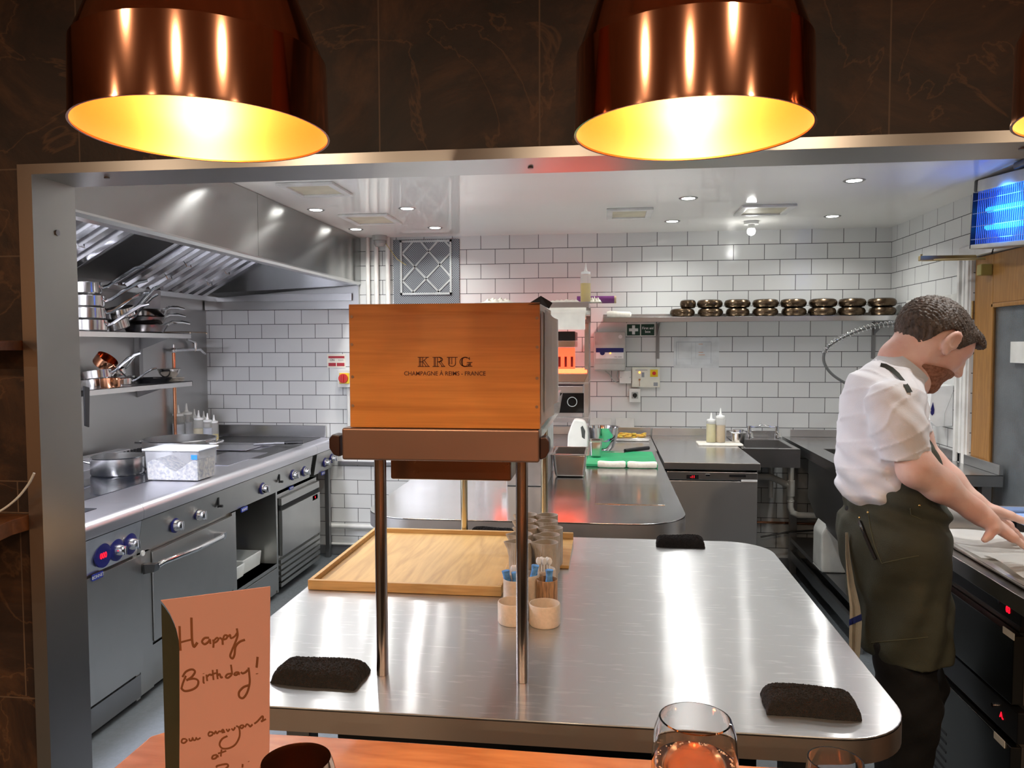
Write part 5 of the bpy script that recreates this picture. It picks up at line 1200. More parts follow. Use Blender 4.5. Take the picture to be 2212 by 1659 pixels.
ob('rolled_white_cloth', MB().tube([(a.x, 5.13, zsh+.022), (a.x+.02, 5.13, zsh+.023), ((a.x+b.x)/2, 5.125, zsh+.021), (b.x-.01, 5.13, zsh+.019), (b.x, 5.13, zsh+.018)], [.018, .022, .019, .018, .010], 12), WCLOTH, None, 'rolled white cloth at the left end of the long wall shelf', 'cloth')
# fuse box
x0, x1, z0, z1 = wb(1283, 717, 1351, 800)
fb = thing('fuse_box', ((x0+x1)/2, 5.3, z0), 'grey fuse box with a navy band and small orange light below the shelf', 'fuse box')
GB2 = mat('fusebox_grey', '#b7bab4', .4)
ob('housing', MB().box(x0, x1, 5.29, WY, z0, z1, .012), GB2, fb)
w_, h_ = x1-x0, z1-z0
ob('lower_lip', MB().box(x0+.004, x1-.004, 5.280, 5.289, z0+.006, z0+h_*.17, .004), GB2, fb)
ob('navy_band', MB().box(x0+w_*.07, x1-w_*.07, 5.2865, 5.2895, z0+h_*.47, z0+h_*.58).cyl((x0+w_*.27, 5.2895, z0+h_*.46), (x0+w_*.27, 5.2863, z0+h_*.46), .017), mat('navy_print', '#1a2064', .4), fb)
wp = ob('white_panel', MB().box(x0+w_*.07, x1-w_*.07, 5.2875, 5.2898, z0+h_*.31, z0+h_*.469), WHITEP, fb)
text('lettering', 'MK 3000', (x1-w_*.24, 5.2872, z0+h_*.35), .014, mat('grey_print', '#8a8f94', .5), fb, depth=.0002)
ob('lamp', MB().sphere((x0+w_*.52, 5.287, z0+h_*.45), .005), mat('orange_lamp', '#ff9a3c', .5, emit=8, ecol='#ff8a2a'), fb)
ob('round_seal', MB().cyl((x1-w_*.17, 5.29, z1-h_*.13), (x1-w_*.17, 5.287, z1-h_*.13), .013), WHITEP, fb)
ob('cable', MB().tube([(x0+w_*.35, 5.34, z0), (x0+w_*.5, 5.34, z0-.03), (x0+w_*.62, 5.345, z0-.07), (x0+w_*.75, 5.35, z0-.085)], .004, 8).tube([(x0+w_*.75, 5.34, z0), (x0+w_*.74, 5.345, z0-.04), (x0+w_*.8, 5.35, z0-.075)], .004, 8), GREY, fb)
# first aid sign
x0, x1, z0, z1 = wb(1352, 698, 1416, 727); DG = mat('sign_green', '#0e3a2c', .45)
fa = thing('first_aid_sign', ((x0+x1)/2, 5.36, z0), 'white bordered dark green sign reading First aid box with a white cross', 'sign')
ob('sign_plate', MB().box(x0, x1, WY-.004, WY, z0, z1, .001), LWHITE, fa)
m = .008; xm = x0+(x1-x0)*.5
ob('green_field', MB().box(x0+m, xm-m*.5, WY-.0052, WY-.0041, z0+m, z1-m), DG, fa)
gf2 = ob('green_field', MB().box(xm+m*.4, x1-m, WY-.0052, WY-.0041, z0+m, z1-m), DG, fa)
cx_ = (x0+xm)/2+.002; cz_ = (z0+z1)/2
ob('white_cross', MB().box(cx_-.031, cx_+.031, WY-.0062, WY-.0053, cz_-.010, cz_+.010).box(cx_-.010, cx_+.010, WY-.0063, WY-.0053, cz_-.031, cz_+.031), WHITEP, fa)
text('lettering', 'First aid', ((xm+x1)/2-.002, WY-.0055, cz_+.011), .024, WHITEP, fa, depth=.0003, bold=.0004); text('lettering', 'box', ((xm+x1)/2-.002, WY-.0055, cz_-.013), .024, WHITEP, fa, depth=.0003, bold=.0004)
# notice
x0, x1, z0, z1 = wb(1456, 729, 1553, 795)
nt = thing('wall_notice', ((x0+x1)/2, 5.36, z0), 'laminated white table printout taped on the tiles below the shelf', 'notice')
ob('sheet', MB().box(x0, x1, WY-.002, WY, z0, z1), mat('laminate', '#cfd3d2', .25), nt)
tl = MB(); w_, h_ = x1-x0, z1-z0
for u0, v0, u1, v1 in [(.05, .1, .06, .85), (.82, .15, .83, .85), (.05, .84, .83, .86), (.05, .1, .83, .105), (.1, .3, .105, .84), (.39, .12, .395, .82), (.48, .3, .485, .82), (.1, .3, .4, .305), (.5, .3, .82, .305)]:
    tl.box(x0+w_*u0, x0+w_*u1, WY-.0026, WY-.002, z0+h_*v0, z0+h_*v1)
ob('printed_table', tl, mat('faint_print', '#a5acb0', .5), nt)
ob('orange_print', MB().box(x0+w_*.55, x0+w_*.64, WY-.0026, WY-.002, z0+h_*.77, z0+h_*.79).box(x0+w_*.55, x0+w_*.69, WY-.0026, WY-.002, z0+h_*.42, z0+h_*.44).box(x0+w_*.55, x0+w_*.65, WY-.0026, WY-.002, z0+h_*.5, z0+h_*.52), mat('orange_print', '#cf9a78', .5), nt)
# control panel with key, stop button
x0, x1, z0, z1 = wb(1365, 793, 1425, 836)
cp_ = thing('gas_control_panel', ((x0+x1)/2, 5.34, z0), 'ivory control panel with yellow square stop button and a key', 'control panel')
IV = mat('ivory_panel', '#d9d8c9', .4)
ob('panel', MB().box(x0, x1, 5.33, WY, z0, z1, .003), IV, cp_)
w_, h_ = x1-x0, z1-z0
ob('yellow_square', MB().box(x0+w_*.65, x0+w_*.92, 5.3265, 5.3295, z0+h_*.52, z0+h_*.88), YELLOW, cp_)
ob('stop_button', MB().cyl((x0+w_*.785, 5.3264, z0+h_*.70), (x0+w_*.785, 5.314, z0+h_*.70), .012), RED, cp_)
ob('indicator_lamp', MB().sphere((x0+w_*.27, 5.3295, z0+h_*.74), .006), MATS['orange_lamp'], cp_)
ob('key', MB().cyl((x0+w_*.27, 5.3295, z0+h_*.38), (x0+w_*.27, 5.32, z0+h_*.38), .007).box(x0+w_*.265, x0+w_*.275, 5.318, 5.3285, z0+h_*.05, z0+h_*.36), CHROME, cp_)
ob('print_block', MB().box(x0+w_*.12, x0+w_*.55, 5.3285, 5.3298, z0+h_*.84, z0+h_*.87).box(x0+w_*.34, x0+w_*.44, 5.3285, 5.3298, z0+h_*.5, z0+h_*.74).box(x0+w_*.77, x0+w_*.92, 5.3285, 5.3298, z0+h_*.06, z0+h_*.24), mat('grey_print', '#8a8f94', .5), cp_)
x0, x1, z0, z1 = wb(1338, 801, 1364, 828)
jb = thing('junction_box', ((x0+x1)/2, 5.34, z0), 'plain white junction box left of the ivory control panel', 'junction box')
ob('housing', MB().box(x0, x1-.002, 5.335, WY, z0, z1, .003), LWHITE, jb)
for u in (.12, .88): ob('screw', MB().cyl((x0+(x1-x0)*u, 5.3345, (z0+z1)/2), (x0+(x1-x0)*u, 5.332, (z0+z1)/2), .003, seg=10), STEELD, jb)
x0, x1, z0, z1 = wb(1359, 838, 1383, 868)
rs_ = thing('rotary_switch', ((x0+x1)/2, 5.33, z0), 'square white switch box with black rotary knob under the control panel', 'switch')
ob('housing', MB().box(x0, x1, 5.32, WY, z0, z1-.003, .004), LWHITE, rs_)
cx_, cz_ = (x0+x1)/2, (z0+z1)/2
ob('grey_plate', MB().box(cx_-.022, cx_+.022, 5.316, 5.3195, cz_-.022, cz_+.022, .002), GREY, rs_)
ob('black_knob', MB().cyl((cx_, 5.3155, cz_), (cx_, 5.308, cz_), .015).box(cx_-.004, cx_+.004, 5.296, 5.308, cz_-.019, cz_+.015, .002), BLACKP, rs_)
for k, (p0, p1, lb) in enumerate([(1273, 1320, 'double wall socket behind the mixing bowl rim'), (1330, 1370, 'white double wall socket just right of the mixing bowl')]):
    x0, x1, z0, z1 = wb(p0, 903, p1, 930); so = thing('wall_socket', ((x0+x1)/2, 5.35, z0), lb, 'socket', 'wall sockets above the worktable')
    ob('face_plate', MB().box(x0, x1, 5.352, WY, z0, z1, .003), LWHITE, so); ob('trunking', MB().box((x0+x1)/2-.01, (x0+x1)/2+.01, 5.356, WY, z0-.05, z0-.001), LWHITE, so)

# ================================================================== BACK COUNTER WITH FRIDGE
CY = 4.12
cx0, cx1 = .306, AY(1643, 1002, CY).x
bc_ = thing('back_counter', ((cx0+cx1)/2, 4.7, 0), 'steel counter against the tiled wall with upstand and open slot, above the right fridge', 'counter')
ob('counter_top', MB().box(cx0, cx1, CY, WY, IZ-.036, IZ, .002), STEEL, bc_)
xq = AY(1625, 950, 5.30).x
ob('upstand', MB().box(AY(1402, 950, 5.34).x+.02, cx1-.01, 5.345, WY, IZ+.0005, IZ+.052, .002), STEEL, bc_)
for xa_, xb_ in ((cx0+.001, cx0+.005), (cx1-.005, cx1-.001)): ob('side_panel', MB().box(xa_, xb_, CY+.07, WY-.01, 0, IZ-.037), STEELD, bc_)
zr = AY(1540, 1019, CY+.02).z
ob('slot_back', MB().box(cx0+.045, cx1-.045, CY+.5, CY+.51, zr+.002, IZ-.037), BLACKM, bc_)
zr = AY(1540, 1019, CY+.02).z
uf = thing('refrigerator', ((cx0+cx1)/2, 4.45, 0), 'undercounter fridge with plain steel door and red digits under the back counter', 'fridge')
fx0, fx1 = cx0+.046, cx1-.008
fx1 = cx1-.046
fx0 = AY(1440, 1050, CY+.02).x
ob('cabinet', MB().box(fx0, fx1+.03, CY+.065, 4.95, .05, zr-.004, .003), STEELD, uf)
ob('door', MB().box(fx0, fx1+.034, CY+.012, CY+.058, .09, AY(1540, 1040, CY).z, .004), mat('fridge_door_steel', (.45, .45, .45), .28, 1, .02, 3, aniso=.8, tan=(0, 0, 1)), uf)
zc0 = AY(1540, 1038, CY).z
cpn = ob('control_strip', MB().box(fx0, fx1+.034, CY+.010, CY+.06, zc0, zr, .003), STEEL, uf)
x0, x1, z0, z1 = wb(1483, 1025, 1509, 1035, CY+.008); dd = ob('display', MB().box(x0, x1, CY+.006, CY+.0095, z0, z1), BLACKP, uf)
text('red_digits', '-11', ((x0+x1)/2, CY+.0055, (z0+z1)/2), .019, LED, dd, depth=.0002, bold=.0003)
x0, x1, z0, z1 = wb(1575, 1025, 1611, 1031, CY+.008); ob('vent_slot', MB().box(x0, x1, CY+.007, CY+.0095, z0, z1), BLACKP, uf)
x0, x1, z0, z1 = wb(1524, 1024, 1534, 1029, CY+.008); ob('lock', MB().box(x0, x1, CY+.006, CY+.0095, z0, z1, .001), CHROME, uf)
x0, x1, z0, z1 = wb(1601, 1036, 1636, 1041, CY+.010); ob('white_tag', MB().box(x0, x1, CY+.0085, CY+.0115, z0, z1), LWHITE, uf)
for x in (fx0+.05, fx1-.05): ob('foot', MB().cyl((x, CY+.1, 0), (x, CY+.1, .05), .02), STEELD, uf)
# things in the open slot on the fridge
q = AY(1485, 1005, CY+.06)
for i, (px, r) in enumerate([(1450, .03), (1485, .045)]):
    q = AY(px, 1008, CY+.11); ob('slot_bowl', MB().lathe([(0, 0), (r*.6, 0), (r, .024), (r+.002, .026), (r-.003, .024), (r*.55, .004), (0, .004)], (q.x, CY+.13, zr-.0035), 26), PAN if i else WHITEP, None, ['small pale bowl at the left end of the slot under the back counter', 'steel bowl in the slot under the back counter'][i], 'bowl', 'bowls in the slot under the counter')
q = AY(1560, 1010, CY+.1); ob('folded_paper', MB().box(AY(1525, 1010, CY+.1).x, AY(1612, 1010, CY+.1).x, CY+.1, CY+.3, zr-.0035, zr+.006, .002), PAPER, None, 'flat white papers lying in the slot under the back counter', 'papers')
# cloth + bottles + steel tub on the counter
p = AZ(1555, 962, IZ)
a, b = AZ(1507, 961, IZ), AZ(1612, 961, IZ)
ob('folded_white_cloth', MB().box(a.x, b.x-.03, a.y-.05, a.y+.10, IZ+.0006, IZ+.013, .005), WCLOTH, None, 'folded white cloth under the two sauce bottles on the back counter', 'cloth')
cyb = a.y+.03
for i, (px, col, fh, hh, lb) in enumerate([(1536, '#e6dc90', .62, .185, 'squeeze bottle of pale yellow sauce, left on the white cloth'), (1556, '#d9b878', .5, .215, 'squeeze bottle of brown sauce, taller, right on the white cloth')]):
    s_ = bottle_proto(col, fh, hh, .03); q = AY(px, 950, cyb); s_.location = (q.x, cyb, IZ+.0135); s_['label'] = lb; s_['group'] = 'sauce bottles on the back counter'
q = AY(1594, 958, cyb+.02); 
st = thing('steel_tub', (q.x, cyb+.02, IZ), 'small round steel tub with a loose lid at the right end of the back counter', 'tub')
ob('tub_body', MB().lathe([(0, 0), (.036, 0), (.042, .07), (.045, .072), (.040, .07), (.034, .004), (0, .004)], (q.x, cyb+.02, IZ+.0008), 28), PAN, st)
ob('lid', MB().box(q.x-.048, q.x+.048, cyb-.025, cyb+.06, IZ+.0745, IZ+.079, .002), CHROME, st)
ob('inner_bowl', MB().lathe([(0, 0), (.03, 0), (.034, .014), (.02, .018), (0, .018)], (q.x, cyb+.02, IZ+.0795), 24), PAN, st)
# yellow food tray near the wall
x0, x1 = AY(1328, 955, 5.1).x, AY(1400, 955, 5.1).x
ft = thing('steel_tray', ((x0+x1)/2, 5.1, IZ), 'shallow steel tray with yellow food near the wall sockets', 'tray')
ob('tray_body', frust(x0, x1, 5.0, 5.2, IZ+.0008, IZ+.02, .006, .004), PAN, ft)
rn = random.Random(5); fm = MB()
for k in range(46): fm.sphere((rn.uniform(x0+.01, x1-.02), rn.uniform(5.01, 5.18), IZ+.024+rn.uniform(0, .012)), rn.uniform(.007, .013), (1.4, 1, .6), 8)
ob('yellow_food', fm, mat('yellow_food', '#dc9c2c', .5, 0, .2, 40, col2='#c9b23c'), ft, kind='stuff')

# ================================================================== HAND SINK
sx0, sx1 = cx1+.012, AY(1729, 985, 4.74).x; sy0 = 4.74
sk = thing('hand_sink', ((sx0+sx1)/2, 5.0, .6), 'small wall-hung steel hand sink with two lever taps between counter and long sink', 'sink')
zf = AY(1665, 968, sy0).z; zl = AY(1665, 1011, sy0).z
def hollow(x0, x1, y0, y1, zb_, zt_, bx0, bx1, by0, by1, dp, rim=.002):
    mb = MB(); mb.box(x0, x1, y0, y0+.003, zb_, zt_).box(x0, x0+.003, y0+.003, y1, zb_, zt_).box(x1-.003, x1, y0+.003, y1, zb_, zt_)
    for a in ((x0, x1, y0, by0), (x0, x1, by1, y1), (x0, bx0, by0, by1), (bx1, x1, by0, by1)): mb.box(*a, zt_-.0025, zt_+.0005)
    mb.box(bx0, bx1, by0, by0+.002, zt_-dp, zt_-.002).box(bx0, bx1, by1-.002, by1, zt_-dp, zt_-.002).box(bx0, bx0+.002, by0, by1, zt_-dp, zt_-.002).box(bx1-.002, bx1, by0, by1, zt_-dp, zt_-.002).box(bx0, bx1, by0, by1, zt_-dp-.002, zt_-dp)
    return mb
zl = max(zl, .775)
ob('basin', hollow(sx0, sx1, sy0, WY, .785, IZ-.004, sx0+.03, sx1-.03, sy0+.05, WY-.17, .115), mat('sink_steel', (.5, .5, .5), .25, 1, .02), sk)
ob('sink_splash', MB().box(sx0, sx1, WY-.012, WY, IZ-.003, IZ+.04, .002), STEEL, sk)
for i, px in enumerate((1620, 1698)):
    q = AY(px, 950, 5.22); s_ = -1 if i else 1
    q = Vector((min(max(q.x, sx0+.03), sx1-.03), 5.25, 0)); z = IZ-.003
    tp = ob('tap', MB().cyl((q.x, 5.25, z), (q.x, 5.25, z+.06), .014, .012).cyl((q.x, 5.25, z+.06), (q.x, 5.25, z+.085), .013).tube([(q.x, 5.25, z+.03), (q.x, 5.22, z+.045), (q.x, 5.16, z+.042), (q.x, 5.145, z+.02)], .009, 10), CHROME, sk)
    ob('lever', MB().tube([(q.x, 5.25, z+.082), (q.x+s_*.03, 5.25, z+.078), (q.x+s_*.07, 5.25, z+.088), (q.x+s_*.085, 5.25, z+.10)], [.008, .005, .006, .008], 8), CHROME, tp)
WPVC = mat('white_waste_pipe', '#c9c9c3', .45)
px_ = AY(1708, 1060, 5.0); xw = px_.x
wpz = AY(1708, 1112, 5.0).z
wp = thing('waste_pipe', (xw, 5.0, wpz), 'white plastic waste pipe with trap bending right below the hand sink', 'pipe')
ob('down_pipe', MB().tube([(xw, 5.0, .784), (xw, 5.0, wpz+.05), (xw+.012, 5.0, wpz+.015), (xw+.05, 5.0, wpz), (xw+.45, 5.02, wpz-.012)], .019, 14), WPVC, wp)
ob('collar', MB().cyl((xw, 5.0, wpz+.22), (xw, 5.0, wpz+.12), .025).cyl((xw, 5.0, wpz+.095), (xw, 5.0, wpz+.085), .023), WPVC, wp)
ob('side_branch', MB().tube([(xw-.25, 5.05, wpz+.235), (xw-.12, 5.03, wpz+.235), (xw-.01, 5.0, wpz+.19)], .021, 12), WPVC, wp)
q = AY(1665, 1060, 5.05); ob('trap_stub', MB().cyl((q.x, 5.05, .784), (q.x, 5.05, AY(1665, 1075, 5.05).z), .015), WPVC, wp)
ob('copper_supply_pipe', MB().cyl((cx1-.03, 5.33, AY(1680, 1128, 5.33).z), (1.5, 5.33, AY(1680, 1130, 5.33).z), .008), COPPER, None, 'thin copper pipe along the wall below the hand sink', 'pipe')
a, b = AY(1643, 1160, 5.2), AY(1770, 1145, 5.2); ob('black_cable', MB().tube([tuple(a), tuple((a+b)/2+Vector((0, 0, .012))), tuple(b)], .006, 8), BLACKP, None, 'black cable sagging across the wall under the hand sink', 'cable')

# ================================================================== LONG SINK ALONG THE RIGHT WALL
lx0, ly0, ly1 = 1.185, 3.86, WY
lsn = thing('long_sink_unit', (1.5, 4.6, 0), 'long stainless sink unit along the right wall with deep bowl and lower shelf', 'sink')
SKD = mat('sink_dark_steel', (.34, .34, .34), .33, 1, .03, 3)
ob('sink_top', hollow(lx0, XR-.002, ly0, ly1, IZ-.055, IZ, lx0+.10, XR-.12, 4.02, 4.75, .27), mat('sink_steel', (.5, .5, .5), .25, 1, .02), lsn)
ob('bowl_shell', MB().prism([(4.0, IZ-.056), (4.8, IZ-.056), (4.8, .60), (4.62, .52), (4.0, .47)], 'x', lx0+.03, XR-.1), SKD, lsn)
ob('upstand', MB().box(XR-.016, XR-.001, 4.36, ly1-.02, IZ+.001, IZ+.05, .002).box(lx0+.05, XR-.02, ly1-.016, ly1-.001, IZ+.001, IZ+.05, .002), STEEL, lsn)
ob('end_splash', MB().box(1.47, XR-.002, ly0, ly0+.01, IZ+.001, IZ+.0, .0) if 0 else MB().box(XR-.02, XR-.001, ly0, 4.355, IZ+.001, IZ+.05, .002), STEEL, lsn)
for y in (ly0+.05, 5.25):
    for x in (lx0+.05, XR-.06): ob('leg', MB().box(x-.022, x+.022, y-.022, y+.022, .0, IZ-.056, .002), STEELD, lsn)
ob('lower_shelf', MB().box(lx0+.03, XR-.05, ly0+.075, 5.22, .222, .25, .002), STEELD, lsn)
ob('bottom_rail', MB().box(lx0+.03, lx0+.05, ly0+.075, 5.22, .10, .16), STEELD, lsn)
q = AY(1793, 1230, 4.42)
jc = thing('jerrycan', (q.x, 4.45, .25), 'white plastic jerrycan with carry handle on the lower shelf of the long sink', 'jerrycan')
w_ = .145; h_ = .30; jx = AY(1795, 1200, 4.40).x+.02
P = [(jx-w_/2, .26), (jx-w_/2+.01, .2505), (jx+w_/2-.01, .2505), (jx+w_/2, .26), (jx+w_/2, .25+h_*.78), (jx+w_*.42, .25+h_*.96), (jx-w_*.1, .25+h_), (jx-w_*.26, .25+h_*.98), (jx-w_/2, .25+h_*.74)]
ob('can_body', MB().prism(P, 'y', 4.40, 4.58, .016), mat('jerrycan_plastic', '#d6d8d4', .35), jc)
ob('handle_hole', MB().prism([(jx-.03, .25+h_*.84), (jx+.05, .25+h_*.82), (jx+.05, .25+h_*.89), (jx-.03, .25+h_*.91)], 'y', 4.3975, 4.402), BLACKP, jc)
ob('cap', MB().cyl((jx+.055, 4.49, .25+h_*.93), (jx+.075, 4.49, .25+h_*1.02), .018), WHITEP, jc)
b0 = ob('white_sack', MB().sphere((jx+.11, 4.25, .37), .06, (.8, 1, 1.95), 20), mat('thin_white_bag', '#dfe0de', .6, bump=.5, bscale=30), None, 'white plastic bag hanging half hidden behind the chef at the long sink', 'bag')
# small tap of the long sink, tray in the sink
q = AX(2006, 985, 1.80); lt = thing('bib_tap', (1.8, q.y, IZ), 'small chrome cross-head tap at the long sink behind the chef', 'tap')
ob('body', MB().cyl((1.8, q.y, IZ+.0005), (1.8, q.y, IZ+.09), .014).cyl((1.8, q.y-.03, IZ+.10), (1.8, q.y+.03, IZ+.10), .006).cyl((1.77, q.y, IZ+.10), (1.83, q.y, IZ+.10), .006).tube([(1.8, q.y, IZ+.05), (1.74, q.y, IZ+.06), (1.71, q.y, IZ+.03)], .009, 10), CHROME, lt)
a, b = AY(1775, 962, 4.5), AY(1835, 1000, 4.3)
ob('oven_tray', MB().box(lx0+.14, lx0+.5, 4.1, 4.6, 0, .02, .004).xf(Matrix.Translation((0, 0, IZ-.005)) @ Matrix.Rotation(-.0, 4, 'X')) if 0 else MB().prism([(4.05, IZ-.03), (4.055, IZ-.036), (4.62, IZ+.012), (4.615, IZ+.022)], 'x', lx0+.13, lx0+.5), CHROME, None, 'flat tray lying across the bowl of the long sink', 'tray')
# pre-rinse hose
hp = [AY(x, y, 4.72) for x, y in ((1780, 765), (1790, 748), (1812, 733), (1840, 720), (1870, 709), (1905, 702), (1945, 699))]
def catmull(P, n):
    P = [2*P[0]-P[1]]+list(P)+[2*P[-1]-P[-2]]; out = []
    for i in range(1, len(P)-2):
        for k in range(n):
            t = k/n; out.append(.5*((2*P[i])+(-P[i-1]+P[i+1])*t+(2*P[i-1]-5*P[i]+4*P[i+1]-P[i+2])*t*t+(-P[i-1]+3*P[i]-3*P[i+1]+P[i+2])*t**3))
    return out+[P[-2]]
hs = thing('spray_hose', tuple(AY(1850, 760, 4.72)), 'pre-rinse spray hose wrapped in a chrome spring, arching behind the chef', 'hose')
low = [AY(x, y, 4.72) for x, y in ((1780, 765), (1781, 785), (1795, 806), (1820, 824), (1850, 838), (1900, 850))]
ext = hp+[AY(1985, 700, 4.72), AY(2020, 712, 4.72)]
ob('rubber_hose', MB().tube(catmull(low[::-1]+ext[1:], 8), .0085, 10), mat('grey_hose', '#6b6d6c', .3, .3), hs)
cc = catmull(ext, 60); L_ = 0; cum = [0]
for a, b in zip(cc, cc[1:]): L_ += (b-a).length; cum.append(L_)
pitch = .0245; hx = []
for i in range(len(cc)):
    t = (cc[min(i+1, len(cc)-1)]-cc[max(i-1, 0)]).normalized(); u = Vector((0, 1, 0)); w = t.cross(u).normalized(); ph = 2*math.pi*cum[i]/pitch
    hx.append(cc[i]+(u*math.cos(ph)+w*math.sin(ph))*.017)
ob('spring_coil', MB().tube(hx, .0026, 6), CHROME, hs)
ob('riser', MB().tube([AY(2020, 712, 4.72), AY(2035, 730, 4.72), (AY(2035, 730, 4.72).x, 4.72, IZ)], .012, 10), CHROME, hs)
# paper towel dispenser plate and soap dispensers on the right wall
a, b = AX(1955, 650, 1.845), AX(2078, 632, 1.845)
bd = thing('wall_splash_board', (1.85, 4.7, 1.2), 'large white plastic board on the right wall behind the chef head', 'board')
ob('board', MB().box(1.852, XR-.001, DY1+.135, a.y, AX(2078, 760, 1.85).z, a.z, .002), LWHITE, bd)
q = AX(1962, 700, 1.80)
tw = thing('towel_dispenser', (1.8, q.y, q.z), 'white wall dispenser with blue drop mark, mostly behind the chef head', 'dispenser')
ob('housing', MB().box(1.80, 1.851, q.y-.11, q.y+.05, q.z-.11, q.z+.10, .012), WHITEP, tw)
def drop(X, cy, cz, s, par):
    P = [(cy, cz+s)]+[(cy+s*.36*math.cos(t), cz-s*.35+s*.42*math.sin(t)) for t in [math.pi*.12-k*math.pi*1.24/10 for k in range(11)]]
    return ob('blue_drop', MB().prism(P, 'x', X-.002, X), BLUEP, par)
drop(1.7995, q.y+.025, q.z, .05, tw)
xa = 1.745; a, b = AX(2002, 860, xa), AX(2060, 925, XR)
sd_ = thing('soap_dispenser', (1.8, a.y, 1.05), 'white soap dispenser with blue drop, on the right wall under the chef chin', 'dispenser')
dy0 = AX(2058, 870, 1.86).y; dy1 = dy0+.115; dz0, dz1 = AX(2050, 922, 1.85).z, AX(2058, 832, 1.85).z
ob('housing', MB().prism([(xa+.012, dz1-.01), (XR-.001, dz1), (XR-.001, dz0+.004), (xa+.035, dz0), (xa, dz0+.03), (xa-.004, dz0+.1), (xa+.006, dz1-.025)], 'y', dy0, dy1, .006), WHITEP, sd_)
cz__ = (dz0+dz1)/2-.02
ob('blue_drop', MB().prism([(xa+.014, cz__+.04), (xa+.022, cz__+.0), (xa+.020, cz__-.022), (xa+.010, cz__-.032), (xa+.003, cz__-.02), (xa+.004, cz__+.005)], 'y', dy0-.0025, dy0-.0002), BLUEP, sd_)
ob('seam_line', MB().tube([(XR-.006, dy0-.0005, dz1-.04), (XR-.03, dy0-.0005, cz__+.02), (XR-.045, dy0-.0005, cz__-.02), (XR-.046, dy0-.0005, dz0+.006)], .0008, 6), GREY, sd_)
# ------------------------------------------------------------------ fly killer
fk = thing('insect_killer', (1.8, 3.6, 2.0), 'blue glowing electric insect killer on the right wall above the door', 'insect killer')
Mk = Matrix.Translation((0, 3.93, 2.0)) @ Matrix.Rotation(.085, 4, 'X') @ Matrix.Translation((0, -3.93, -2.0))
ky0, ky1, kz0, kz1, kx0, kx1 = 3.36, 3.93, 1.995, 2.235, 1.72, 1.835
SILV = mat('silver_plastic', '#b9b7b0', .4, .3)
def kb(*a, **k): return MB().box(*a, **k).xf(Mk)
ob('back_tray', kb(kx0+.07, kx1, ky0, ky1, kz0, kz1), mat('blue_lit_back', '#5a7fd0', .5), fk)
ob('top_rail', MB().box(kx0, kx1, ky0, ky1-.03, kz1-.0, kz1+.055, .006).xf(Mk), SILV, fk)
ob('bottom_rail', kb(kx0, kx1, ky0, ky1, kz0-.022, kz0-.001, bev=.004), SILV, fk)
ob('end_cap', kb(kx0+.0, kx1, ky1-.029, ky1+.006, kz1+.002, kz1+.058, bev=.008), BLACKP, fk)
ob('end_frame', kb(kx0, kx1, ky1, ky1+.006, kz0-.02, kz1), BLACKP, fk)
for zz in (kz0+.075, kz0+.155):
    m_ = MB().cyl((kx0+.045, ky0+.03, zz), (kx0+.045, ky1-.06, zz), .013, seg=18).xf(Mk)
    ob('uv_tube', m_, mat('uv_tube_glow', '#66c8ff', .4, emit=4, ecol='#1e8cff'), fk)
gm = MB()
for k in range(30): gm.box(kx0+.002, kx0+.005, ky0+.018*k, ky0+.018*k+.003, kz0, kz1)
for k in range(4): gm.box(kx0+.001, kx0+.006, ky0, ky1, kz0+.06*k+.02, kz0+.06*k+.023)
gm.xf(Mk); ob('wire_grid', gm, mat('grid_blue_steel', (.25, .3, .5), .35, 1), fk)
light('AREA', 'uv_glow', (kx0-.012, 3.62, 2.10), 2.2, (.05, .28, 1.0), .24, rot=(0, -math.pi/2, 0))
light('POINT', 'uv_spill', (1.78, 3.5, 2.275), .35, (.06, .22, 1.0), .02)
q = AX(2103, 470, 1.84)
ob('power_lead', MB().box(1.832, 1.86, ky1+.012, ky1+.045, 2.06, 2.11, .004).tube([(1.845, ky1+.03, 2.06), (1.845, ky1+.03, 2.0), (1.845, ky1+.05, 1.97), (1.845, 3.99, 2.045-.09)], .004, 8), BLACKP, fk)
ob('black_hook', MB().box(1.70, 1.83, 3.30, 3.52, kz1+.02, kz1+.05, .008), BLACKP, fk)

# ================================================================== RIGHT COUNTER WITH DRAWERS (chef works here)
RX = 1.012
ry1 = 2.735
cr_ = thing('prep_counter', (1.4, 2.2, 0), 'dark refrigerated counter under the chef hands with red digit displays', 'counter')
ob('counter_top', MB().box(RX, XR-.003, YI+.03, ry1, IZ-.045, IZ, .003), mat('prep_top_steel', (.48, .46, .44), .3, 1, .03, 6), cr_)
ob('upstand', MB().box(RX+.03, XR-.003, ry1+.001, ry1+.012, IZ-.04, IZ+.078, .002), STEEL, cr_)
DKF = mat('drawer_front_dark_reflection', (.10, .10, .095), .32, 1, .03, 4)  # dark reflection in the fronts is put into their base colour
SIDE = mat('lit_side_steel', (.34, .30, .26), .35, 1, .03, 4)  # same unit, lit tone of the end face put into its colour
dx = RX+.038
ob('carcass', MB().box(dx+.03, XR-.005, 2.13, ry1-.01, .06, IZ-.046), DKF, cr_)
q1, q2 = AX(2190, 1375, dx), AX(2180, 1612, dx); yE = 2.10
def cbox(name, y0, y1, z0, z1, m, x=dx, th=.028): return ob(name, MB().box(x, x+th, y0, y1, z0, z1, .003), m, cr_)
zt1, zb1, zt2 = q1.z, AX(2170, 1510, dx).z, q2.z
d1 = cbox('drawer_front', yE, 2.66, zb1, zt1, DKF); d2 = cbox('drawer_front', yE, 2.66, .12, zt2, DKF)
ob('drawer_side', MB().box(dx+.0285, XR-.01, yE+.002, 2.128, zb1, zt1), SIDE, d1); ob('drawer_side', MB().box(dx+.0285, XR-.01, yE+.002, 2.128, .12, zt2), SIDE, d2)
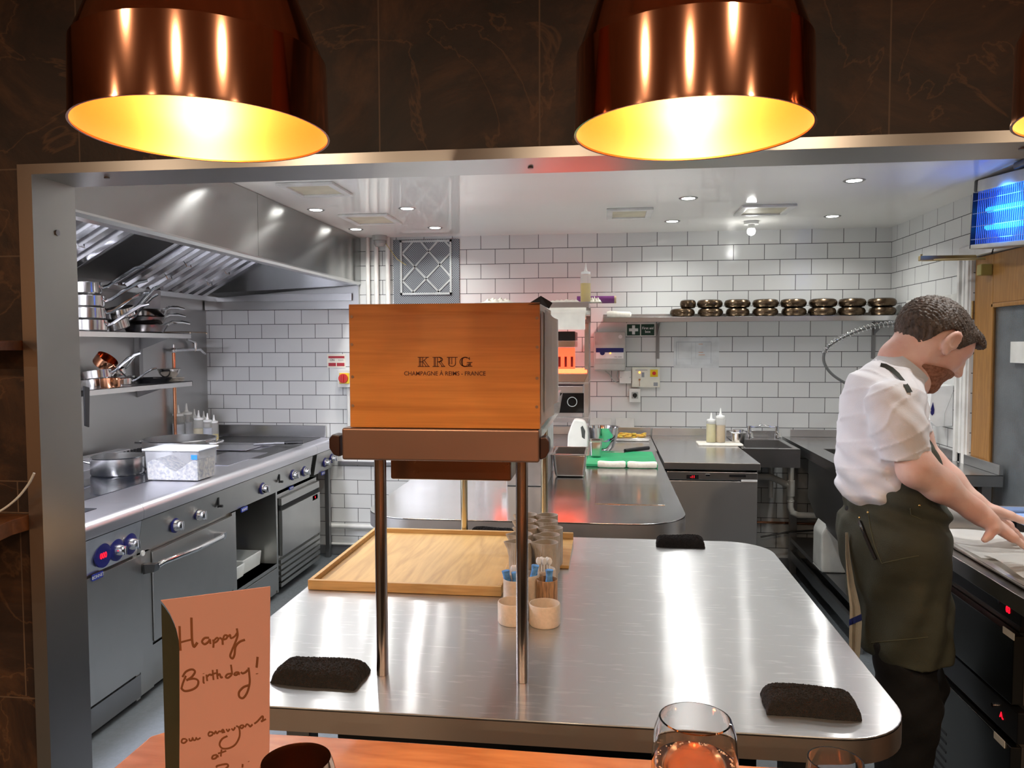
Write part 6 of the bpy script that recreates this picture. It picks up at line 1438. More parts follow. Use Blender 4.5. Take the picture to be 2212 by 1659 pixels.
ob('edge_catch', MB().box(dx+.06, dx+.08, yE-.006, yE+.0015, (zb1+zt1)/2-.02, (zb1+zt1)/2, .001), BRASS, d1)
s1 = cbox('control_strip', yE-.02, 2.66, zt1+.03, IZ-.05, BLACKP, dx+.006); s2 = cbox('control_strip', yE-.02, 2.66, zt2+.018, zb1-.012, BLACKP, dx+.006)
def rdig(px, py, s, par):
    q = AX(px, py, dx+.005); text('red_digits', s, (dx+.0055, q.y, q.z), .022, LED, par, ux=(0, -1, 0), uy=(0, 0, 1), depth=.0003, bold=.0007)
    ob('lock', MB().cyl((dx+.006, q.y+.035, q.z+.012), (dx-.002, q.y+.035, q.z+.012), .006, seg=14), CHROME, par)
rdig(2177, 1318, '03', s1); rdig(2163, 1546, 'A.', s2)
for px, py, par in ((2180, 1368, d1), (2160, 1598, d2)):
    q = AX(px, py, dx); o_ = ob('white_label', MB().box(dx-.0025, dx-.0003, q.y-.028, q.y+.028, min(q.z, root_of(par) and q.z)-.009, q.z+.009), LWHITE, par)
lv = MB()
for k in range(7): lv.box(dx-.001, dx+.004, 2.47, 2.66, .14+.028*k, .14+.028*k+.008)
ob('louvre_slots', lv, BLACKM, cr_)
ob('vent_panel', MB().box(dx+.001, dx+.02, 2.665, ry1-.012, .1, IZ-.05), mat('vent_panel_steel', (.42, .41, .39), .35, 1), cr_)
# tray with papers
a, b = AZ(2022, 1145, IZ+.02), AZ(2190, 1245, IZ+.02)
tt_ = thing('paper_lined_tray', (1.3, 2.3, IZ), 'metal tray lined with white paper sheets under the chef hands', 'tray')
tx0_, ty0_, ty1_ = 1.035, 2.02, 2.60
ob('tray_body', frust(tx0_+.012, 1.42, ty0_+.012, ty1_-.012, IZ+.0008, IZ+.018, .012, .004), mat('worn_tray_steel', (.5, .47, .43), .3, 1), tt_)
def sheet(pts, z, name, seed, amp=.003):
    """quad sheet with gentle waves, corners given counter-clockwise"""
    mb = MB(); n = 14; rn = random.Random(seed); A, B_, C_, D_ = [Vector((x, y, 0)) for x, y in pts]; vs = []
    for i in range(n+1):
        for j in range(n+1):
            u, v = i/n, j/n; p = (A*(1-u)+B_*u)*(1-v)+(D_*(1-u)+C_*u)*v
            vs.append((p.x, p.y, z+amp*(1+math.sin(u*5+seed)*math.cos(v*4+seed*2))+amp*.5*math.sin(u*13+v*9+seed)))
    mb.add(vs, [(i*(n+1)+j, (i+1)*(n+1)+j, (i+1)*(n+1)+j+1, i*(n+1)+j+1) for i in range(n) for j in range(n)])
    bmesh.ops.solidify(mb.bm, geom=mb.bm.faces[:], thickness=-.0004)
    return ob(name, mb, PAPER, tt_)
sheet([(1.045, 2.27), (1.40, 2.22), (1.40, 2.60), (1.05, 2.615)], IZ+.020, 'paper_sheet', 1, .0025)
sheet([(1.045, 1.99), (1.40, 2.0), (1.40, 2.31), (1.065, 2.30)], IZ+.027, 'paper_sheet', 2, .003)
sheet([(1.02, 1.97), (1.22, 1.94), (1.27, 2.10), (1.10, 2.17)], IZ+.033, 'paper_sheet', 4, .003)
# dark box with blue cloth behind the hands
bb = thing('black_box', (1.5, 2.66, IZ), 'low black box with a blue cloth laid in it behind the chef hands', 'box')
ob('box_body', MB().box(1.36, 1.78, 2.60, 2.725, IZ+.0008, IZ+.03, .004), BLACKP, bb)
ob('blue_cloth', MB().box(1.345, 1.76, 2.595, 2.715, IZ+.031, IZ+.06, .006), mat('pale_blue_cloth', '#8fb0ea', .9, 0, .08, 60, bump=.3, bscale=200), bb)

# ================================================================== FOREGROUND: BAR, CARD, GLASSES, LAMPS
BZ_ = 1.05; BX0 = -.546; BY1 = .868
BARW = wood_mat('polished_bar_wood', '#b57c4a', '#7c4520', (2.0, 10, 10), .25, 1.6, 4.2, coat=.3, contrast=.5)
# gently curved far edge as in a live-edge plank
pts = [(BX0, .1), (1.6, .1), (1.6, BY1)]+[(1.6-(1.6-BX0-.02)*k/12, BY1+.0035*math.sin(k*1.3)) for k in range(13)]+[(BX0, BY1-.02)]
pts = [(BX0, .1), (1.6, .1)]+[(1.6-(1.6-BX0-.02)*k/12, BY1+.0035*math.sin(k*1.3)) for k in range(13)]+[(BX0, BY1-.02)]
bt = thing('bar_counter', (.4, .5, 0), 'polished orange brown wooden bar counter in the foreground', 'bar counter')
ob('bar_top', MB().prism(pts, 'z', BZ_-.045, BZ_, .003), BARW, bt)
ob('bar_support', MB().box(BX0+.1, 1.5, .42, .60, 0, BZ_-.046), mat('dark_bar_front', '#2a1d15', .6), bt)
# folded greeting card
CYY = .735
card = thing('greeting_card', tuple(AY(470, 1900, CYY).xz.to_3d()) if 0 else (AY(470, 1400, CYY).x, CYY, BZ_), 'pink folded card with handwritten Happy Birthday standing on the bar', 'greeting card')
PINK = mat('pink_card', '#b28476', .75, 0, .02, 3)
OLIV = mat('dark_olive_card', '#4a4a36', .7, 0, .04, 6)
out = [(347, 1297), (583, 1267), (582, 1450), (581, 1659), (581, 1790), (389, 1790), (388, 1560), (387.5, 1400), (386, 1383), (382, 1363), (376, 1345), (367, 1325), (357, 1309)]
P = [AY(x, y, CYY) for x, y in out]; zb_ = BZ_+.0006
P = [Vector((p.x, p.y, max(p.z, zb_))) for p in P]
mb = MB(); t = bmesh.new(); A_ = [t.verts.new(p) for p in P]; B2 = [t.verts.new(p+Vector((0, .0011, 0))) for p in P]; n = len(P)
t.faces.new(A_); t.faces.new(B2[::-1])
for i in range(n): j = (i+1) % n; t.faces.new((A_[i], B2[i], B2[j], A_[j]))
bmesh.ops.recalc_face_normals(t, faces=t.faces); ob('front_leaf', mb.merge(t), PINK, card, smooth=False)
a0, a1 = AY(348, 1303, CYY+.035), AY(350, 1790, CYY+.035); b0_, b1_ = AY(392, 1390, CYY+.004), AY(392, 1790, CYY+.004)
ae = AY(384, 1303, CYY+.002)
mb = MB().add([(a1.x, a1.y, zb_), (b1_.x, b1_.y, zb_), (b0_.x, b0_.y, P[1].z-.005), (a0.x, a0.y, a0.z)], [(0, 1, 2, 3)])
# keep the olive leaf below the curved pink edge
lv = []
crv = [(348, 1305), (357, 1316), (367, 1331), (376, 1350), (382, 1367), (386.5, 1386), (388.5, 1402)]
mb = MB(); vs = []
for x, y in crv:
    f = (x-348)/42; Yc = CYY+.03*(1-f)+.0025; p = AY(x, y-2, Yc); vs += [(p.x, Yc, p.z), (p.x, Yc, zb_)]
mb.add(vs, [(2*i, 2*i+1, 2*i+3, 2*i+2) for i in range(len(crv)-1)]); bmesh.ops.solidify(mb.bm, geom=mb.bm.faces[:], thickness=-.0008)
ob('side_leaf', mb, OLIV, card)
INK = mat('brown_ink', '#6a3a14', .8)
C1 = [(240, 1240, 3.96)]
def hw(lines):
    mb = MB()
    for w, ln in lines:
        pp = [AY(240+x/3.96, 1240+y/3.96, CYY) for x, y in ln]
        if len(pp) > 2: pp = catmull([Vector(p) for p in pp], 5)
        q = [(p.x, CYY-.0001, p.z) for p in pp]; mb.tube(q, w*.00027, 6)
    for v in mb.bm.verts: v.co.y = CYY+(v.co.y-CYY)*.25
    return ob('handwriting', mb, INK, card)
hw([(5, [(585, 445), (588, 540), (590, 600), (594, 655)]), (5.5, [(686, 372), (688, 450), (692, 560), (706, 620), (728, 600), (738, 585)]), (4, [(592, 585), (640, 572), (690, 560)]),
    (4.5, [(838, 545), (800, 548), (778, 578), (800, 600), (832, 580), (845, 560), (850, 598)]), (4.5, [(872, 560), (876, 590), (874, 630)]), (4, [(874, 575), (905, 545), (918, 558), (900, 580), (880, 588)]),
    (4.5, [(926, 545), (950, 560), (955, 605)]), (4, [(955, 565), (970, 525), (995, 528), (985, 552), (962, 560)]), (4, [(1000, 535), (1018, 520), (1022, 545), (1035, 548)]),
    (4.5, [(1075, 465), (1082, 520), (1068, 570), (1035, 650), (1018, 700), (1038, 722), (1055, 690), (1065, 620), (1100, 580), (1145, 562)]), (4, [(1035, 548), (1060, 530), (1080, 500)]),
    # Birthday!
    (4.5, [(640, 870), (615, 930), (600, 985)]), (4.5, [(610, 880), (640, 835), (690, 815), (718, 835), (690, 880), (645, 910)]), (4.5, [(645, 905), (710, 895), (745, 915), (735, 960), (690, 990), (630, 1000), (598, 975)]),
    (4, [(790, 875), (790, 925), (800, 930)]), (4.5, [(790, 850), (791, 853)]), (4, [(815, 860), (822, 915)]), (4, [(820, 880), (838, 862), (855, 858)]),
    (4, [(868, 820), (872, 870), (876, 905)]), (4, [(850, 868), (880, 852), (915, 846)]), (4, [(905, 815), (908, 870), (912, 898)]), (4, [(912, 870), (928, 855), (940, 885), (955, 880)]),
    (4, [(1025, 775), (1032, 830), (1036, 862)]), (4, [(1030, 850), (995, 858), (980, 880), (1000, 888), (1032, 862)]), (4, [(1085, 838), (1062, 845), (1055, 862), (1075, 862), (1092, 840), (1095, 862)]),
    (4.5, [(1110, 838), (1125, 850), (1150, 840), (1170, 820)]), (4.5, [(1175, 800), (1182, 860), (1185, 930), (1165, 1010), (1130, 1060), (1098, 1050), (1095, 1010), (1130, 970), (1165, 955), (1182, 950)]),
    (5, [(1253, 708), (1248, 760), (1244, 800)]), (5.5, [(1247, 850), (1248, 855)]),
    # from everyone
    (3.6, [(640, 1410), (612, 1412), (603, 1438), (625, 1445), (648, 1425), (640, 1412)]), (3.6, [(668, 1405), (672, 1425), (690, 1422), (698, 1400), (705, 1420), (722, 1418), (728, 1400), (740, 1415), (765, 1400)]),
    (3.6, [(848, 1345), (832, 1365), (838, 1385), (862, 1378), (872, 1358), (850, 1350)]), (3.6, [(880, 1370), (895, 1345), (905, 1365), (925, 1345), (940, 1350)]), (3.6, [(940, 1350), (955, 1330), (965, 1345), (948, 1355), (975, 1350)]),
    (3.6, [(985, 1325), (998, 1345), (1015, 1325)]), (3.6, [(1030, 1320), (1045, 1335), (1062, 1310)]), (3.8, [(1070, 1300), (1090, 1310), (1100, 1345), (1095, 1400), (1060, 1460), (1005, 1490), (950, 1490), (928, 1455), (950, 1410), (995, 1385)]),
    (3.6, [(1120, 1290), (1102, 1305), (1118, 1320), (1135, 1300), (1120, 1290)]), (3.6, [(1145, 1310), (1160, 1285), (1178, 1292), (1190, 1305), (1210, 1285)]), (3.8, [(1225, 1280), (1250, 1262), (1295, 1215), (1298, 1245), (1285, 1262), (1325, 1240)]),
    (3.8, [(905, 1545), (872, 1555), (865, 1580), (895, 1575), (910, 1550), (915, 1568)]), (3.8, [(945, 1500), (940, 1535), (938, 1560)]), (3.6, [(915, 1535), (950, 1525), (985, 1512)]),
    (4, [(900, 1655), (910, 1640), (985, 1625), (1000, 1645), (960, 1680)]), (4, [(1125, 1625), (1123, 1655)]), (4, [(1176, 1602), (1178, 1606)])])
# ---- stemless glass with sparkling rose
GLY = .735
gx = AY(1501, 1600, GLY).x; R0 = (AY(1597, 1600, GLY).x-AY(1407, 1600, GLY).x)/2
gz_t = AZ(1501, 1487, 0).z
ztop = 1.163
gl = thing('wine_glass', (gx, GLY, BZ_), 'large glass of sparkling rose wine on the bar, tapering to a wide rim', 'glass')
rt_ = R0*.80
prof = [(0, .0), (R0*.55, .0), (R0*.62, .004), (R0*.9, .03), (R0, .055), (R0*.985, .075), (R0*.93, .10), (rt_+.001, ztop-BZ_-.0005)]
inn_ = [(rt_-.0007, ztop-BZ_), (R0*.93-.0014, .10), (R0*.985-.0014, .075), (R0-.0015, .055), (R0*.9-.0015, .031), (R0*.55, .008), (0, .006)]
ob('bowl', MB().lathe(prof+inn_, (gx, GLY, BZ_+.0008), 56), GLASS, gl)
zl_ = .070
WINE = mat('rose_wine', '#f7c9a6', 0.02, 0, 0, trans=1, ior=1.33)
ob('wine', MB().lathe([(0, .0065), (R0*.55, .0085), (R0*.9-.0018, .0312), (R0-.0018, .055), (R0*.99-.002, zl_), (0, zl_)], (gx, GLY, BZ_+.0008), 56), WINE, gl)
fo = MB(); rn = random.Random(11)
for k in range(70):
    a = rn.uniform(0, 6.28); rr = (R0*.99-.004)*(1-abs(rn.gauss(0, .04))); fo.sphere((gx+rr*math.cos(a), GLY+rr*math.sin(a), BZ_+zl_+.0006), rn.uniform(.0006, .0013), seg=8)
ob('bubbles', fo, mat('pale_foam', '#f3d9c4', .4), gl, kind='stuff')
g2y = .71; g2x = AY(1805, 1630, g2y).x; r2 = (AY(1869, 1630, g2y).x-AY(1740, 1630, g2y).x)/2
g2 = thing('water_glass', (g2x, g2y, BZ_), 'small round glass at the bottom right of the bar', 'glass')
h2 = 1.143-BZ_
ob('bowl', MB().lathe([(0, 0), (r2*.6, 0), (r2*.95, .02), (r2*1.03, .05), (r2, .075), (r2*.93, h2), (r2*.93-.0014, h2), (r2-.0014, .075), (r2*1.03-.0014, .05), (r2*.95-.0014, .021), (r2*.6, .005), (0, .005)], (g2x, g2y, BZ_+.0008), 48), GLASS, g2)
ob('drink', MB().lathe([(0, .0055), (r2*.6, .0055), (r2*.95-.0018, .0215), (r2*1.03-.0018, .05), (r2*1.01-.0018, .066), (0, .066)], (g2x, g2y, BZ_+.0008), 48), WINE, g2)
# ---- copper tea-light cup cropped at the lower edge
ky = .62; kx = AY(640, 1659, ky).x
cu = thing('copper_cup', (kx, ky, BZ_), 'low polished copper bowl cropped at the bottom edge by the card', 'bowl')
rk_ = (AY(745, 1659, ky).x-AY(545, 1659, ky).x)/2; hk = AY(640, 1643, ky).z-BZ_
ob('bowl', MB().lathe([(0, 0), (rk_*.6, 0), (rk_*.95, hk*.3), (rk_*1.0, hk*.6), (rk_*.75, hk*.95), (rk_*.7, hk), (rk_*.68, hk*.97), (rk_*.9, hk*.6), (rk_*.5, .006), (0, .006)], (kx, ky, BZ_+.0008), 48), mat('bright_copper', (.85, .55, .38), .12, 1), cu)
# ---- pendant lamps
def lamp(px0, py0, px1, py1, lb, Yl=None, power=6.5):
    L = .80 if Yl is None else Yl; zc_ = None
    a, b = AY(px0, (py0+py1)/2, L), AY(px1, (py0+py1)/2, L); R_ = (b.x-a.x)/2*.985; c = (a+b)/2
    t = thing('pendant_lamp', (c.x, L, c.z), lb, 'pendant lamp', 'copper pendant lamps over the bar')
    out_ = [(R_, 0), (R_*1.0, .004), (R_*.99, .062), (R_*.985, .078), (R_*.965, .082), (R_*.60, .20), (R_*.40, .27), (R_*.30, .33), (.028, .36), (.022, .42), (0, .42)]
    in_ = [(R_-.0016, .0), (R_*.99-.0016, .06), (R_*.97-.0018, .078), (R_*.60-.002, .198), (R_*.38, .265), (0, .28)]
    ob('shade', MB().lathe(out_, c, 72), COPPERL, t, ang=20)
    ob('shade_lining', MB().lathe(in_, c, 72), LINING, t, ang=30)
    ob('rim', MB().lathe([(R_-.0017, -.0004), (R_+.0008, -.0006), (R_+.0008, .0014), (R_-.0017, .0014), (R_-.0017, -.0004)], c, 72), COPPERL, t)
    ob('cord', MB().cyl((c.x, L, c.z+.42), (c.x, L, 2.62), .004, seg=8), BLACKP, t)
    ob('bulb', MB().sphere((c.x, L, c.z+.115), .034, (1, 1, 1.2)).cyl((c.x, L, c.z+.15), (c.x, L, c.z+.25), .018), mat('warm_bulb', '#ffd9a0', .5, emit=22, ecol='#ffc070', var=0), t)
    light('POINT', 'bulb_light', (c.x, L, c.z+.07), 2.0, (1, .66, .30), .025)
    light('SPOT', 'bulb_beam', (c.x, L, c.z+.05), power, (1, .78, .56), .03, angle=math.radians(150), blend=.5)
    return t
COPPERL = mat('polished_copper_shade', (.86, .40, .24), .10, 1, .02, 3)
LINING = mat('lamp_lining', (.95, .46, .18), .34, .85, .01)
lamp(198.5, 288, 698, 288, 'copper pendant lamp at the upper left with glowing orange inside', .80)
lamp(1238, 286, 1759, 286, 'copper pendant lamp at the upper right with glowing orange inside', .80)
ctr = AY(2330, 255, .80)
# a third lamp peeks in at the right edge
lamp(2206, 242, 2206+500, 242, 'third copper pendant lamp of which only the rim edge shows at the right', .80)
# shelves on the dining side left of the opening + cable
SHW = wood_mat('dark_shelf_wood', '#7a4a24', '#4a2712', (2, 12, 12), .45, 2, 3)
z_ = AY(30, 735, 1.50).z
ob('wall_shelf', MB().box(-2.0, OXo-.002, 1.47, YF-.001, z_-.022, z_, .002), SHW, None, 'thin dark wooden shelf at the left edge beside the steel post, upper', 'shelf', 'dark wooden shelves at the left edge')
a, b = AY(0, 1130, 1.42), AY(72, 1124, 1.56)
zz = AY(40, 1128, 1.5).z
ob('wall_shelf', MB().prism([(-2.0, YF-.001), (OXo-.002, YF-.001), (OXo-.004, 1.52), (AY(0, 1170, 1.30).x-.1, 1.28), (-2.0, 1.28)], 'z', zz-.035, zz, .003), SHW, None, 'thick wooden shelf corner at the left edge beside the steel post, lower', 'shelf', 'dark wooden shelves at the left edge')
pts = [AY(x, y, 1.53) for x, y in ((74, 1022), (60, 1048), (35, 1078), (0, 1104), (-40, 1118))]
ob('white_cable', MB().tube(catmull(pts, 5), .0026, 8), LWHITE, None, 'thin white cable looping at the left edge of the steel post', 'cable')
# ================================================================== THE CHEF (signed-distance modelling -> one continuous skin each)
def smin(a, b, k):
    h = np.maximum(k-np.abs(a-b), 0)/k
    return np.minimum(a, b)-h*h*k*.25
class SD:
    def __init__(s, lo, hi, h):
        s.lo = np.array(lo, float); s.h = h; s.n = np.ceil((np.array(hi)-s.lo)/h).astype(int)+1
        s.f = np.full(s.n, .08, np.float32)
    def blk(s, lo, hi):
        a = np.clip(np.floor((np.array(lo)-s.lo)/s.h).astype(int), 0, s.n); b = np.clip(np.ceil((np.array(hi)-s.lo)/s.h).astype(int)+1, 0, s.n)
        sl = tuple(slice(i, j) for i, j in zip(a, b))
        g = [(s.lo[i]+s.h*np.arange(a[i], b[i])).astype(np.float32) for i in range(3)]
        return sl, g[0][:, None, None], g[1][None, :, None], g[2][None, None, :]
    def op(s, sl, d, k, mode):
        f = s.f[sl]
        if f.size == 0: return
        if mode == 'add': s.f[sl] = smin(f, d, k)
        elif mode == 'cut': s.f[sl] = -smin(-f, d, k)
    def cap(s, p, q, r0, r1=None, k=.02, mode='add'):
        p, q = np.array(p, float), np.array(q, float); r1 = r0 if r1 is None else r1; m = max(r0, r1)+k+.015
        sl, X, Y, Z = s.blk(np.minimum(p, q)-m, np.maximum(p, q)+m); d = q-p; L = (d*d).sum()
        t = np.clip(((X-p[0])*d[0]+(Y-p[1])*d[1]+(Z-p[2])*d[2])/max(L, 1e-9), 0, 1)
        dist = np.sqrt((X-p[0]-t*d[0])**2+(Y-p[1]-t*d[1])**2+(Z-p[2]-t*d[2])**2)-(r0+(r1-r0)*t)
        s.op(sl, dist, k, mode)
    def chain(s, pts, rs, k=.02):
        for a, b, r0, r1 in zip(pts, pts[1:], rs, rs[1:]): s.cap(a, b, r0, r1, k)
    def ell(s, c, r, R=None, k=.02, mode='add'):
        c, r = np.array(c, float), np.array(r, float); m = max(r)+k+.012
        sl, X, Y, Z = s.blk(c-m, c+m); x, y, z = X-c[0], Y-c[1], Z-c[2]
        if R is not None: x, y, z = (R[0][0]*x+R[1][0]*y+R[2][0]*z, R[0][1]*x+R[1][1]*y+R[2][1]*z, R[0][2]*x+R[1][2]*y+R[2][2]*z)
        a = np.sqrt((x/r[0])**2+(y/r[1])**2+(z/r[2])**2); b = np.sqrt((x/r[0]**2)**2+(y/r[1]**2)**2+(z/r[2]**2)**2)
        s.op(sl, a*(a-1)/np.maximum(b, 1e-6), k, mode)
    def mesh(s):
        f = s.f; ins = f < 0
        c = np.zeros(tuple(np.array(f.shape)-1), np.uint8)
        for i in (0, 1):
            for j in (0, 1):
                for k in (0, 1): c += ins[i:f.shape[0]-1+i, j:f.shape[1]-1+j, k:f.shape[2]-1+k]
        act = (c > 0) & (c < 8); idx = np.argwhere(act); vid = np.full(act.shape, -1, np.int64); vid[act] = np.arange(len(idx))
        acc = np.zeros((len(idx), 3)); cnt = np.zeros(len(idx)); I = idx
        co = [(i, j, k) for i in (0, 1) for j in (0, 1) for k in (0, 1)]
        val = {o: f[I[:, 0]+o[0], I[:, 1]+o[1], I[:, 2]+o[2]] for o in co}
        for o in co:
            for ax in range(3):
                if o[ax]: continue
                p = list(o); p[ax] = 1; p = tuple(p); a, b = val[o], val[p]; m = (a < 0) != (b < 0)
                t = np.where(m, a/(np.where(a-b == 0, 1, a-b)), 0); v = np.tile(np.array(o, float), (len(I), 1)); v[:, ax] += t
                acc[m] += v[m]; cnt[m] += 1
        V = (I+acc/np.maximum(cnt, 1)[:, None])*s.h+s.lo
        F = []
        for ax in range(3):
            u, w = [(1, 2), (2, 0), (0, 1)][ax]
            sl0 = [slice(None)]*3; sl1 = [slice(None)]*3; sl0[ax] = slice(0, -1); sl1[ax] = slice(1, None)
            a, b = ins[tuple(sl0)], ins[tuple(sl1)]; e = np.argwhere(a != b)
            ok = (e[:, u] > 0) & (e[:, w] > 0) & (e[:, u] < f.shape[u]-1) & (e[:, w] < f.shape[w]-1); e = e[ok]
            q = []
            for du, dw in ((0, 0), (-1, 0), (-1, -1), (0, -1)):
                g = e.copy(); g[:, u] += du; g[:, w] += dw; q.append(vid[g[:, 0], g[:, 1], g[:, 2]])
            q = np.stack(q, 1); flip = a[e[:, 0], e[:, 1], e[:, 2]]
            q[~flip] = q[~flip][:, ::-1]; F.append(q)
        return V, np.concatenate(F)
def sdobj(name, sd, m, parent, **k):
    V, F = sd.mesh(); me = bpy.data.meshes.new(name)
    L = np.array(root_of(parent).location); V = V-L
    me.vertices.add(len(V)); me.vertices.foreach_set('co', V.astype(np.float32).ravel())
    me.loops.add(F.size); me.loops.foreach_set('vertex_index', F.ravel().astype(np.int32))
    me.polygons.add(len(F)); me.polygons.foreach_set('loop_start', np.arange(0, F.size, 4, dtype=np.int32))
    try: me.polygons.foreach_set('loop_total', np.full(len(F), 4, np.int32))
    except Exception: pass
    me.polygons.foreach_set('use_smooth', [True]*len(F)); me.update(calc_edges=True); me.validate()
    me.materials.append(m); o = bpy.data.objects.new(name, me); COL.objects.link(o); o.parent = parent
    sm = o.modifiers.new('smooth', 'SMOOTH'); sm.factor = .5; sm.iterations = k.get('it', 2)
    return o
YC = 2.30
chef = thing('person', (.87, YC, 0), 'chef in white short-sleeved jacket and dark olive apron bending over the prep counter', 'person')
SKIN = mat('chef_skin', '#e9c6b8', .5, 0, .03, 14, bump=.12, bscale=260, sub=.1, col2='#dfb0a2')
WJ = mat('white_chef_jacket', '#e9e9ee', .85, 0, .015, 9, bump=.12, bscale=300)
APR = mat('olive_apron_canvas', '#404236', .85, 0, .10, 8, bump=.25, bscale=350)
BLKT = mat('black_trousers', '#111114', .9, 0, .2, 12, bump=.15, bscale=200)
HAIR = mat('dark_brown_hair', '#352a23', .55, 0, .3, 90, bump=.9, bscale=160, stretch=(1.0, 1, .35), col2='#5c4f46')
BEARD = mat('reddish_short_beard', '#7d5138', .8, 0, .2, 120, bump=.8, bscale=420, col2='#a3715a')
# head frame
hp_ = math.radians(40); cF = np.array([math.cos(hp_), 0, -math.sin(hp_)]); cU = np.array([math.sin(hp_), 0, math.cos(hp_)]); cS = np.array([0, 1, 0.])
HC = np.array(AY(2011, 743, YC))
# slight turn so that the face looks a little away from the camera
HR = np.stack([cF, cS, cU], 1)                       # local -> world
def hl(x, y, z): return HC+HR@np.array([x, y, z])
def head(s, g=0.0, skin=True):
    s.ell(hl(-.014, 0, .020), (.098+g, .076+g, .087+g), HR, .02)
    s.ell(hl(.034, 0, -.030), (.056+g, .060+g, .078+g), HR, .03)
    s.ell(hl(.050, 0, .042), (.044+g, .058+g, .045+g), HR, .03)
    for y in (-1, 1):
        s.cap(hl(.055, y*.014, -.086), hl(-.004, y*.052, -.052), .018+g, .017+g, .025)
        s.cap(hl(-.004, y*.052, -.052), hl(-.006, y*.060, -.015), .016+g, .014+g, .025)
    s.ell(hl(.066, 0, -.092), (.021+g, .024+g, .018+g), HR, .02)
NB = np.array(AY(1949, 818, YC)); 
def neck(s, g=0): s.chain([hl(-.020, 0, -.030), hl(-.035, 0, -.085), NB], [.050+g, .051+g, .056+g], .035)
# limbs
SHn, ELn, WRn = np.array(AY(1928, 866, 2.135)), np.array(AY(1982, 1012, 2.10)), np.array(AY(2118, 1112, 2.13))
SHf, ELf, WRf = np.array(AY(1945, 868, 2.475)), np.array(AY(2010, 1005, 2.50)), np.array(AY(2122, 1100, 2.42))
HIP, CH = np.array(AY(1922, 1115, YC)), np.array(AY(1903, 935, YC))
def hand(s, W, d, side, palmY, bend, thumb, lens):
    """W wrist, d pointing direction, side = direction index->little finger, all world"""
    d = d/np.linalg.norm(d); side = side/np.linalg.norm(side); up = np.cross(side, d); up = up/np.linalg.norm(up)
    if up[2] < 0: up = -up
    for u, r0, r1 in ((-.026, .015, .0125), (-.008, .016, .0135), (.010, .015, .0130), (.026, .013, .0115)):
        s.cap(W+d*.012+side*u*.7, W+d*.088+side*u*1.15, r0, r1, .018)
    tips = []
    for u, L_, r in ((-.030, lens[0], .0083), (-.0105, lens[1], .0088), (.0095, lens[2], .0085), (.0285, lens[3], .0075)):
        a = W+d*.088+side*u*1.1; spread = side*u*.55
        b = a+(d+spread*1.0)*L_*.42-up*L_*.42*bend[0]; c = b+(d+spread)*L_*.32-up*L_*.32*bend[1]; e = c+(d+spread)*L_*.26-up*L_*.26*bend[2]
        s.cap(a-d*.012, b, r+.0012, r, .006); s.cap(b, c, r, r-.0006, .004); s.cap(c, e, r-.0006, r-.0016, .004); tips.append(e)
        s.ell(a+up*.003, (r+.002,)*3, None, .008)
    t0, t1, t2, t3 = thumb
    s.cap(t0, t1, .016, .0135, .016); s.cap(t1, t2, .0125, .0108, .006); s.cap(t2, t3, .0108, .0088, .005)
    return tips
def arm(s, A, E, W, g=0):
    s.cap(A, A+(E-A)*.5, .034+g, .041+g, .03); s.cap(A+(E-A)*.5, E, .041+g, .040+g, .03); s.ell(E+np.array([-.004, 0, -.004]), (.040+g,)*3, None, .03)
    M_ = E+(W-E)*.35; s.cap(E, M_, .040+g, .0395+g, .03); s.cap(M_, W, .0395+g, .0245+g, .03); s.cap(W-(W-E)*.12, W, .0255+g, .0245+g, .02)
B = SD((.60, 1.98, -.01), (1.38, 2.62, 1.70), .0042)
# trunk, legs inside the clothes
B.ell(CH, (.088, .135, .15), None, .06); B.ell(CH+np.array([.02, 0, .08]), (.07, .13, .08), None, .06)
B.ell((CH+HIP)/2, (.078, .12, .14), None, .06); B.ell(HIP, (.092, .135, .10), None, .06)
for yy in (2.215, 2.385):
    h_ = np.array([HIP[0], yy, HIP[2]-.03]); k_ = np.array([AY(1960, 1480, yy).x+(.02 if yy > 2.3 else 0), yy, .50]); a_ = np.array([AY(1945, 1480, yy).x, yy, .09])
    B.cap(h_, k_, .080, .056, .05); B.cap(k_, a_, .055, .036, .03); B.cap(a_, a_+np.array([.14, 0, -.045]), .036, .028, .02)
head(B); neck(B)
B.chain([NB, np.array([CH[0]+.02, YC, CH[2]+.09])], [.054, .06], .04)
for A_, E_, W_ in ((SHn, ELn, WRn), (SHf, ELf, WRf)):
    B.cap(np.array([CH[0]+.02, (YC+A_[1])/2, A_[2]+.005]), A_, .034, .034, .04); arm(B, A_, E_, W_)
# face details
NT = hl(.112, 0, -.017)
B.chain([hl(.086, 0, .030), hl(.096, 0, .010), NT], [.0085, .0088, .0112], .012)
B.ell(hl(.066, 0, -.030), (.030, .034, .036), HR, .02)
for y in (-1, 1):
    B.ell(hl(.099, y*.0125, -.021), (.010, .0068, .0075), HR, .006)
    B.cap(hl(.084, y*.012, .038), hl(.071, y*.045, .036), .0115, .011, .014)          # brow
    B.ell(hl(.096, y*.029, .016), (.015, .017, .0105), HR, .010, 'cut')               # socket
    B.ell(hl(.0775, y*.030, .014), (.0135, .0145, .0125), HR, .004)                   # closed lid over the eyeball
    B.ell(hl(.062, y*.043, -.006), (.020, .017, .018), HR, .025)                      # cheekbone
    er = HR@np.array([[1, 0, 0], [0, 1, 0], [0, 0, 1.]])
    B.ell(hl(.012, y*.083, .019), (.0200, .0095, .034), er, .004); B.ell(hl(.017, y*.0925, .024), (.0115, .0075, .020), er, .003, 'cut'); B.ell(hl(.019, y*.082, -.012), (.0095, .0075, .012), er, .005)
    B.ell(hl(.029, y*.082, .012), (.0050, .0060, .008), er, .003)
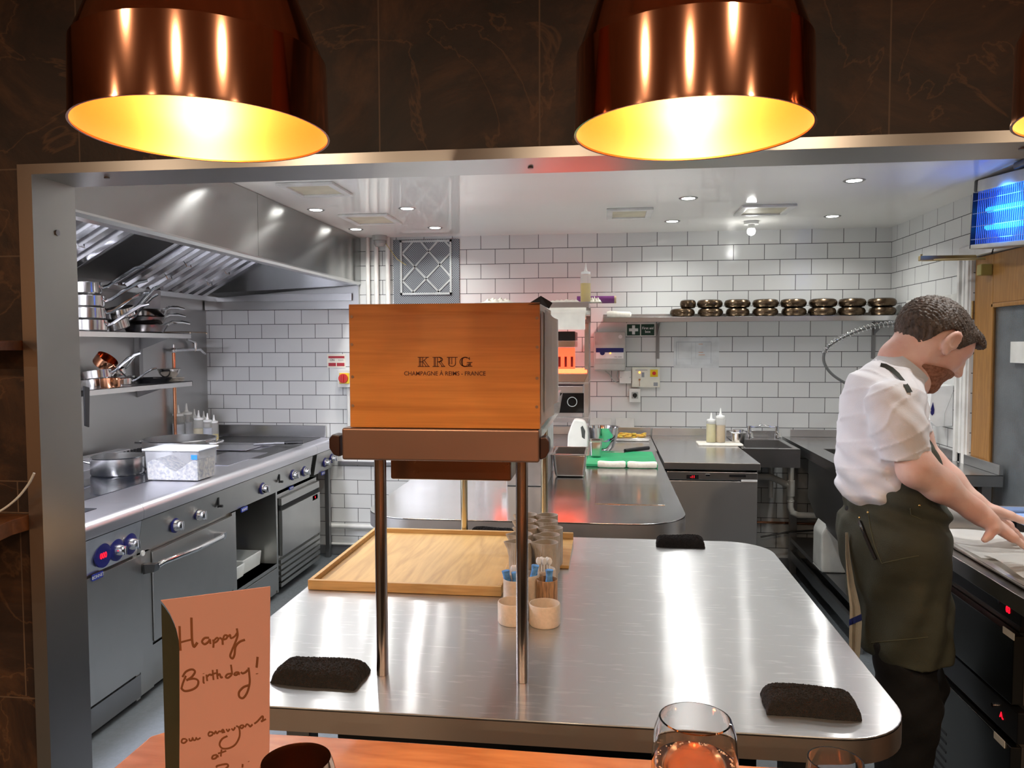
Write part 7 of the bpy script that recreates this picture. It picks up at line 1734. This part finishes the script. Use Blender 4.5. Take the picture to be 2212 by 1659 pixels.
B.cap(hl(.088, -.017, -.0460), hl(.088, .017, -.0460), .0078, .0078, .008)            # upper lip
B.cap(hl(.085, -.015, -.0580), hl(.085, .015, -.0580), .0085, .0085, .008)            # lower lip
B.cap(hl(.100, -.020, -.0520), hl(.100, .020, -.0520), .003, .003, .004, 'cut')
for y in (-1, 1): B.ell(hl(.103, y*.007, -.029), (.0045, .0034, .0034), HR, .003, 'cut')
# hands
dn_ = np.array(AY(2235, 1190, 2.17))-WRn
t0 = WRn+np.array([.022, -.012, -.014]); tip = np.array(AY(2127, 1166, 2.10)); 
hand(B, WRn, dn_, np.array([-.10, .92, .30]), 0, (.02, .10, .18), (t0, t0*.5+tip*.5+np.array([.012, -.004, .006]), t0*.22+tip*.78+np.array([.006, 0, 0]), tip), (.086, .094, .088, .070))
df_ = np.array(AY(2195, 1146, 2.46))-WRf
t0 = WRf+np.array([.03, -.022, .0])
hand(B, WRf, df_, np.array([0, 1.0, .1]), 0, (.10, .22, .3), (t0, t0+np.array([.03, -.014, -.010]), t0+np.array([.055, -.018, -.020]), t0+np.array([.075, -.016, -.03])), (.07, .078, .073, .058))
body = sdobj('body', B, SKIN, chef, it=2)
# hair
Hh = SD(HC-.16, HC+.16, .0027)
head(Hh, .007)
Hh.ell(hl(.074, 0, .082), (.030, .046, .020), HR, .02); Hh.ell(hl(.094, -.01, .074), (.016, .034, .012), HR, .012); Hh.ell(hl(-.02, 0, .04), (.100, .080, .086), HR, .02)
sl, X, Y, Z = Hh.blk(HC-.2, HC+.2)
x, y, z = [HR[0][i]*(X-HC[0])+HR[1][i]*(Y-HC[1])+HR[2][i]*(Z-HC[2]) for i in range(3)]
line = np.interp(x, [-.12, -.057, -.035, -.023, -.004, .014, .026, .036, .044, .064, .075, .12], [-.064, -.060, -.015, .026, .050, .050, .034, .014, .018, .055, .070, .068]).astype(np.float32)
wob = .0014*np.sin(x*330+z*220+2*np.sin(y*90))*np.sin(y*360+x*190+2*np.sin(z*110))+.0016*np.sin(z*510+y*630+x*350+3*np.sin(x*70+y*50))+.0012*np.sin(x*900-z*700+y*800)
thin = np.clip((.03-z)/.07, 0, 1)*.0050
Hh.f = np.maximum(Hh.f+wob+thin, (line-z)*.8+.3*wob).astype(np.float32)
hair = sdobj('hair', Hh, HAIR, chef, it=0)
# beard: thin shell over jaw and chin
Hb = SD(HC-.14, HC+.14, .003); head(Hb, .0062)
Hb.cap(hl(.087, -.019, -.038), hl(.087, .019, -.038), .008, .008, .008); Hb.ell(hl(.066, 0, -.030), (.032, .036, .038), HR, .02); Hb.ell(hl(.064, 0, -.092), (.026, .029, .023), HR, .02)
sl, X, Y, Z = Hb.blk(HC-.2, HC+.2); x, y, z = [HR[0][i]*(X-HC[0])+HR[1][i]*(Y-HC[1])+HR[2][i]*(Z-HC[2]) for i in range(3)]
top_ = np.interp(x, [-.02, .0, .012, .025, .04, .055, .07, .09], [-.075, -.070, -.064, -.056, -.048, -.040, -.035, -.030]).astype(np.float32)
lipd = np.sqrt(((x-.090)/1.2)**2+(np.abs(y)*.55)**2+(z+.052)**2)-.012
Hb.f = np.maximum.reduce([Hb.f+.0008*np.sin(x*900+z*700)*np.sin(y*800), (z-top_)*.8, (.000-x)*.8, -lipd]).astype(np.float32)
sdobj('beard', Hb, BEARD, chef, it=0)
for y in (-1, 1):
    ob('eyebrow', MB().tube([tuple(hl(.0950, y*.012, .038)), tuple(hl(.0925, y*.026, .044)), tuple(hl(.085, y*.040, .042)), tuple(hl(.077, y*.049, .035))], [.003, .0042, .0036, .002], 8), HAIR, chef)
    ob('eyelashes', MB().tube([tuple(hl(.0900, y*.019, .008)), tuple(hl(.0915, y*.029, .006)), tuple(hl(.086, y*.040, .008))], [.0009, .0013, .0009], 6), HAIR, chef)
# trousers + shoes
T_ = SD((.62, 2.02, .03), (1.12, 2.56, 1.10), .006)
T_.ell(HIP, (.112, .160, .10), None, .05)
for yy in (2.215, 2.385):
    h_ = np.array([HIP[0], yy, HIP[2]-.03]); k_ = np.array([AY(1960, 1480, yy).x+(.02 if yy > 2.3 else 0), yy, .50]); a_ = np.array([AY(1945, 1480, yy).x, yy, .09])
    T_.cap(h_, k_, .085, .080, .05); T_.cap(k_, a_, .080, .066, .04)
sl, X, Y, Z = T_.blk((0, 0, 0), (3, 3, 3))
T_.f = np.maximum(T_.f+.0025*np.sin(Z*50+X*45+Y*20)+.0018*np.sin(Z*90-X*60), .05-Z).astype(np.float32)
sdobj('trousers', T_, BLKT, chef)
for yy in (2.215, 2.385):
    ax_ = AY(1945, 1480, yy).x
    ob('shoe', MB().prism([(ax_-.06, .0), (ax_+.20, .0), (ax_+.21, .03), (ax_+.15, .06), (ax_+.05, .085), (ax_-.05, .085), (ax_-.065, .03)], 'y', yy-.048, yy+.048, .018), BLACKP, chef)
# jacket
J = SD((.60, 1.98, .95), (1.12, 2.64, 1.52), .0042)
J.ell(CH+np.array([-.002, 0, 0]), (.106, .172, .165), None, .04); J.ell(CH+np.array([.004, 0, .07]), (.090, .172, .085), None, .04)
J.ell((CH*.55+HIP*.45)+np.array([-.006, 0, 0]), (.116, .162, .13), None, .05)
lowb = np.array(AY(1862, 1055, YC)); J.ell(lowb+np.array([.035, 0, .015]), (.085, .14, .065), None, .04)
J.ell(np.array([CH[0]+.008, YC, CH[2]+.115]), (.064, .195, .055), None, .05)
J2 = SD((.60, 1.98, .95), (1.12, 2.64, 1.52), .0042)
for A_, HEM in ((SHn, np.array(AY(1963, 1010, 2.115))), (SHf, np.array(AY(1975, 1000, 2.49)))):
    J2.cap(A_+np.array([-.004, (YC-A_[1])*.06, -.006]), A_+(HEM-A_)*.45, .060, .058, .04); J2.cap(A_+(HEM-A_)*.4, HEM, .058, .059, .04)
J.chain([np.array(AY(1946, 806, YC))-np.array([.656, 0, .754])*.045, np.array([CH[0]+.012, YC, CH[2]+.12])], [.078, .10], .05)
sl, X, Y, Z = J.blk((0, 0, 0), (3, 3, 3))
# folds: diagonal pulls from the armpit, gathers at the low back
fold = .0045*np.sin((X*.8+Z*1.0)*95+np.sin(Y*18)*1.2)*np.exp(-((Z-1.10)/.10)**2)+.0035*np.sin(Z*150+X*60+Y*10)*np.exp(-((X-.74)/.05)**2)*np.exp(-((Z-1.22)/.14)**2)+.0022*np.sin((X-Z)*80+Y*22)-.0035*np.exp(-np.abs(np.sin((X*.75+Z)*42+Y*9+.6*np.sin(X*50)))*7)
F_ = J.f+fold.astype(np.float32)
hp0, hp1 = AY(1915, 995, 2.11), AY(2010, 982, 2.11)
hemc = (hp0.z+(X-hp0.x)*(hp1.z-hp0.z)/(hp1.x-hp0.x))-Z
F2 = np.maximum(J2.f+.0015*np.sin((X+Z)*90+Y*30)-.004*np.exp(-np.abs(np.sin((Z*1.1-X*.8)*38+Y*14+.8*np.sin(Z*40)))*6), hemc)
hang = np.sqrt((X-.5*(hp0.x+hp1.x))**2+(Z-hp0.z)**2)
F_ = smin(F_, F2, .022)
CC = np.array(AY(1946, 806, YC)); CT = np.array([.656, 0, .754]); nk = np.sqrt((X-CC[0]-.052*CT[0])**2+(Y-YC)**2+(Z-CC[2]-.052*CT[2])**2)-.071
F_ = np.maximum(F_, -nk)
J.f = F_.astype(np.float32)
jk = sdobj('jacket', J, WJ, chef, it=2)
# collar band: leaning ring around the neck
cc_ = CC; ax = (hl(-.03, 0, -.08)-NB); ax = ax/np.linalg.norm(ax)
tiltv = CT; e1 = np.array([.754, 0, -.656]); e2 = np.array([0, 1, 0.])
mb = MB(); n = 40; vs = []
for k in range(n):
    a = 2*math.pi*k/n; g = .5-.5*math.cos(a)
    for r, h_ in ((.079, -.030), (.0725, .026), (.0690, .026), (.0740, -.030)):
        p_ = cc_+e1*math.cos(a)*r*1.04+e2*math.sin(a)*r+tiltv*h_; vs.append(tuple(p_))
fs = [(4*k+i, 4*((k+1) % n)+i, 4*((k+1) % n)+(i+1) % 4, 4*k+(i+1) % 4) for k in range(n) for i in range(4)]
mb.add(vs, fs); ob('collar', mb, mat('collar_cloth', '#c9ccd0', .85, 0, .02, 9, bump=.2, bscale=200), chef)
# apron: wrap + skirt
Ap = SD((.62, 2.03, .60), (1.14, 2.58, 1.30), .005)
w1, w2 = np.array(AY(1921, 1048, YC)), np.array(AY(1925, 1150, YC)); w3 = np.array(AY(1948, 1400, YC))
Ap.ell(w1+np.array([.012, 0, .0]), (.118, .180, .14), None, .05); Ap.ell(w2, (.124, .200, .13), None, .05); Ap.ell(np.array(AY(1955, 985, YC)), (.070, .130, .075), None, .04)
Ap.ell(np.array(AY(1985, 1090, YC)), (.058, .14, .040), None, .03)
for i in range(7):
    t = i/6; c_ = w2*(1-t)+w3*t; Ap.ell(c_, (.126-.020*t, .205-.012*t, .075), None, .05)
sl, X, Y, Z = Ap.blk((0, 0, 0), (3, 3, 3))
fold = .0045*np.sin(X*75-Z*22+Y*15)*np.clip((1.0-Z)/.2, 0, 1)+.0055*np.sin(Z*105+X*35)*np.exp(-((Z-1.06)/.05)**2)+.0025*np.sin(Y*60+Z*30)
hemz = w3[2]+.012+(X-w3[0])*.10
inner = Ap.f+.006
# open below: keep the shell only
cutline = (X-(w1[0]-.125+(Z-w1[2])*-.0))*0
pa_, pb_ = AY(1858, 1066, 2.14), AY(1945, 990, 2.14); top_cut = (Z-(pa_.z+(X-pa_.x)*(pb_.z-pa_.z)/(pb_.x-pa_.x)))*.73
F_ = np.maximum(np.maximum(Ap.f+fold, hemz-Z), top_cut*.9)
Ap.f = F_.astype(np.float32)
apron = sdobj('apron', Ap, APR, chef, it=1)
# raycast helper to set small details on the cloth
dg = bpy.context.evaluated_depsgraph_get(); dg.update()
from mathutils.bvhtree import BVHTree
def surf(o, px, py):
    b = BVHTree.FromObject(o, dg); L = o.parent.location; d = ray(px, py).normalized(); h_ = b.ray_cast(EYE-L, d)
    return (h_[0]+L, h_[1]) if h_[0] is not None else (None, None)
for px, py in ((1875, 1107), (1857, 1118), (1986, 1092)):
    p, n_ = surf(apron, px, py)
    if p is not None: ob('brass_rivet', MB().sphere(p, .0038, seg=12), mat('bright_brass', (.85, .62, .25), .25, 1), chef)
# pocket seams as thin raised stitching, pen pocket
def seam_(pts, m, r=.0012, nm='pocket_stitching'):
    out = []
    for (x0, y0), (x1, y1) in zip(pts, pts[1:]):
        for k in range(8):
            p, n_ = surf(apron, x0+(x1-x0)*k/8, y0+(y1-y0)*k/8)
            if p is not None: out.append(p+n_*.0008)
    p, n_ = surf(apron, *pts[-1])
    if p is not None: out.append(p+n_*.0008)
    if len(out) > 2: ob(nm, MB().tube(out, r, 6), m, chef)
SEAM = mat('apron_seam_thread', '#585a45', .8)
seam_([(1875, 1100), (1880, 1140), (1890, 1180), (1905, 1217), (1948, 1207), (1985, 1200)], SEAM)
seam_([(1882, 1388), (1925, 1384), (1965, 1380), (2005, 1376)], SEAM, .0010)
seam_([(1966, 1098), (1968, 1112), (1990, 1122)], SEAM)
seam_([(1858, 1128), (1868, 1152), (1880, 1180), (1893, 1208)], BLACKP, .006, 'pen_pocket')
p, n_ = surf(apron, 1866, 1146)
if p is not None: ob('pen_clip', MB().tube([p+n_*.008+Vector((-.004, 0, .008)), p+n_*.008+Vector((.004, 0, -.008))], .0022, 8), CHROME, chef)
# neck strap
def strap(pts, o_, w, m, nm):
    out = []
    for (x, y) in pts:
        p, n_ = surf(o_, x, y)
        if p is not None: out.append(p+n_*.002)
    if len(out) > 2:
        mb = MB(); vs = []
        for i, p in enumerate(out):
            t = (out[min(i+1, len(out)-1)]-out[max(i-1, 0)]).normalized(); s_ = t.cross(Vector((0, -1, 0))).normalized()
            vs += [tuple(p+s_*w/2), tuple(p-s_*w/2), tuple(p-s_*w/2+Vector((0, -.003, 0))), tuple(p+s_*w/2+Vector((0, -.003, 0)))]
        n = len(out); fs = [(4*i+a, 4*i+4+a, 4*i+4+(a+1) % 4, 4*i+(a+1) % 4) for i in range(n-1) for a in range(4)]
        mb.add(vs, fs+[(0, 1, 2, 3), (4*n-4, 4*n-3, 4*n-2, 4*n-1)]); ob(nm, mb, m, chef)
strap([(1902, 790), (1912, 792), (1924, 798), (1936, 808), (1947, 820), (1957, 834), (1964, 848)], jk, .013, mat('apron_strap', '#33352e', .8), 'neck_strap')
# side towel tucked at the hip
p = AY(1848, 1340, 2.24)
mb = MB(); vs = []; rows = [(1150, 1826, 1832), (1200, 1826, 1836), (1260, 1830, 1846), (1310, 1836, 1858), (1345, 1835, 1862), (1380, 1834, 1860), (1410, 1834, 1858), (1425, 1846, 1856)]
for y, xa_, xb_ in rows:
    for k in range(5):
        q = AY(xa_+(xb_-xa_)*k/4, y, 2.235+.008*math.sin(k*2.1)); vs.append(tuple(q))
fs = [(5*i+k, 5*i+5+k, 5*i+6+k, 5*i+1+k) for i in range(len(rows)-1) for k in range(4)]
mb.add(vs, fs); bmesh.ops.solidify(mb.bm, geom=mb.bm.faces[:], thickness=.006)
tw_ = ob('side_towel', mb, mat('cream_towel', '#cfc7b6', .9, bump=.4, bscale=200), None, 'cream cloth with a blue stripe hanging at the back hip of the chef', 'towel')
mb = MB(); vs = []
for y, xa_, xb_ in ((1326, 1834.5, 1861), (1340, 1834, 1862)):
    for k in range(5): vs.append(tuple(AY(xa_+(xb_-xa_)*k/4, y+(4-k)*3, 2.2275+.008*math.sin(k*2.1))))
mb.add(vs, [(k, 5+k, 6+k, 1+k) for k in range(4)]); bmesh.ops.solidify(mb.bm, geom=mb.bm.faces[:], thickness=-.002)
ob('blue_stripe', mb, mat('towel_blue', '#3b4a9c', .9), tw_)
